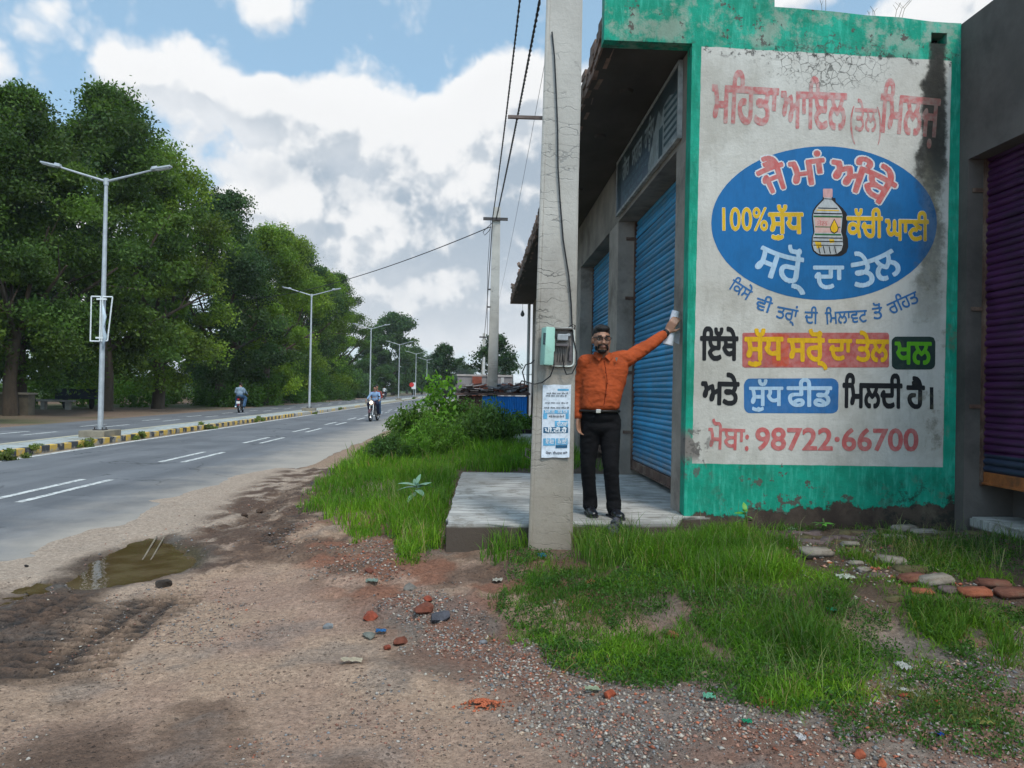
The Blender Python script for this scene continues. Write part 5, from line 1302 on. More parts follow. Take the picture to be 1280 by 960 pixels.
# ================================================================== MOTORCYCLES
RUB = weathered('tyre_rubber', (.015, .015, .016), .2, 20, .8); CHR = weathered('chrome', (.55, .55, .56), .1, 9, .25, 0, metal=.9); REDP = weathered('tank_black_red', (.06, .01, .012), .2, 6, .3, 0, spec=.6)
def torus(mb, c, r, rt, seg=24, s2=8):
    pts = [(c[0], c[1]+r*math.cos(a), c[2]+r*math.sin(a)) for a in np.linspace(0, 2*math.pi, seg+1)]
    mb.tube(pts, rt, s2, False)
def motorcycle(loc, rz, label, colr, k=1.0, lit=True):
    """front towards -Y"""
    t = empty('motorcycle', loc, rz, label=label, cat='motorcycle'); t.scale = (k, k, k)
    for y_ in (-.64, .62):
        wh = bpy.data.objects.new('wheel', None); C.objects.link(wh); wh.parent = t
        b = MB(); torus(b, (0, y_, .30), .255, .048); b.build('tyre', RUB, wh, smooth=True)
        b = MB(); torus(b, (0, y_, .30), .215, .016); b.cone((-.05, y_, .30), (.05, y_, .30), .045, .045, 10)
        for q_ in range(6):
            a = q_*math.pi/3; b.tube([(0, y_+.03*math.cos(a), .3+.03*math.sin(a)), (0, y_+.21*math.cos(a), .3+.21*math.sin(a))], .010, 5)
        b.build('rim', CHR, wh)
        b = MB(); rows = []
        for a in np.linspace(R(25), R(155), 10): rows.append([b.bm.verts.new((x_, y_+(.325-abs(x_)*.25)*math.cos(a), .30+(.325-abs(x_)*.25)*math.sin(a))) for x_ in (-.06, -.03, .03, .06)])
        for a, c_ in zip(rows, rows[1:]):
            for q_ in range(3): b.bm.faces.new((a[q_], a[q_+1], c_[q_+1], c_[q_]))
        b.build('mudguard', colr, t, smooth=True)
    b = MB()
    for sx in (-.085, .085): b.tube([(sx, -.64, .30), (sx, -.50, .70), (sx*.9, -.42, .92)], [.024, .024, .02], 8)
    b.box((0, -.47, .76), (.2, .05, .03)); b.build('fork', CHR, t, smooth=40)
    b = MB(); b.tube([(-.36, -.26, 1.00), (-.20, -.36, 1.02), (-.06, -.42, .94), (.06, -.42, .94), (.20, -.36, 1.02), (.36, -.26, 1.00)], .014, 6)
    b.build('handlebar', BLACKP, t)
    for sx in (-1, 1): MB().tube([(sx*.26, -.33, 1.02), (sx*.30, -.36, 1.16)], .006, 4).ball((sx*.31, -.37, 1.19), (.055, .015, .038)).build('mirror', BLACKP, t)
    b = MB(); b.ball((0, -.50, .90), (.11, .09, .11)); hl = b.build('headlight', colr, t, smooth=True)
    b = MB(); b.cone((0, -.565, .90), (0, -.60, .90), .09, .085, 16)
    if lit:
        m, g, p = base_mat('lit_headlight'); p.inputs['Emission Color'].default_value = (1, .72, .42, 1); p.inputs['Emission Strength'].default_value = 1.1
    else: m = CHR
    b.build('lens', m, hl)
    me = blob([], [((0, -.16, .82), (.125, .24, .12)), ((0, -.02, .80), (.10, .12, .09))], .03, 4); link('fuel_tank', me, colr, t)
    me = blob([[((0, .10, .83), .09), ((0, .35, .84), .10), ((0, .62, .90), .09)]], [], .03, 4); link('seat', me, BLACKP, t)
    b = MB(); b.box((0, -.02, .45), (.24, .30, .26), None, .04); b.box((0, -.10, .62), (.16, .2, .14), None, .02)
    for q_ in range(4): b.box((0, -.10, .57+.035*q_), (.2, .24, .01))
    b.build('engine', weathered('engine_grey', (.12, .12, .13), .3, 12, .5, metal=.4), t)
    b = MB(); b.tube([(0, -.42, .86), (0, -.10, .70), (0, .45, .74), (0, .78, .80)], .03, 6); b.tube([(0, -.42, .86), (0, -.3, .4), (0, .1, .32), (0, .62, .32)], .022, 6); b.build('frame', BLACKP, t)
    b = MB(); b.tube([(.12, -.18, .5), (.15, -.1, .28), (.16, .3, .28), (.17, .75, .36)], [.02, .022, .04, .045], 8); b.build('exhaust', CHR, t, smooth=40)
    b = MB(); b.box((0, .93, .78), (.10, .05, .07), None, .01); b.build('tail_light', weathered('red_lamp', (.5, .02, .02), .1, 9, .3), t)
    b = MB(); b.box((0, .95, .60), (.20, .012, .14)); b.build('number_plate', weathered('plate_white', (.6, .6, .58), .1), t)
    b = MB(); b.tube([(-.22, .05, .32), (.22, .05, .32)], .012, 6); b.tube([(-.2, .45, .38), (.2, .45, .38)], .01, 6)
    b.build('foot_rest', BLACKP, t)
    return t
def rider(loc, rz, label, shirtc, trc, back=False, y0=.18, hands='bar', k=1.0, up=0.0, lean=0.0):
    """seated rider in the motorcycle's own frame (front -Y)"""
    t = empty('person', loc, rz, label=label, cat='person'); t.scale = (k, k, k)
    z0_ = .93+up; ly = lean
    hp2, HP2, HE2 = head_parts((0, y0-.12+ly, z0_+.66), .95)
    n0 = (0, y0-.08+ly, z0_+.50)
    if hands == 'bar': el = [(s*.27, y0-.22, z0_+.22) for s in (-1, 1)]; wr = [(s*.32, -.26, 1.02) for s in (-1, 1)]
    else: el = [(s*.25, y0-.02, z0_+.18) for s in (-1, 1)]; wr = [(s*.17, y0-.28, z0_+.08) for s in (-1, 1)]
    sh = [(s*.18, y0-.05+ly*.8, z0_+.42) for s in (-1, 1)]
    kn = [(s*.22, y0-.42, z0_-.10) for s in (-1, 1)]; an = [(s*.20, y0-.15, .36+up*.3) for s in (-1, 1)]
    hip = [(s*.09, y0, z0_-.02) for s in (-1, 1)]
    ch = [[(n0, .055), ((0, y0-.10+ly, z0_+.58), .05)]]
    for s in (0, 1):
        sgn = -1 if s == 0 else 1
        ch += [[(sh[s], .045), (el[s], .038), (wr[s], .028)], [(hip[s], .08), (kn[s], .05), (an[s], .035)]]
        ch += hand(wr[s], (-sgn*.1, -1, -.1), (0, 0, -1), 1.0, .8, sgn)
    me = blob(ch, hp2 + [((0, y0-.03, z0_+.22), (.13, .09, .22))], .018, 4)
    link('body', me, SKIN, t)
    ch = [[(sh[s], .062), (el[s], .05), ((Vector(el[s]).lerp(Vector(wr[s]), .75)), .038)] for s in (0, 1)]
    link('shirt', blob(ch, [((0, y0-.03+ly*.7, z0_+.34), (.20, .12, .17)), ((0, y0-.0, z0_+.12), (.18, .13, .18))], .022, 5), shirtc, t)
    ch = [[(hip[s], .11), (kn[s], .085), (an[s], .06)] for s in (0, 1)]
    link('trousers', blob(ch, [((0, y0+.01, z0_), (.17, .13, .10))], .022, 5), trc, t)
    link('hair', blob([], [(HP2(0, .012, .055), (.078, .10, .068), HE2), (HP2(0, .045, .02), (.074, .065, .08), HE2)], .016, 2), HAIR, t)
    b = MB()
    for s in (0, 1): b.ball((an[s][0], an[s][1]-.06, an[s][2]-.05), (.045, .12, .04))
    b.build('shoe', BLACKP, t, smooth=True)
    return t
m1 = on_z(467.5, 526.5, 0); SKYB = cloth('pale_blue_shirt', (.20, .30, .46)); JEAN = cloth('blue_jeans', (.05, .10, .18)); NAVYT = cloth('navy_trousers', (.015, .02, .045)); GREYS = cloth('grey_blue_shirt', (.19, .25, .32)); REDS = cloth('dull_red_shirt', (.20, .05, .04))
m1 = Vector((m1.x, m1.y, RZ)); kk = .93; rz1 = R(-7)
motorcycle(m1, rz1, 'oncoming motorcycle with its headlamp lit on the near carriageway', REDP, kk)
rider(m1, rz1, 'rider in a pale blue shirt steering the oncoming motorcycle', SKYB, NAVYT, y0=.16, k=kk)
rider(m1, rz1, 'pillion passenger in pale blue jeans half hidden behind the oncoming rider', REDS, JEAN, y0=.50, hands='lap', k=kk, up=.05)
m2 = on_z(301, 515.5, .03); m2 = Vector((m2.x, m2.y, .03))
rz2 = R(180+8)
motorcycle(m2, rz2, 'motorcycle seen from behind going away on the far carriageway by the trees', weathered('red_paint', (.25, .01, .01), .1, 5, .3, 0, spec=.6), kk, False)
rider(m2, rz2, 'front rider leaning forward on the motorcycle going away', GREYS, JEAN, y0=.16, k=kk)
rider(m2, rz2, 'pillion in a grey-blue shirt with his back to us on the motorcycle going away', GREYS, JEAN, y0=.50, hands='lap', k=kk, up=.05)
m3 = Vector((-12.6, 101, .03))
motorcycle(m3, R(180), 'tiny far motorcycle on the other carriageway beyond the third lamp', REDP, 1.0, False)
rider(m3, R(180), 'tiny rider in a pale shirt on the far motorcycle', cloth('white_shirt', (.45, .48, .5)), NAVYT, y0=.2, k=1.0)
# ================================================================== VEGETATION
def quads_leaves(c, l, wd, col, up=.0, seed=0):
    """rhombic leaves at c (N,3) with random facing"""
    r = np.random.default_rng(seed); n = len(c)
    d = r.normal(size=(n, 3)); d[:, 2] += up; d /= np.linalg.norm(d, axis=1)[:, None]
    e = np.cross(d, r.normal(size=(n, 3))); e /= np.linalg.norm(e, axis=1)[:, None]
    l = np.broadcast_to(l, n)[:, None]; w_ = np.broadcast_to(wd, n)[:, None]
    v = np.stack([c-d*l*.5, c+e*w_*.5-d*l*.05, c+d*l*.5, c-e*w_*.5-d*l*.05], 1).reshape(-1, 3)
    return v, np.arange(n*4).reshape(-1, 4), np.repeat(col, 4, 0)
def blades(Pn, h, wd, lean, col, seed=0, droop=.5):
    r = np.random.default_rng(seed); n = len(Pn)
    a = r.uniform(0, 2*np.pi, n); b = r.uniform(0, 2*np.pi, n)
    s = np.stack([np.cos(a), np.sin(a), 0*a], 1)*(wd*.5)[:, None]
    ld = np.stack([np.cos(b), np.sin(b), 0*b], 1)*(lean*h)[:, None]
    up_ = np.array([0, 0, 1.])
    mid = Pn + ld*.35 + up_*(h*.6)[:, None]; tip = Pn + ld + up_*(h*(1-droop*lean*lean))[:, None]
    v = np.stack([Pn-s, Pn+s, mid-s*.8, mid+s*.8, tip], 1).reshape(-1, 3)
    i = np.arange(n)*5
    q_ = np.stack([i, i+1, i+3, i+2], 1); t_ = np.stack([i+2, i+3, i+4], 1)
    return v, q_, t_, np.repeat(col, 5, 0)
LEAF = leafmat('tree_leaf', (1, 1, 1), .38); GRASSM = leafmat('grass_blade', (1, 1, 1), .42)
BARK = weathered('bark', S2L(74, 64, 54), .3, 3, .95, .8, 16, dirt=S2L(50, 42, 36), dirtamt=.4, stretch=(1, 1, .35))
def tree_meshes(seed, H, Rc, z0, nclu, nleaf, ls, base, trunk_r=.32, airy=0.0, fork=.28):
    rr = random.Random(seed); r = np.random.default_rng(seed)
    b = MB(); hub = H*fork
    pts = [Vector((0, 0, -.3)), Vector((rr.uniform(-.1, .1), rr.uniform(-.1, .1), hub*.4)), Vector((rr.uniform(-.35, .35), rr.uniform(-.3, .3), hub))]
    b.tube(pts, [trunk_r*1.25, trunk_r, trunk_r*.82], 10)
    ends = []
    nl = 7
    for k in range(nl):
        a = k*2*math.pi/nl+rr.uniform(-.3, .3); el = rr.uniform(.35, 1.25) if k else 1.4
        L = (H-hub)*rr.uniform(.38, .6)*(.65+.35*math.sin(el))
        p0 = pts[2]+Vector((0, 0, -rr.uniform(0, hub*.35))); d = Vector((math.cos(a)*math.cos(el)*1.1, math.sin(a)*math.cos(el)*1.1, math.sin(el)))
        p1 = p0+d*L*.5+Vector((0, 0, .3)); p2_ = p0+d*L+Vector((rr.uniform(-.6, .6), rr.uniform(-.6, .6), .7))
        b.tube([p0, p1, p2_], [trunk_r*.5, trunk_r*.34, trunk_r*.16], 6); ends.append(p2_)
        for q_ in range(3):
            s_ = p0.lerp(p1, rr.uniform(.5, 1)) if q_ == 0 else p1.lerp(p2_, rr.uniform(.1, .8))
            e_ = s_+Vector((rr.uniform(-1, 1), rr.uniform(-1, 1), rr.uniform(-.1, 1)))*rr.uniform(1.2, 2.6); b.tube([s_, e_], [trunk_r*.16, trunk_r*.05], 5); ends.append(e_)
    tm = b.mesh('trunk', 60)
    cc = []
    tries = 0
    while len(cc) < nclu and tries < nclu*40:
        tries += 1
        t = rr.random()**.8; zz = z0+(H-z0)*t
        prof = Rc*(math.sin(math.pi*min(1, (.16+t*.84)))**.55)*(1-.25*t)
        lob = 1+.26*math.sin(3*rr.random()+seed)+.15*math.sin(5*zz+seed)
        a = rr.uniform(0, 2*math.pi); lobe = .76+.30*math.sin(2.0*a+seed*1.7+zz*.55)+.24*math.sin(3*a+zz*1.3+seed)
        rad = prof*lobe*(rr.uniform(.35, 1)**.5 if rr.random() < .8 else rr.random())
        cc.append((rad*math.cos(a), rad*math.sin(a), zz, rad/max(prof, .1)))
    V = []; CL = []; S = []
    for k, (x_, y_, z_, e_) in enumerate(cc):
        n = int(nleaf/nclu*rr.uniform(.5, 1.5)); R_ = rr.uniform(.42, 1.12)*(Rc/5.2)
        d = r.normal(size=(n, 3)); d /= np.linalg.norm(d, axis=1)[:, None]
        rad = R_*np.clip(r.normal(.78, .26, n), .05, 1.45)
        p_ = d*rad[:, None]*np.array([1.1, 1.1, .72]); p_[:, 2] -= .25*(p_[:, 0]**2+p_[:, 1]**2)/R_*rr.uniform(0, 1.6); tw = rr.uniform(0, 6.28); p_ += np.outer(np.clip(r.normal(0, .5, n), -1.2, 1.2), [math.cos(tw)*.5, math.sin(tw)*.5, rr.uniform(-.5, .3)])
        V.append(p_+np.array([x_, y_, z_]))
        tone = rr.uniform(.60, 1.65); yel = rr.random()**1.5
        cl = np.array(base)*tone; cl = cl*(1-yel*.5)+np.array([base[0]*1.75, base[1]*1.35, base[2]*.8])*tone*yel*.5
        CL.append(cl[None, :]*r.uniform(.72, 1.3, (n, 1))*np.array([1, 1, 1]))
        S.append(np.full(n, ls)*r.uniform(.6, 1.3, n))
    V = np.concatenate(V); CL = np.concatenate(CL); S = np.concatenate(S)
    keep = V[:, 2] > .6; V, CL, S = V[keep], CL[keep], S[keep]
    v, q_, c_ = quads_leaves(V, S, S*.55, CL, .15, seed)
    cm = mesh_np('crown', v, quads=q_, colors=c_)
    tm.materials.append(BARK); cm.materials.append(LEAF)
    return tm, cm
GRN = (.046, .088, .016); GRN2 = (.085, .140, .018); GRN3 = (.030, .062, .020)
TV = [tree_meshes(1, 17.0, 5.6, 2.0, 150, 72000, .21, GRN), tree_meshes(2, 15.5, 5.2, 1.6, 140, 66000, .20, GRN2), tree_meshes(3, 15.0, 4.9, 1.6, 135, 62000, .20, GRN3), tree_meshes(4, 13.5, 4.8, .8, 125, 56000, .20, (.080, .140, .014))]
TVfar = tree_meshes(8, 15.5, 7.2, 1.5, 110, 22000, .48, (.034, .072, .022), .4); TVdark = tree_meshes(9, 7.4, 4.2, .6, 70, 11000, .30, (.022, .050, .020), .2)
def tree(var, x, y, s, rz, label, group=None, name='roadside_tree', sz=1.0, z=0.0):
    t = empty(name, (x, y, z), rz, label=label, cat='tree', group=group); t.scale = (s, s, s*sz)
    tm, cm = var
    link('trunk', tm, None, t); link('crown', cm, None, t); return t
TG = 'large roadside trees beyond the far carriageway'
for args in [
    (TV[1], -21.5, 25.5, .86, 2.1, 'tree cut off by the left edge of the picture'),
    (TV[0], -19.8, 33.0, .80, .4, 'thick-trunked tree beside the low cement wall, far left'),
    (TV[2], -21.5, 36.5, .92, 1.7, 'dark tree between the thick trunk and the first lamp'),
    (TV[0], -19.5, 40.5, .97, 3.3, 'tallest crown, its trunk just left of the first street lamp'),
    (TV[1], -18.9, 45.5, .98, 5.2, 'tree with the trunk just right of the first street lamp'),
    (TV[2], -17.6, 52.5, .98, .2, 'leaning tree behind the low green branches'),
    (TV[3], -16.4, 58.5, .98, 2.9, 'bright low-hanging tree above the motorcycle riding away'),
    (TV[1], -17.6, 68.0, .98, 4.0, 'tree in the gap between the first and second lamp'),
    (TV[2], -18.5, 78.0, 1.04, 1.1, 'dark full tree directly behind the second lamp'),
    (TV[3], -18.8, 89.0, 1.10, 5.8, 'tree just right of the second lamp'),
    (TV[0], -18.6, 99.0, .93, 2.2, 'last tree of the row, standing out against the sky above the gravel lay-by')]:
    tree(*args, group=TG)
for k, (x_, y_, s_, rz) in enumerate([(-33, 30, .8, 1), (-31, 40, .85, 2.2), (-34, 52, .85, 3.1), (-30, 62, .8, 4.4), (-31, 75, .9, .4), (-30, 90, .9, 5.1), (-29, 106, .85, 2.6)]):
    tree(TV[(k+2) % 4], x_, y_, s_, rz, ['second-row tree glimpsed behind the far left trunk', 'second-row tree glimpsed behind the first lamp', 'second-row tree behind the leaning trunk', 'second-row tree behind the bright low branches', 'second-row tree behind the second lamp', 'second-row tree behind the right end of the row', 'second-row tree past the end of the dark row'][k], 'trees standing behind the roadside row')
FG = 'distant trees closing off the road'
for k, (x_, y_, s_, rz, sz, lb) in enumerate([(-17.0, 150, 1.0, .3, 1.03, 'tall airy tree with a rounded double crown beyond the oncoming motorcycle'), (-22, 150, .70, 2.3, .9, 'lower dark tree against the left of the tall airy tree'), (-15, 172, .72, 4.3, .95, 'dark tree behind the fourth lamp'),
        (-20, 210, .75, 1.1, 1, 'far dark tree behind the red and white board'), (-13.5, 225, .75, 3.7, 1, 'far tree behind the sixth lamp'), (-22, 270, .85, 5.5, 1, 'hazy tree at the vanishing point, left'), (-9, 300, .85, 2.5, 1, 'hazy tree at the vanishing point, middle'), (8, 290, .8, .9, 1, 'hazy tree at the vanishing point, right'), (-36, 160, .7, 1.9, .9, 'round tree over the scrub past the gravel lay-by'), (-48, 185, .8, .2, .9, 'far tree behind the scrub past the gravel lay-by')]):
    tree(TVfar, x_, y_, s_, rz, lb, FG, 'distant_tree', sz)
for k, (x_, y_, s_, sz, lb) in enumerate([(-20.5, 136, .52, .8, 'low dark tree in front of the tall airy tree, left'), (-15.8, 128, .42, .8, 'low dark tree right behind the third lamp'), (-27, 140, .5, .75, 'low tree over the lay-by scrub'), (-14.5, 190, .6, .9, 'dark tree right of the fourth lamp'), (-13.5, 250, .7, .9, 'hazy tree left of the vanishing point'), (-5, 380, .9, .9, 'faintest tree above the end of the road')]):
    tree(TVfar, x_, y_, s_, k*1.3, lb, FG, 'distant_tree', sz)
tree(TVdark, 1.6, 84, 1.02, .6, 'dark spreading tree behind the second concrete pole', None, 'dark_tree', .98)
tree(TVdark, -4.2, 92, .72, 2.6, 'thin scraggly tree left of the dark spreading tree', None, 'dark_tree', 1.25)
tree(TVdark, 8.5, 110, .75, 4.0, 'low tree seen between the second pole and the shops', None, 'dark_tree', .8)
tree(TVdark, 14.5, 130, .85, 5.0, 'low tree partly hidden by the shop canopy pipe', None, 'dark_tree', .8)
def leafmass(name, boxes, n, ls, base, label=None, cat=None, kind='stuff', seed=5, mat=None, up=.2):
    """low foliage heaped over the given mounds (x, y, rx, ry, h)"""
    r = np.random.default_rng(seed); ar = np.array([b_[2]*b_[3]*max(b_[4], .3) for b_ in boxes]); ar = ar/ar.sum(); V = []; CL = []
    for (x_, y_, rx, ry, h), f in zip(boxes, ar):
        k = max(20, int(n*f)); nsub = max(4, int(k/260))
        sc_ = r.normal(size=(nsub, 3)); sc_ /= np.linalg.norm(sc_, axis=1)[:, None]; sc_[:, 2] = np.abs(sc_[:, 2]); sc_ *= r.uniform(.35, .95, (nsub, 1))
        which = r.integers(0, nsub, k); d = r.normal(size=(k, 3)); d /= np.linalg.norm(d, axis=1)[:, None]
        p_ = sc_[which] + d*r.uniform(.12, .34, (k, 1))
        p_[:, 2] = np.abs(p_[:, 2])
        V.append(np.stack([x_+p_[:, 0]*rx, y_+p_[:, 1]*ry, p_[:, 2]*h], 1))
        tone = r.uniform(.65, 1.35, nsub)[which]
        CL.append(np.array(base)[None]*tone[:, None]*r.uniform(.7, 1.3, (k, 1)))
    V = np.concatenate(V); CL = np.concatenate(CL)
    V[:, 2] += hgt(V[:, 0], V[:, 1])
    v, q_, c_ = quads_leaves(V, ls*r.uniform(.6, 1.4, len(V)), ls*.5*r.uniform(.6, 1.4, len(V)), CL, up, seed)
    return link(name, mesh_np(name, v, quads=q_, colors=c_), mat or LEAF, None, label=label, cat=cat, kind=kind)
rr = random.Random(5)
leafmass('undergrowth', [(rr.uniform(-34, -24), y_+rr.uniform(-2, 2), 3.2, 3.2, rr.uniform(1.8, 3.6)) for y_ in range(22, 118, 3)] + [(rr.uniform(-40, -34), y_, 4, 4, rr.uniform(4, 6.5)) for y_ in range(26, 150, 5)] + [(-20.5-rr.random()*2.5, y_, 2.2, 3, rr.uniform(.8, 1.7)) for y_ in range(46, 106, 5)], 90000, .28, (.060, .125, .014), 'tangled green undergrowth under the roadside trees', 'undergrowth')
for k, (x_, y_, rx, ry, h, lb) in enumerate([(-19.5, 118, 4.2, 4, 4.6, 'rounded thorny scrub bush behind the third lamp'), (-25, 122, 4, 4, 4.6, 'green scrub bush left of the rounded one by the lay-by'), (-17.2, 108, 1.3, 2, 1.2, 'low scrub at the edge of the gravel lay-by')]):
    leafmass('scrub_bush', [(x_, y_, rx, ry, h)], 7000, .34, (.045, .085, .030), lb, 'bush', 'thing', 20+k)
rr = random.Random(9)
leafmass('distant_woodland', [(x_, rr.uniform(320, 460), 14, 14, rr.uniform(7, 13)) for x_ in range(-260, 300, 15)], 30000, 1.6, (.045, .075, .035), 'pale line of woodland on the horizon', 'woodland')
rr = random.Random(31)
for k, (x_, y_, rx, h, lb) in enumerate([(-16.8, 53, 2.0, 2.6, 'bright bush hanging to the ground just left of the motorcycle riding away'), (-16.4, 59, 2.4, 3.6, 'tall bright bush right behind the motorcycle riding away'), (-16.6, 66, 2.4, 3.2, 'green bush midway between the first and second lamp'), (-16.4, 74, 2.6, 4.0, 'tall bush left of the second lamp foot'), (-16.6, 83, 2.6, 3.6, 'bush right of the second lamp foot'), (-16.4, 92, 2.4, 4.2, 'large bush under the last tree of the row')]):
    leafmass('roadside_bush', [(x_, y_, rx, 2.6, h), (x_-1.5, y_+2, rx, 2.6, h*1.4)], 9000, .19, (.060, .125, .014) if k % 2 else (.045, .10, .014), lb, 'bush', 'thing', 50+k)
# ---- grass
def scatter(P, n, seed, zf=gz_at):
    r = np.random.default_rng(seed); lo, hi = P.min(0), P.max(0); out = []
    tot = 0
    while tot < n:
        c = r.uniform(lo, hi, (n*2, 2)); c = c[inpoly(P, c[:, 0], c[:, 1])]; out.append(c); tot += len(c)
        if len(c) == 0: break
    c = np.concatenate(out)[:n]
    return c
GP = dict(
 A=poly_px([(366,640),(385,612),(425,580),(462,556),(500,550),(660,550),(662,585),(640,592),(578,592),(560,640),(556,652),(525,640),(480,662),(440,672),(405,655)]),
 A2=poly_px([(500,598),(572,594),(560,650),(556,688),(530,705),(505,690),(480,668),(470,640)]),
 G0=poly_px([(575,556),(775,556),(772,591),(578,591)]),
 B=poly_px([(590,668),(662,666),(664,690),(640,712),(600,700)]), B2=poly_px([(714,668),(800,668),(815,700),(740,722),(712,700)]),
 CC=poly_px([(700,690),(770,676),(850,656),(930,662),(1000,688),(1008,728),(940,762),(860,758),(770,722)]),
 D=poly_px([(655,800),(700,772),(760,770),(820,800),(860,840),(840,872),(760,862),(690,838)]),
 E=poly_px([(850,748),(940,738),(1040,745),(1110,775),(1135,830),(1080,875),(990,895),(900,880),(840,840)]),
 E2=poly_px([(950,760),(1030,750),(1090,780),(1100,830),(1020,850),(960,820)]),
 F=poly_px([(1010,690),(1100,668),(1290,672),(1290,735),(1200,728),(1110,712)]), H=poly_px([(1130,752),(1290,765),(1290,850),(1200,830),(1140,800)]),
 K=poly_px([(600,745),(650,730),(640,800),(600,790)]), Lx=poly_px([(1000,860),(1290,830),(1290,960),(1050,930)]), M2=poly_px([(640,690),(860,700),(860,860),(700,820),(620,760)]), W0=poly_px([(850,650),(1200,652),(1200,662),(850,668)]),
 N1=poly_px([(490,672),(530,668),(525,705),(495,705)]), N2=poly_px([(430,655),(470,650),(480,670),(440,680)]))
gb = []
def grass(P, n, h, wd, cols, seed, lean=.55, patch=None, edge=.25):
    c = scatter(P, n, seed); r = np.random.default_rng(seed+100)
    d = polydist(P, c[:, 0], c[:, 1]); keep = r.random(len(c)) < sstep(-.02, edge, d+(fbm(c[:, 0], c[:, 1], 3, 3, seed)-.5)*edge*2)
    if patch: keep &= fbm(c[:, 0], c[:, 1], patch[0], 3, seed+3) > patch[1]
    keep &= ~((c[:, 0] > -.27) & (c[:, 0] < 2.4) & (c[:, 1] > 6.1) & (c[:, 1] < 9.99))
    keep &= ~((c[:, 1] > WALLY-.02) & (c[:, 0] > FX-.02))
    c = c[keep]; n = len(c)
    z = gz_at(c[:, 0], c[:, 1])-.01
    hh = r.uniform(h[0], h[1], n)*(.55+.9*fbm(c[:, 0], c[:, 1], 2.2, 3, seed+9)); ww = r.uniform(.6, 1.3, n)*wd
    k = r.random(n)[:, None]; a_, b_ = np.array(cols[0]), np.array(cols[1]); cl = a_*(1-k)+b_*k
    dry = r.random(n) < .07; cl[dry] = np.array([.20, .17, .07])
    vr = fbm(c[:, 0], c[:, 1], 1.8, 3, 77)[:, None]; cl = cl*r.uniform(.7, 1.3, (n, 1))*(.5+vr)*np.concatenate([.75+.6*vr, 1+0*vr, 1+0*vr], 1)
    gb.append(blades(np.column_stack([c, z]), hh, ww, r.uniform(.1, 1, n)*lean*1.6, cl, seed))
G1 = ((.062, .165, .010), (.14, .28, .020)); G2 = ((.045, .120, .012), (.10, .20, .022)); G3 = ((.06, .10, .02), (.13, .17, .05))
grass(GP['A'], 52000, (.07, .20), .009, G1, 1); grass(GP['A2'], 9000, (.08, .28), .008, G1, 2); grass(GP['G0'], 9000, (.08, .26), .010, G1, 3)
grass(GP['B'], 1600, (.08, .26), .006, G1, 4); grass(GP['B2'], 2600, (.08, .28), .006, G2, 5); grass(GP['CC'], 30000, (.06, .20), .0055, G1, 6, .75, None, .5)
grass(GP['D'], 9500, (.04, .13), .005, G1, 7, 1.0, (2.2, .38), .5); grass(GP['E'], 17000, (.035, .12), .005, G1, 8, 1.0, (2.2, .36), .5); grass(GP['E2'], 2600, (.08, .24), .0055, G2, 9, .9, (3, .42))
grass(GP['F'], 7000, (.04, .13), .006, G2, 10, .8, (3, .44)); grass(GP['H'], 6000, (.04, .15), .006, G2, 11, .8, (3, .42)); grass(GP['K'], 1500, (.03, .08), .006, G3, 12, .8, (4, .45))
FILL = poly_px([(640,700),(860,690),(1040,700),(1150,760),(1190,830),(1060,895),(880,885),(700,855),(620,770)])
grass(FILL, 25000, (.025, .10), .0048, G1, 40, 1.0, (2.0, .43), .4)
grass(poly_px([(1000,690),(1290,680),(1290,870),(1150,850),(1080,760)]), 9000, (.025, .09), .005, G1, 41, 1.0, (2.4, .44), .3)
grass(GP['Lx'], 4500, (.03, .10), .005, G3, 13, .9, (4, .53)); grass(GP['M2'], 17000, (.025, .09), .0048, G2, 14, 1.0, (2.6, .42), .5); grass(GP['W0'], 2200, (.04, .14), .007, G2, 15, .8)
grass(GP['N1'], 2200, (.03, .12), .007, G1, 16); grass(GP['N2'], 1600, (.03, .10), .007, G1, 17)
r_s = ((.16, .22, .09), (.22, .22, .10))
grass(GP['E'], 350, (.15, .32), .0026, r_s, 31, 1.0); grass(GP['CC'], 400, (.16, .34), .0032, r_s, 32, .6); grass(GP['F'], 500, (.12, .28), .0032, r_s, 33, .7); grass(GP['A2'], 500, (.2, .4), .004, r_s, 34, .6)
# far strips beyond the platform and beside the road
fp = np.array([[-2.55, 12.5], [.55, 12.5], [.5, 16], [.5, 45], [-2.3, 45], [-2.7, 25]])
grass(fp, 26000, (.10, .36), .016, G1, 18, .6)
vs, qs, ts, cs = [], [], [], []; off = 0
for v, q_, t_, c_ in gb: vs.append(v); qs.append(q_+off); ts.append(t_+off); cs.append(c_); off += len(v)
link('grass', mesh_np('grass', np.concatenate(vs), np.concatenate(qs), np.concatenate(ts), np.concatenate(cs)), GRASSM, None, label='green grass on the verge and in front of the painted wall', cat='grass', kind='stuff')
# ---- creeping weeds: small round leaves close to the soil
wl = []; wc = []
for nm, n in (('CC', 6000), ('D', 7000), ('E', 12000), ('M2', 14000), ('F', 6000), ('H', 6000), ('A2', 2500), ('Lx', 5000), ('N1', 700), ('A', 8000)):
    c = scatter(GP[nm], n, 300+n); r = np.random.default_rng(n)
    keep = fbm(c[:, 0], c[:, 1], 3.5, 3, 11) > .45
    keep &= ~((c[:, 0] > -.27) & (c[:, 0] < 2.4) & (c[:, 1] > 6.1) & (c[:, 1] < 9.99)) & ~((c[:, 1] > WALLY-.02) & (c[:, 0] > FX-.02))
    c = c[keep]; wl.append(np.column_stack([c, gz_at(c[:, 0], c[:, 1])+r.uniform(.005, .05, len(c))])); wc.append(np.array([.05, .115, .02])*r.uniform(.6, 1.5, (len(c), 1)))
wl = np.concatenate(wl); wc = np.concatenate(wc)
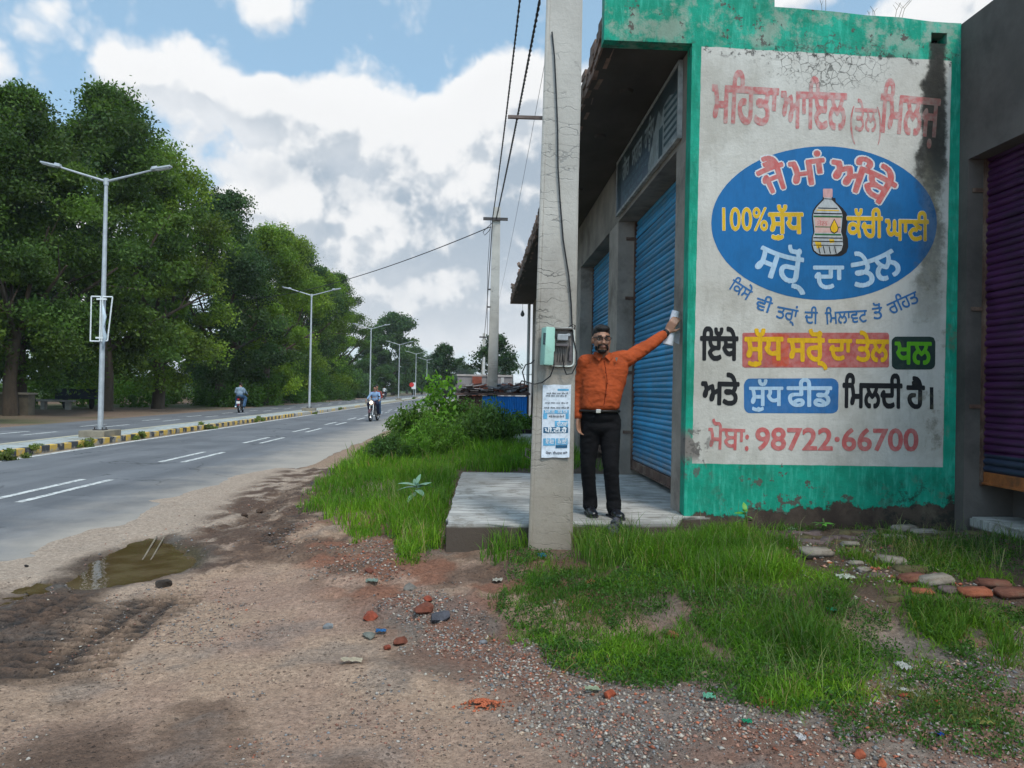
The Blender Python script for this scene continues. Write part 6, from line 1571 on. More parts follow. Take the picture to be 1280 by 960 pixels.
v, q_, c_ = quads_leaves(wl, RNG.uniform(.010, .022, len(wl)), RNG.uniform(.007, .014, len(wl)), wc, 0, 4)
link('creeping_weeds', mesh_np('creeping_weeds', v, quads=q_, colors=c_), GRASSM, None, label='low creeping weeds among the grass and rubble', cat='weeds', kind='stuff')
# ---- weeds on the median
mw = []
for px, py in [(8,574),(40,566),(20,572),(100,558),(104,556),(155,548),(240,536),(242,535),(298,527),(312,526),(376,517),(400,512)]:
    p_ = on_z(px, py, .02); mw.append((max(p_.x, MED1-.1)+.05 if px < 330 else MED1+.05, p_.y, .28, .45, .22))
leafmass('median_weeds', mw, 5200, .07, (.12, .15, .035), 'dry tufts of weed along the foot of the median kerb', 'weeds', 'stuff', 41)
leafmass('median_top_weeds', [(MED1-.5-rr.random()*.5, y_, .3, .6, .10) for y_ in (18.5, 23, 27, 33, 41, 48, 60, 75)], 2500, .07, (.06, .12, .03), 'low weeds growing on top of the median', 'weeds', 'stuff', 42)
# ---- bushes and tall weeds on the verge
def weed_bush(name, px, py, wpx, hpx, label, base, nst=60, leafl=.09, style='feather', seed=0, up=.6, nl=60):
    p0 = ghit(px, py); k = p0.y/FPX; Wd, Hh = wpx*k/2, hpx*k; r = np.random.default_rng(seed)
    t = empty(name, p0, 0, label=label, cat='weed')
    b = MB(); V = []; CL = []; S = []
    for i in range(nst):
        a = r.uniform(0, 2*np.pi); rad = Wd*math.sqrt(r.random()); hz = Hh*(1-.55*(rad/Wd)**2)*r.uniform(.65, 1.05)
        q0 = Vector((math.cos(a)*rad*.35, math.sin(a)*rad*.35, 0)); q1 = Vector((math.cos(a)*rad, math.sin(a)*rad, hz)); qm = q0.lerp(q1, .5)+Vector((0, 0, hz*.10))
        b.tube([q0, qm, q1], [.006, .004, .002], 3, False)
        m_ = nl; tt = r.uniform(.25, 1.05, m_)
        pa = np.array([list(q0.lerp(qm, min(1, x_*2)) if x_ < .5 else qm.lerp(q1, x_*2-1)) for x_ in tt])
        V.append(pa+r.normal(size=(m_, 3))*(.045*Hh+.02)); tone = r.uniform(.7, 1.7)
        CL.append(np.array(base)[None]*tone*np.array([1.15, 1.1, 1])*r.uniform(.7, 1.3, (m_, 1))); S.append(r.uniform(.6, 1.3, m_)*leafl)
    V = np.concatenate(V); CL = np.concatenate(CL); S = np.concatenate(S); V[:, 2] = np.maximum(V[:, 2], .01)
    b.build('stems', weathered('weed_stem', (.07, .10, .03), .3, 20, .8, 0), t)
    v, q_, c_ = quads_leaves(V, S, S*(.28 if style == 'feather' else .55), CL, up, seed)
    link('foliage', mesh_np('foliage', v, quads=q_, colors=c_), LEAF, t); return t
weed_bush('weed_bush', 487, 576, 62, 38, 'low dark weed bush nearest the road edge, with bare greyish tips', (.040, .085, .022), 70, .07, 'feather', 1, .8, 45)
weed_bush('weed_bush', 545, 572, 84, 54, 'broad green bush in the middle of the verge', (.075, .16, .02), 90, .075, 'feather', 2, 1.0, 60)
weed_bush('weed_bush', 606, 558, 90, 56, 'feathery rounded weed clump in front of the blue shack', (.070, .13, .032), 130, .10, 'feather', 3, 1.4, 60)
weed_bush('leafy_shrub', 548, 548, 46, 92, 'tallest pale-leaved shrub standing up against the road', (.085, .19, .02), 26, .15, 'leaf', 4, .3, 34)
weed_bush('weed_bush', 512, 552, 60, 50, 'yellow-green bush overhanging the road edge behind the dark one', (.065, .13, .02), 60, .10, 'leaf', 5, .4, 55)
weed_bush('weed_bush', 648, 548, 46, 34, 'small weeds between the feathery clump and the shop pipe', (.06, .12, .02), 50, .09, 'leaf', 6, .5, 45)
weed_bush('weed_bush', 575, 545, 60, 48, 'dark weeds behind the broad bush', (.05, .11, .02), 60, .10, 'leaf', 7, .5, 55)
weed_bush('weed_bush', 640, 520, 40, 26, 'weeds at the foot of the blue sheets', (.06, .13, .02), 40, .10, 'leaf', 8, .5, 45)
weed_bush('weed_bush', 590, 520, 60, 34, 'far weeds at the foot of the brown shed', (.05, .11, .02), 60, .13, 'leaf', 9, .5, 45)
def leaf_plate(L, Wd, bend=.3, cup=.1):
    v = []; f = []
    for i, t in enumerate(np.linspace(0, 1, 7)):
        w_ = Wd*math.sin(math.pi*min(1, t**.75*.97+.02))**.8*.5; z_ = -bend*t*t*L
        v += [(t*L, -w_, z_+cup*w_), (t*L, 0, z_), (t*L, w_, z_+cup*w_)]
    for i in range(6):
        for j in range(2): f.append((i*3+j, i*3+j+1, i*3+j+4, i*3+j+3))
    me = bpy.data.meshes.new('leaf'); me.from_pydata(v, [], f); me.update(); me.shade_smooth(); return me
def leaf_plant(name, px, py, hp, label, leaves, colr, stemc=(.10, .14, .05)):
    p0 = ghit(px, py); k = p0.y/FPX; t = empty(name, p0, 0, label=label, cat='plant')
    mm = weathered(name+'_leaf', colr, .2, 12, .5, .1); b = MB(); Hh = hp*k
    b.tube([(0, 0, -.02), (.01, 0, Hh*.5), (0, .01, Hh*.95)], .007, 6)
    ms = {}
    for (a, zt, L, Wd, el) in leaves:
        key = (round(L, 3), round(Wd, 3))
        if key not in ms: ms[key] = leaf_plate(L, Wd); ms[key].materials.append(mm)
        o = bpy.data.objects.new('leaf', ms[key]); C.objects.link(o); o.parent = t; o.location = (0, 0, Hh*zt); o.rotation_euler = (random.uniform(-.3, .3), -R(el), R(a))
    b.build('stem', weathered('plant_stem', stemc, .2, 20, .7, 0), t); return t
leaf_plant('milkweed_plant', 520, 634, 30, 'broad-leaved plant with pale waxy leaves at the edge of the verge grass', [(0, .9, .20, .085, 12), (20, .8, .17, .08, 35), (170, .85, .21, .085, 5), (200, .9, .19, .08, 25), (100, .8, .15, .07, 50), (-60, .75, .18, .08, 0), (-115, .6, .20, .08, -5), (140, .6, .15, .07, 0), (60, 1, .12, .05, 65), (-20, .6, .17, .07, -10)], (.15, .26, .17))
leaf_plant('seedling', 931, 661, 26, 'bright green seedling at the foot of the painted wall', [(0, .9, .09, .05, 20), (72, .9, .08, .045, 30), (150, .8, .09, .05, 15), (220, .8, .09, .05, 25), (300, .7, .08, .05, 10), (40, .5, .10, .06, 5), (180, .5, .10, .05, 0), (90, 1, .07, .04, 70)], (.09, .28, .03))
leaf_plant('seedling', 1029, 663, 15, 'small star-shaped weed on the soil by the middle of the painted wall', [(a, .5, .10, .032, 15) for a in range(0, 360, 51)], (.07, .20, .06))
for k, (px, py, lb) in enumerate([(1028, 12, 'dry forked twig on the wall top, leftmost'), (1087, 17, 'dry twig on the middle of the wall top'), (1118, 22, 'bent dry twigs on the wall top nearest the drain hole')]):
    p_ = on_y(px, py, WALLY+.07); t = empty('dry_twig', (p_.x, p_.y, topz(p_.x)-.01), 0, label=lb, cat='twig'); b = MB(); rr2 = random.Random(k+3)
    for q_ in range(3 if k else 2):
        a = rr2.uniform(-.5, .9); L = rr2.uniform(.08, .22); b.tube([(q_*.03, 0, 0), (q_*.03+a*L*.3, 0, L*.6), (q_*.03+a*L*.9, .01, L)], .0022, 4); b.tube([(q_*.03+a*L*.3, 0, L*.6), (q_*.03-a*L*.2, 0, L*.85)], .0015, 4)
    b.build('stems', weathered('dry_stem', (.16, .13, .09), .2), t)
# ================================================================== GRAVEL, BRICKS, LITTER
def stones(name, c, size, col, seed, label, mat=None, cat='gravel'):
    r = np.random.default_rng(seed); n = len(c)
    base = np.array([(1, 0, 0), (0, 1, 0), (-1, 0, 0), (0, -1, 0), (0, 0, 1), (0, 0, -1)], float)
    d = base[None]*r.uniform(.55, 1.25, (n, 6, 1)) + r.normal(size=(n, 6, 3))*.16
    a = r.uniform(0, 6.28, n); ca, sa = np.cos(a), np.sin(a)
    x_, y_ = d[..., 0]*r.uniform(.8, 1.4, (n, 1)), d[..., 1]
    d = np.stack([x_*ca[:, None]-y_*sa[:, None], x_*sa[:, None]+y_*ca[:, None], d[..., 2]*.62], -1)
    v = (c[:, None, :] + d*size[:, None, None]).reshape(-1, 3)
    f = np.array([(0, 1, 4), (1, 2, 4), (2, 3, 4), (3, 0, 4), (1, 0, 5), (2, 1, 5), (3, 2, 5), (0, 3, 5)])
    T = (np.arange(n)*6)[:, None, None]+f[None]
    return link(name, mesh_np(name, v, tris=T.reshape(-1, 3), colors=np.repeat(col, 6, 0)), mat, None, label=label, cat=cat, kind='stuff')
m, g, p = base_mat('stone_chip'); a_ = g.n('Attribute', attribute_name='Col').outputs['Color']; P = g.n('NewGeometry').outputs['Position']
g.put(p.inputs['Base Color'], g.mix(g.step(g.noise(P, 160, 4, .6), .3, .7), g.v('MULTIPLY', a_, (.7, .7, .7)), g.v('MULTIPLY', a_, (1.15, 1.15, 1.15)))); p.inputs['Roughness'].default_value = .85; p.inputs['Specular IOR Level'].default_value = .25
CHIP = m
pal = np.array([S2L(*c) for c in [(156,148,140),(134,128,124),(112,107,105),(168,158,146),(158,148,138),(150,112,98),(140,96,82),(160,118,100),(124,100,90),(100,88,80),(172,150,130),(124,124,126),(170,162,152),(164,96,72)]])*1.0
def put_stones(P, n, lo, hi, seed, pw_=3.0, thresh=None, colw=None, name='gravel', label='', soft=.55):
    c = scatter(P, n, seed); r = np.random.default_rng(seed)
    dd_ = polydist(P, c[:, 0], c[:, 1]); c = c[np.random.default_rng(seed+7).random(len(c)) < sstep(-.05, soft, dd_+(fbm(c[:, 0], c[:, 1], 2.2, 4, seed+5)-.5)*soft*1.6)]
    if thresh: c = c[fbm(c[:, 0], c[:, 1], thresh[0], 4, seed) > thresh[1]]
    c = c[~((c[:, 0] > -.27) & (c[:, 0] < 2.4) & (c[:, 1] > 6.08) & (c[:, 1] < 10.02)) & ~((c[:, 1] > WALLY-.02) & (c[:, 0] > FX-.02)) & (c[:, 0] < XN)]
    n = len(c); s_ = lo+(hi-lo)*r.random(n)**pw_; z_ = gz_at(c[:, 0], c[:, 1])+s_*.22
    w_ = np.ones(len(pal)) if colw is None else np.array(colw, float); cl = pal[r.choice(len(pal), n, p=w_/w_.sum())]*r.uniform(.55, 1.2, (n, 1))
    stones(name, np.column_stack([c, z_]), s_, cl, seed, label, CHIP)
LOWER = poly_px([(440,745),(560,735),(680,800),(780,850),(900,858),(1020,850),(1295,780),(1300,985),(740,985),(600,880),(500,830)])
put_stones(LOWER, 46000, .0025, .0135, 50, 3.2, None, None, 'gravel', 'mixed grey and brick-red gravel across the foreground')
put_stones(RED, 24000, .0025, .016, 51, 4.0, (1.5, .38), [1, 1, 2, 1, .6, 2, 3, 2, 3, 3, 1, 1, .4, 2], 'rubble', 'reddish brick rubble and chips on the slope below the platform')
DIRT = poly_px([(-20,800),(120,740),(260,720),(330,680),(420,740),(520,830),(640,880),(760,985),(-30,985)])
put_stones(DIRT, 15000, .0022, .011, 52, 4.0, (2.4, .53), [1, 1, 2, .5, .2, .5, .6, .3, 2, 3, .5, 1, .1, .2], 'dirt_clods', 'small dark stones and clods on the bare dirt')
put_stones(poly_px([(250,690),(330,640),(400,600),(440,640),(400,700),(300,720)]), 3500, .004, .022, 53, 3.0, (2, .46), [0, 0, 2, .3, 0, .5, .6, 0, 3, 4, .5, 1, 0, 0], 'mud_clods', 'churned brown clods between the puddle and the verge')
put_stones(MUD, 2500, .004, .02, 54, 3.0, (3, .5), [0, 0, 1, 0, 0, 0, 0, 0, 1, 3, 0, 1, 0, 0], 'mud_lumps', 'dark mud lumps round the puddle')
put_stones(poly_px([(850,660),(1200,660),(1290,690),(1290,800),(860,760)]), 4500, .004, .024, 55, 3.0, (2, .48), None, 'soil_stones', 'small stones in the soil before the painted wall')
put_stones(np.array([[-3.6, 5.2], [-2.5, 5.2], [-2.3, 13], [-3.5, 13]]), 3000, .003, .012, 56, 3, (2, .5), None, 'roadside_grit', 'grit along the dusty road edge')
# ---- bricks laid in the soil in front of the wall
bp_ = empty('brick_paving', (3.2, 6.0, .3), kind='structure')
def brickmesh(seed, d=(.23, .115, .07)):
    rr3 = random.Random(seed); b = MB(); bm = b.bm; r_ = bmesh.ops.create_cube(bm, size=1, matrix=Matrix.Diagonal((*d, 1)))
    bmesh.ops.bevel(bm, geom=bm.edges[:], offset=.017, segments=2, affect='EDGES')
    for v in bm.verts: v.co += Vector((rr3.uniform(-1, 1), rr3.uniform(-1, 1), rr3.uniform(-1, 1)))*.006
    return b.mesh('brick', True)
bm_ = [brickmesh(k) for k in range(4)]
BM = dict(red=weathered('brick_red', S2L(112, 72, 58), .3, 14, .92, .6, 60, dirt=S2L(104, 84, 70), dirtamt=.3), or_=weathered('brick_orange', S2L(138, 80, 58), .25, 14, .92, .6, 60, dirt=S2L(120, 88, 70), dirtamt=.15), dk=weathered('brick_dark', S2L(98, 84, 82), .3, 14, .92, .6, 60, dirt=S2L(70, 60, 52), dirtamt=.3),
          gr=weathered('stone_grey', S2L(132, 124, 114), .25, 12, .92, .6, 60, dirt=S2L(96, 88, 80), dirtamt=.3), ms=weathered('brick_mossy', S2L(92, 84, 58), .3, 12, .95, .6, 60, dirt=S2L(76, 62, 46), dirtamt=.4))
bvar = {}
def put_brick(px, py, wpx, mt, rz, tilt=(0, 0), sink=.46, lift=0):
    p_ = ghit(px, py); k = wpx*p_.y/FPX/.23; key = (mt, random.randrange(4))
    if key not in bvar: q_ = bm_[key[1]].copy(); q_.materials.append(BM[mt]); bvar[key] = q_
    o = bpy.data.objects.new('brick', bvar[key]); C.objects.link(o); k = min(max(k, .45), 1.35)
    o.location = p_+Vector((0, .02, .035*k*(1-sink*2)+lift)); o.scale = (k, k, .85*k); o.rotation_euler = (R(tilt[0]), R(tilt[1]), R(rz)); adopt(o, bp_)
for a in [(1022,699,40,'gr',12,(6,3),.05),(1115,707,38,'gr',-12,(8,4),.05),(1142,714,44,'ms',8),(1142,729,40,'red',22,(6,0),.1),(1171,731,46,'gr',10,(4,-4),.1),(1155,745,26,'or_',-10,(10,0),.2),(1189,742,32,'dk',30,(10,5),.1),(1221,745,40,'or_',4,(12,0),.1),(1243,735,40,'red',-16,(0,0),.1),(1268,747,42,'red',6,(8,0),.1),
          (1149,658,36,'gr',-14,(0,0),.25),(1132,665,34,'gr',20,(0,0),.25),(1157,669,34,'gr',4,(0,0),.25),(1064,684,22,'gr',0,(0,0),.2),(1071,708,20,'gr',10,(0,0),.2),(1082,716,22,'gr',40,(5,5),.2),(1120,676,30,'gr',10,(0,0),.3),(1172,688,14,'gr',0),
          (1182,758,36,'ms',-8),(1238,764,42,'ms',12),(1272,765,40,'ms',0),(1120,752,30,'ms',20),(1098,722,24,'dk',0),(1208,758,30,'ms',30)]:
    put_brick(*a)
rr4 = random.Random(12)
for row in range(5):
    for c4 in range(15):
        x_ = 2.62+c4*.125+row*.02; y_ = 5.86+row*.155+rr4.uniform(-.01, .01)
        if x_ > 4.2 or rr4.random() < .22: continue
        key = (rr4.choice(['ms', 'ms', 'dk']), rr4.randrange(4))
        if key not in bvar: q_ = bm_[key[1]].copy(); q_.materials.append(BM[key[0]]); bvar[key] = q_
        o = bpy.data.objects.new('brick', bvar[key]); C.objects.link(o); o.location = (x_, y_, float(gz_at(x_, y_))-.022+rr4.uniform(-.008, .008)); o.rotation_euler = (rr4.uniform(-.08, .08), rr4.uniform(-.08, .08), R(58 if (c4+row) % 2 else -32)+rr4.uniform(-.08, .08)); adopt(o, bp_)
# ---- loose lumps one can pick out
def lump(name, px, py, wpx, colr, label, cat, seed, flat=.6, k2=.8, mat=None, rough=.9):
    colr = tuple(c*.72 for c in colr); p_ = ghit(px, py); r_ = wpx*p_.y/FPX/2; t = random.Random(seed)
    b = MB(); bmesh.ops.create_icosphere(b.bm, subdivisions=2, radius=1)
    pl_ = [(Vector((t.uniform(-1, 1), t.uniform(-1, 1), t.uniform(-1, 1))).normalized(), t.uniform(.5, .8)) for _ in range(7)]
    for v in b.bm.verts:
        for n_, d_ in pl_:
            e_ = v.co.dot(n_)-d_
            if e_ > 0: v.co -= n_*e_*.9
        v.co += Vector((t.uniform(-1, 1), t.uniform(-1, 1), t.uniform(-1, 1)))*.05; v.co = Vector((v.co.x*r_*1.15, v.co.y*r_*k2, v.co.z*r_*flat))
    o = b.build(name, mat or weathered('lump_%d' % int(sum(colr)*1000), colr, .3, 20, rough, .7, 60), None, smooth=35, label=label, cat=cat)
    o.location = p_+Vector((0, 0, r_*flat*.45)); o.rotation_euler = (0, 0, t.uniform(0, 6)); return o
REDC = S2L(122, 70, 54); GRC = S2L(128, 128, 126); DKC = S2L(84, 84, 92)
for i, a in enumerate([
 ('brick_fragment', 530, 763, 30, REDC, 'long red half brick lying against the dark grey stone on the slope', 'brick'),
 ('stone', 549, 770, 30, DKC, 'dark grey stone touching the long red half brick', 'stone'),
 ('stone', 514, 735, 24, S2L(124,116,108), 'flat grey-brown stone uphill of the long red half brick', 'stone'),
 ('brick_fragment', 461, 718, 15, REDC, 'small red brick bit highest on the left of the rubble slope', 'brick'),
 ('brick_fragment', 462, 771, 24, S2L(156,78,58), 'red brick lump left of the long half brick', 'brick'),
 ('brick_fragment', 500, 803, 22, REDC, 'flat red brick piece below the blue scrap', 'brick'),
 ('brick_fragment', 484, 810, 13, S2L(150,74,54), 'small red brick bit just left of the flat red piece', 'brick'),
 ('stone', 461, 795, 19, S2L(116,118,110), 'greenish grey stone beside the blue scrap', 'stone'),
 ('stone', 410, 785, 18, S2L(146,148,150), 'pale grey stone at the left foot of the rubble slope', 'stone'),
 ('brick_fragment', 535, 746, 16, S2L(150,72,52), 'red brick bit above the long half brick', 'brick'),
 ('stone', 604, 796, 12, S2L(126,126,130), 'single grey stone by the small grass tuft', 'stone'),
 ('brick_fragment', 763, 874, 22, S2L(164,80,52), 'orange-red brick lump at the lower edge of the left grass patch', 'brick'),
 ('brick_fragment', 739, 727, 18, S2L(150,86,60), 'rust coloured lump in the thin grass right of the pole', 'brick'),
 ('brick_fragment', 840, 796, 20, S2L(146,92,66), 'brown brick lump in the middle of the grass', 'brick'),
 ('brick_fragment', 959, 878, 22, S2L(160,84,58), 'brick lump at the front edge of the right grass patch', 'brick'),
 ('brick_fragment', 1075, 941, 20, S2L(176,92,64), 'orange brick chip at the bottom, left of the blue cap', 'brick'),
 ('brick_fragment', 1103, 952, 18, S2L(182,96,62), 'orange brick chip at the very bottom, right of the other chip', 'brick'),
 ('brick_fragment', 1173, 885, 16, S2L(182,80,58), 'bright red brick bit above the blue cap', 'brick'),
 ('brick_fragment', 1131, 871, 15, S2L(170,80,60), 'red brick bit with the pale stone on top of it', 'brick'),
 ('stone', 1078, 920, 20, S2L(132,104,104), 'purplish stone near the bottom right', 'stone'),
 ('stone', 1255, 938, 14, S2L(150,148,144), 'light grey stone in the bottom right corner', 'stone'),
 ('stone', 33, 710, 7, S2L(40,36,34), 'single black stone on the pale road edge, far left', 'stone'),
 ('mud_lump', 205, 735, 24, S2L(66,58,52), 'dark clod just below the puddle', 'clod'),
 ('mud_lump', 325, 637, 12, S2L(84,66,54), 'clod in the wheel rut above the puddle', 'clod'),
 ('mud_lump', 306, 643, 10, S2L(78,60,50), 'smaller clod beside the wheel rut', 'clod')]):
    lump(*a, seed=60+i)
# burnt-black lump hanging over the platform edge
bk = blob([], [(Vector(on_y(766, 668, 6.02)), (.055, .05, .07)), (Vector(on_y(760, 682, 5.98)), (.065, .06, .05)), (Vector(on_y(770, 655, 6.12)), (.03, .04, .04)), (Vector(on_y(757, 690, 5.96)), (.05, .05, .035))], .008, 2)
rumple(bk, .02, 22, 3)
link('tar_lump', bk, weathered('tar', S2L(58, 58, 66), .4, 30, .5, .8, 60, dirt=S2L(96, 92, 92), dirtamt=.2), None, label='crumpled black lump under the shoe at the platform edge', cat='lump')
# heap of crushed orange brick
bh = ghit(604, 884); r = np.random.default_rng(8); n = 420; an = r.uniform(0, 6.28, n); rd = np.abs(r.normal(0, .5, n)).clip(0, 1.2)
cx_ = bh.x+np.cos(an)*rd*.115; cy_ = bh.y+np.sin(an)*rd*.055; cz_ = gz_at(cx_, cy_)+.03*np.clip(1-rd, 0, 1)
stones('crushed_brick', np.column_stack([cx_, cy_, cz_]), r.uniform(.003, .011, n), np.array(S2L(176, 96, 66))[None]*r.uniform(.6, 1.1, (n, 1)), 8, 'little heap of crushed orange brick on the dirt', CHIP, 'crushed brick')
def scrap(px, py, wpx, hpx, colr, label, name='plastic_scrap', seed=0, rz=0):
    p_ = ghit(px, py); k = p_.y/FPX; t = random.Random(seed); b = MB(); gr = []
    for j in range(6):
        gr.append([b.bm.verts.new(((i/5-.5)*wpx*k*(1+t.uniform(-.15, .15)), (j/5-.5)*hpx*k*2.0, .012+abs(math.sin(i*1.7+j*1.1+seed))*hpx*k*.45+t.uniform(0, .006))) for i in range(6)])
    for j in range(5):
        for i in range(5): b.bm.faces.new((gr[j][i], gr[j][i+1], gr[j+1][i+1], gr[j+1][i]))
    bmesh.ops.solidify(b.bm, geom=b.bm.faces[:], thickness=.001)
    o = b.build(name, weathered('scrap_%d_%d' % (int(colr[0]*999), int(colr[2]*999)), colr, .2, 30, .45, 0), None, smooth=40, label=label, cat='litter'); o.location = p_; o.rotation_euler = (0, 0, rz); return o
WH = S2L(206, 206, 200)
for i, a in enumerate([(1056,727,22,9,S2L(206,210,196),'crumpled white paper by the bricks'),(439,830,24,6,S2L(206,192,168),'pale flat scrap on the dirt'),(476,790,12,5,S2L(60,120,176),'blue plastic scrap on the rubble slope'),(677,699,10,7,S2L(30,110,130),'teal plastic scrap at the foot of the near pole'),
        (886,874,13,8,S2L(120,190,160),'green and white foil wrapper at the grass edge'),(740,868,18,6,S2L(180,190,160),'pale crumpled wrapper left of the orange-red lump'),(1128,838,14,12,WH,'torn white plastic in the right grass'),(1151,877,9,6,WH,'white chip of plastic right of the pale stone'),(1001,926,9,7,S2L(226,222,222),'white bit on the gravel at the bottom'),
        (934,907,12,5,S2L(40,150,110),'green bottle-cap scrap on the gravel'),(1228,913,20,9,S2L(176,166,96),'yellow-green packet in the bottom right'),(1175,922,8,5,S2L(50,90,200),'bright blue cap in the bottom right'),(1040,768,10,6,S2L(40,150,110),'green plastic bit in the grass below the bricks'),(1130,866,16,5,WH,'pale flat stone-like scrap on the red brick bit'),
        (988,652,12,9,S2L(170,180,170),'white cup-like litter at the foot of the painted wall'),(622,722,12,6,S2L(196,190,176),'pale scrap on the slope left of the pole'),(465,726,14,6,S2L(150,168,156),'grey-green scrap high on the rubble slope')]):
    scrap(*a, seed=i)
for (px, py, lb) in [(199, 717, 'white flake floating in the puddle'), (170, 691, 'white scum strip on the puddle')]:
    p_ = on_z(px, py, -.032); MB().poly([p_+Vector(q_) for q_ in ((-.03, -.02, .004), (.01, -.03, .004), (.035, 0, .004), (.0, .025, .004))]).build('leaf_flake', weathered('flake', S2L(200, 190, 170), .1), None, label=lb, cat='litter')
a0, a1 = on_z(178, 702, -.03), on_z(196, 674, -.02)  # ends of the two thin pale rods across the puddle
b = MB(); b.tube([a0+Vector((0, 0, .012)), a1+Vector((0, 0, .03))], .007, 5); b.tube([a0+Vector((.07, .0, .012)), a1+Vector((.08, -.02, .03))], .006, 5); b.build('pale_rods', weathered('rod_tan', S2L(128, 118, 102), .2), None, label='two thin pale rods across the puddle', cat='stick')
# ================================================================== FAR RIGHT YARD
GW = weathered('grey_block', S2L(120, 114, 114), .2, 1.5, .9, .4, 20, 'World', dirt=S2L(84, 76, 76), dirtamt=.3); BRK = weathered('yard_brick', S2L(124, 66, 52), .3, 5, .9, .5, 30, 'World')
yw = empty('yard_wall', (on_y(600, 495, 37)), label='grey plastered yard wall with a brick pier, behind the second pole', cat='wall')
A_ = on_y(572, 469, 37); B_ = on_y(665, 470, 37)
part(MB().b2((A_.x, 37, 0), (B_.x+1.2, 37.25, 2.15)), 'wall', GW, yw)
part(MB().b2((A_.x-.04, 36.95, 2.151), (B_.x+1.24, 37.3, 2.24)), 'coping', weathered('coping_pale', S2L(150, 142, 138), .2, 3), yw)
pr = on_y(596, 480, 36.9); part(MB().b2((pr.x-.22, 36.85, 0), (pr.x+.24, 37.0, 2.14)), 'brick_pier', BRK, yw)
sh = empty('roadside_shack', on_y(615, 520, 25.5), label='low shack with bright blue sheets and rubbish piled on its roof', cat='shack')
BL = weathered('blue_sheet', (.010, .17, .52), .18, 3, .5, .2, 10, 'World', dirt=(.03, .12, .28), dirtamt=.2); BRW = weathered('brown_boards', S2L(104, 78, 70), .35, 4, .9, .5, 20, 'World', dirt=S2L(70, 62, 58), dirtamt=.4)
q0, q1, q2 = on_y(573, 500, 25.5), on_y(603, 500, 25.5), on_y(658.5, 500, 25.5)
b = MB(); nrib = 26
for k in range(nrib):
    x0 = q1.x+(q2.x-q1.x)*k/nrib; x1 = q1.x+(q2.x-q1.x)*(k+1)/nrib; xm = (x0+x1)/2
    for a, c_, ya, yb in ((x0, xm, 0, -.02), (xm, x1, -.02, 0)): b.poly([(a, 25.3+ya, .2), (c_, 25.3+yb, .2), (c_, 25.3+yb, 1.30), (a, 25.3+ya, 1.30)])
part(b, 'blue_sheet', BL, sh)
b = MB(); nb_ = 7
for k in range(nb_):
    w_ = (q1.x-q0.x)/nb_; b.b2((q0.x+k*w_+.01, 25.4+random.uniform(0, .04), .2), (q0.x+(k+1)*w_-.012, 25.46, 1.32+random.uniform(-.05, .05)))
part(b, 'board_front', BRW, sh, kind='stuff')
part(MB().b2((q0.x+.05, 25.5, .1), (q2.x-.05, 27.6, 1.28)), 'shack_body', BRW, sh)
part(MB().box(((q0.x+q2.x)/2, 26.4, 1.40), (q2.x-q0.x+.2, 2.4, .06), Euler((R(2), R(-1), 0)).to_matrix()), 'roof_sheet', weathered('roof_rust', S2L(110, 86, 80), .4, 3, .8, .3, 12, 'World', dirt=S2L(60, 52, 52), dirtamt=.5), sh)
r = np.random.default_rng(4)
jc = [S2L(120,70,56), S2L(96,88,86), S2L(140,134,134), S2L(70,50,46), S2L(112,112,116)]
for k, cj in enumerate(jc):
    b = MB()
    for q_ in range(26): b.box((r.uniform(q0.x, q2.x), r.uniform(25.2, 27.3), 1.46+abs(r.normal(0, .10))), (r.uniform(.1, .45), r.uniform(.05, .3), r.uniform(.02, .09)), Euler((r.uniform(-.5, .5), r.uniform(-.4, .4), r.uniform(0, 3))).to_matrix())
    for q_ in range(4): xx = r.uniform(q0.x, q2.x-.6); b.tube([(xx, 25.3, 1.5+r.uniform(0, .1)), (xx+r.uniform(.3, .7), 25.2, 1.45+r.uniform(0, .25))], .018, 5)
    part(b, 'roof_junk', weathered('junk_%d' % k, cj, .3, 6), sh, kind='stuff')
sd_ = empty('tin_shed', on_y(655, 480, 34), label='small pale tin shed with a curved roof beyond the blue shack', cat='shed')
c0_ = on_y(654, 478, 34)
part(MB().b2((c0_.x-.35, 34, .2), (c0_.x+1.2, 35.6, 1.85)), 'wall', weathered('pale_tin', S2L(150, 150, 152), .15, 3, .6), sd_)
b = MB(); b.tube([(c0_.x-.4+.0, 34+q_, 1.6+.62*math.sin(math.pi*q_/1.6)) for q_ in np.linspace(0, 1.6, 9)], .04, 6); pts = [(34+q_, 1.6+.62*math.sin(math.pi*q_/1.6)) for q_ in np.linspace(0, 1.6, 9)]
for (ya, za), (yb, zb_) in zip(pts, pts[1:]): b.poly([(c0_.x-.4, ya, za), (c0_.x+1.2, ya, za), (c0_.x+1.2, yb, zb_), (c0_.x-.4, yb, zb_)])
part(b, 'curved_roof', weathered('roof_white', (.5, .5, .5), .1), sd_)
for k, (px, yy, zt, lb) in enumerate([(604.5, 44, 3.4, 'white post standing up behind the yard wall'), (628, 30, 2.0, 'short pale post right of the second pole'), (637, 30, 1.8, 'second short pale post in the yard')]):
    q_ = on_y(px, 480, yy); MB().b2((q_.x-.06, yy, 0), (q_.x+.06, yy+.1, zt)).build('post', weathered('pale_post', S2L(176, 176, 176), .12), None, label=lb, cat='post')
tb_ = on_z(657, 542, SLAB); o = MB().box((0, 0, 0), (.36, .12, .10), None, .01).build('timber_block', weathered('dark_timber', (.018, .014, .012), .3), None, label='dark block of timber lying on the farther platform', cat='timber'); o.location = tb_+Vector((0, 0, .055)); o.rotation_euler = (0, 0, R(18))
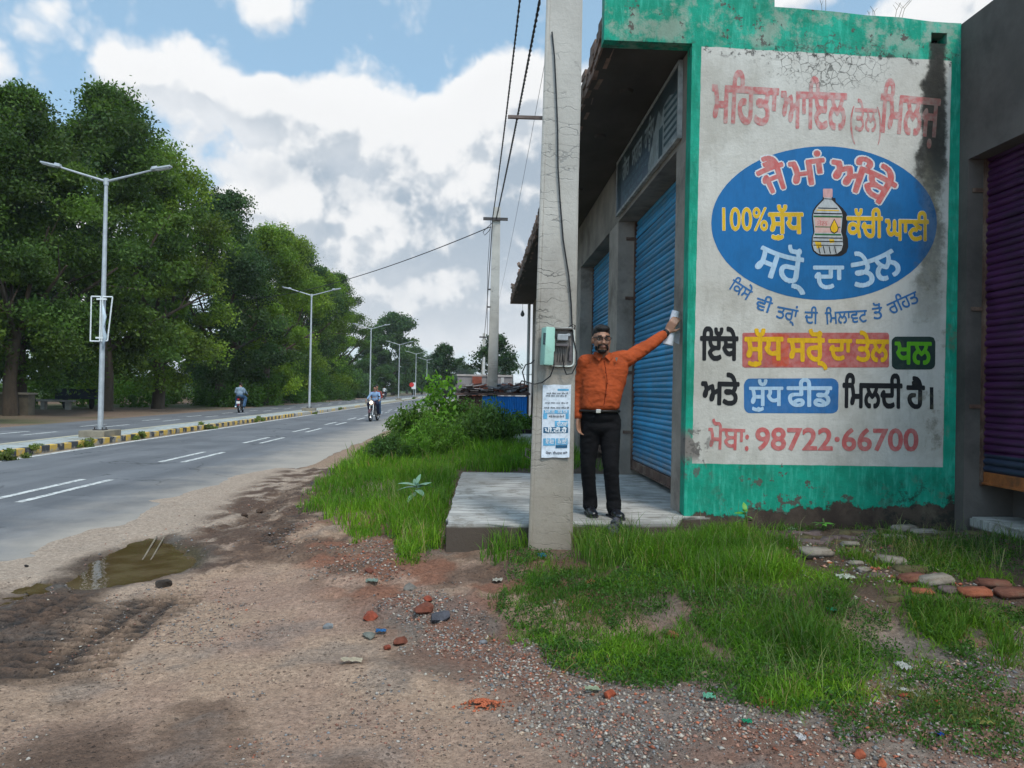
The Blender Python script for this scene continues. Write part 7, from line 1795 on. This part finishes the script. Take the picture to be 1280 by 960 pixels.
# left side, under the trees
lw = empty('low_wall', on_z(22, 519, .02), label='low rough cement wall in the shade at the far left', cat='wall')
part(MB().b2((lw.location.x-2.2, lw.location.y-.2, -.05), (lw.location.x+.55, lw.location.y+.3, .92)), 'wall', weathered('mossy_cement', S2L(92, 84, 72), .3, 2, .95, .5), lw)
part(MB().b2((lw.location.x-2.3, lw.location.y-.3, .921), (lw.location.x+.6, lw.location.y+.4, 1.0)), 'coping', weathered('coping_dim', S2L(128, 120, 108), .2, 3), lw)
ct = on_z(98, 511, .02); cart = empty('farm_trailer', ct, R(12), label='dark two-wheeled trailer parked under the trees left of the first lamp', cat='trailer')
DKM = weathered('trailer_paint', (.015, .022, .035), .3, 4, .6)
b = MB(); b.b2((-1.0, -.6, .55), (1.0, .6, .65)); b.b2((-1.0, -.6, .65), (-.95, .6, 1.1)); b.b2((.95, -.6, .65), (1.0, .6, 1.1)); b.b2((-1, -.6, .65), (1, -.56, 1.1)); b.b2((-1, .56, .65), (1, .6, 1.1)); b.build('bed', DKM, cart)
for s in (-1, 1):
    b = MB(); torus(b, (s*.66, 0, .33), .26, .08); b.cone((s*.6, 0, .33), (s*.72, 0, .33), .16, .16, 12); b.build('wheel', RUB, cart)
b = MB(); b.tube([(-1, -.2, .5), (-2.2, 0, .45)], .035, 6); b.tube([(-1, .2, .5), (-2.2, 0, .45)], .035, 6); b.build('drawbar', DKM, cart)
bn = empty('stone_bench', on_z(70, 512, .02), R(5), label='pale stone slab bench beside the trailer under the trees', cat='bench')
MB().b2((-.9, -.2, .42), (.9, .2, .52)).build('seat', weathered('bench_stone', S2L(150, 144, 136), .2, 4), bn)
for s in (-1, 1): MB().b2((s*.6-.1, -.16, 0), (s*.6+.1, .16, .42)).build('leg', MATS['bench_stone'], bn)

# ================================================================== AIR
m = bpy.data.materials.new('thin_haze'); m.use_nodes = True; nt_ = m.node_tree; nt_.nodes.remove(nt_.nodes['Principled BSDF'])
pv = nt_.nodes.new('ShaderNodeVolumePrincipled'); pv.inputs['Color'].default_value = (.86, .92, 1, 1); pv.inputs['Density'].default_value = .0003; pv.inputs['Anisotropy'].default_value = .2
nt_.links.new(pv.outputs[0], nt_.nodes['Material Output'].inputs['Volume'])
MB().b2((-3200, -500, -1.2), (3200, 3200, 30)).build('haze', m, None, kind='stuff', label='thin pale summer haze over the road', cat='haze')
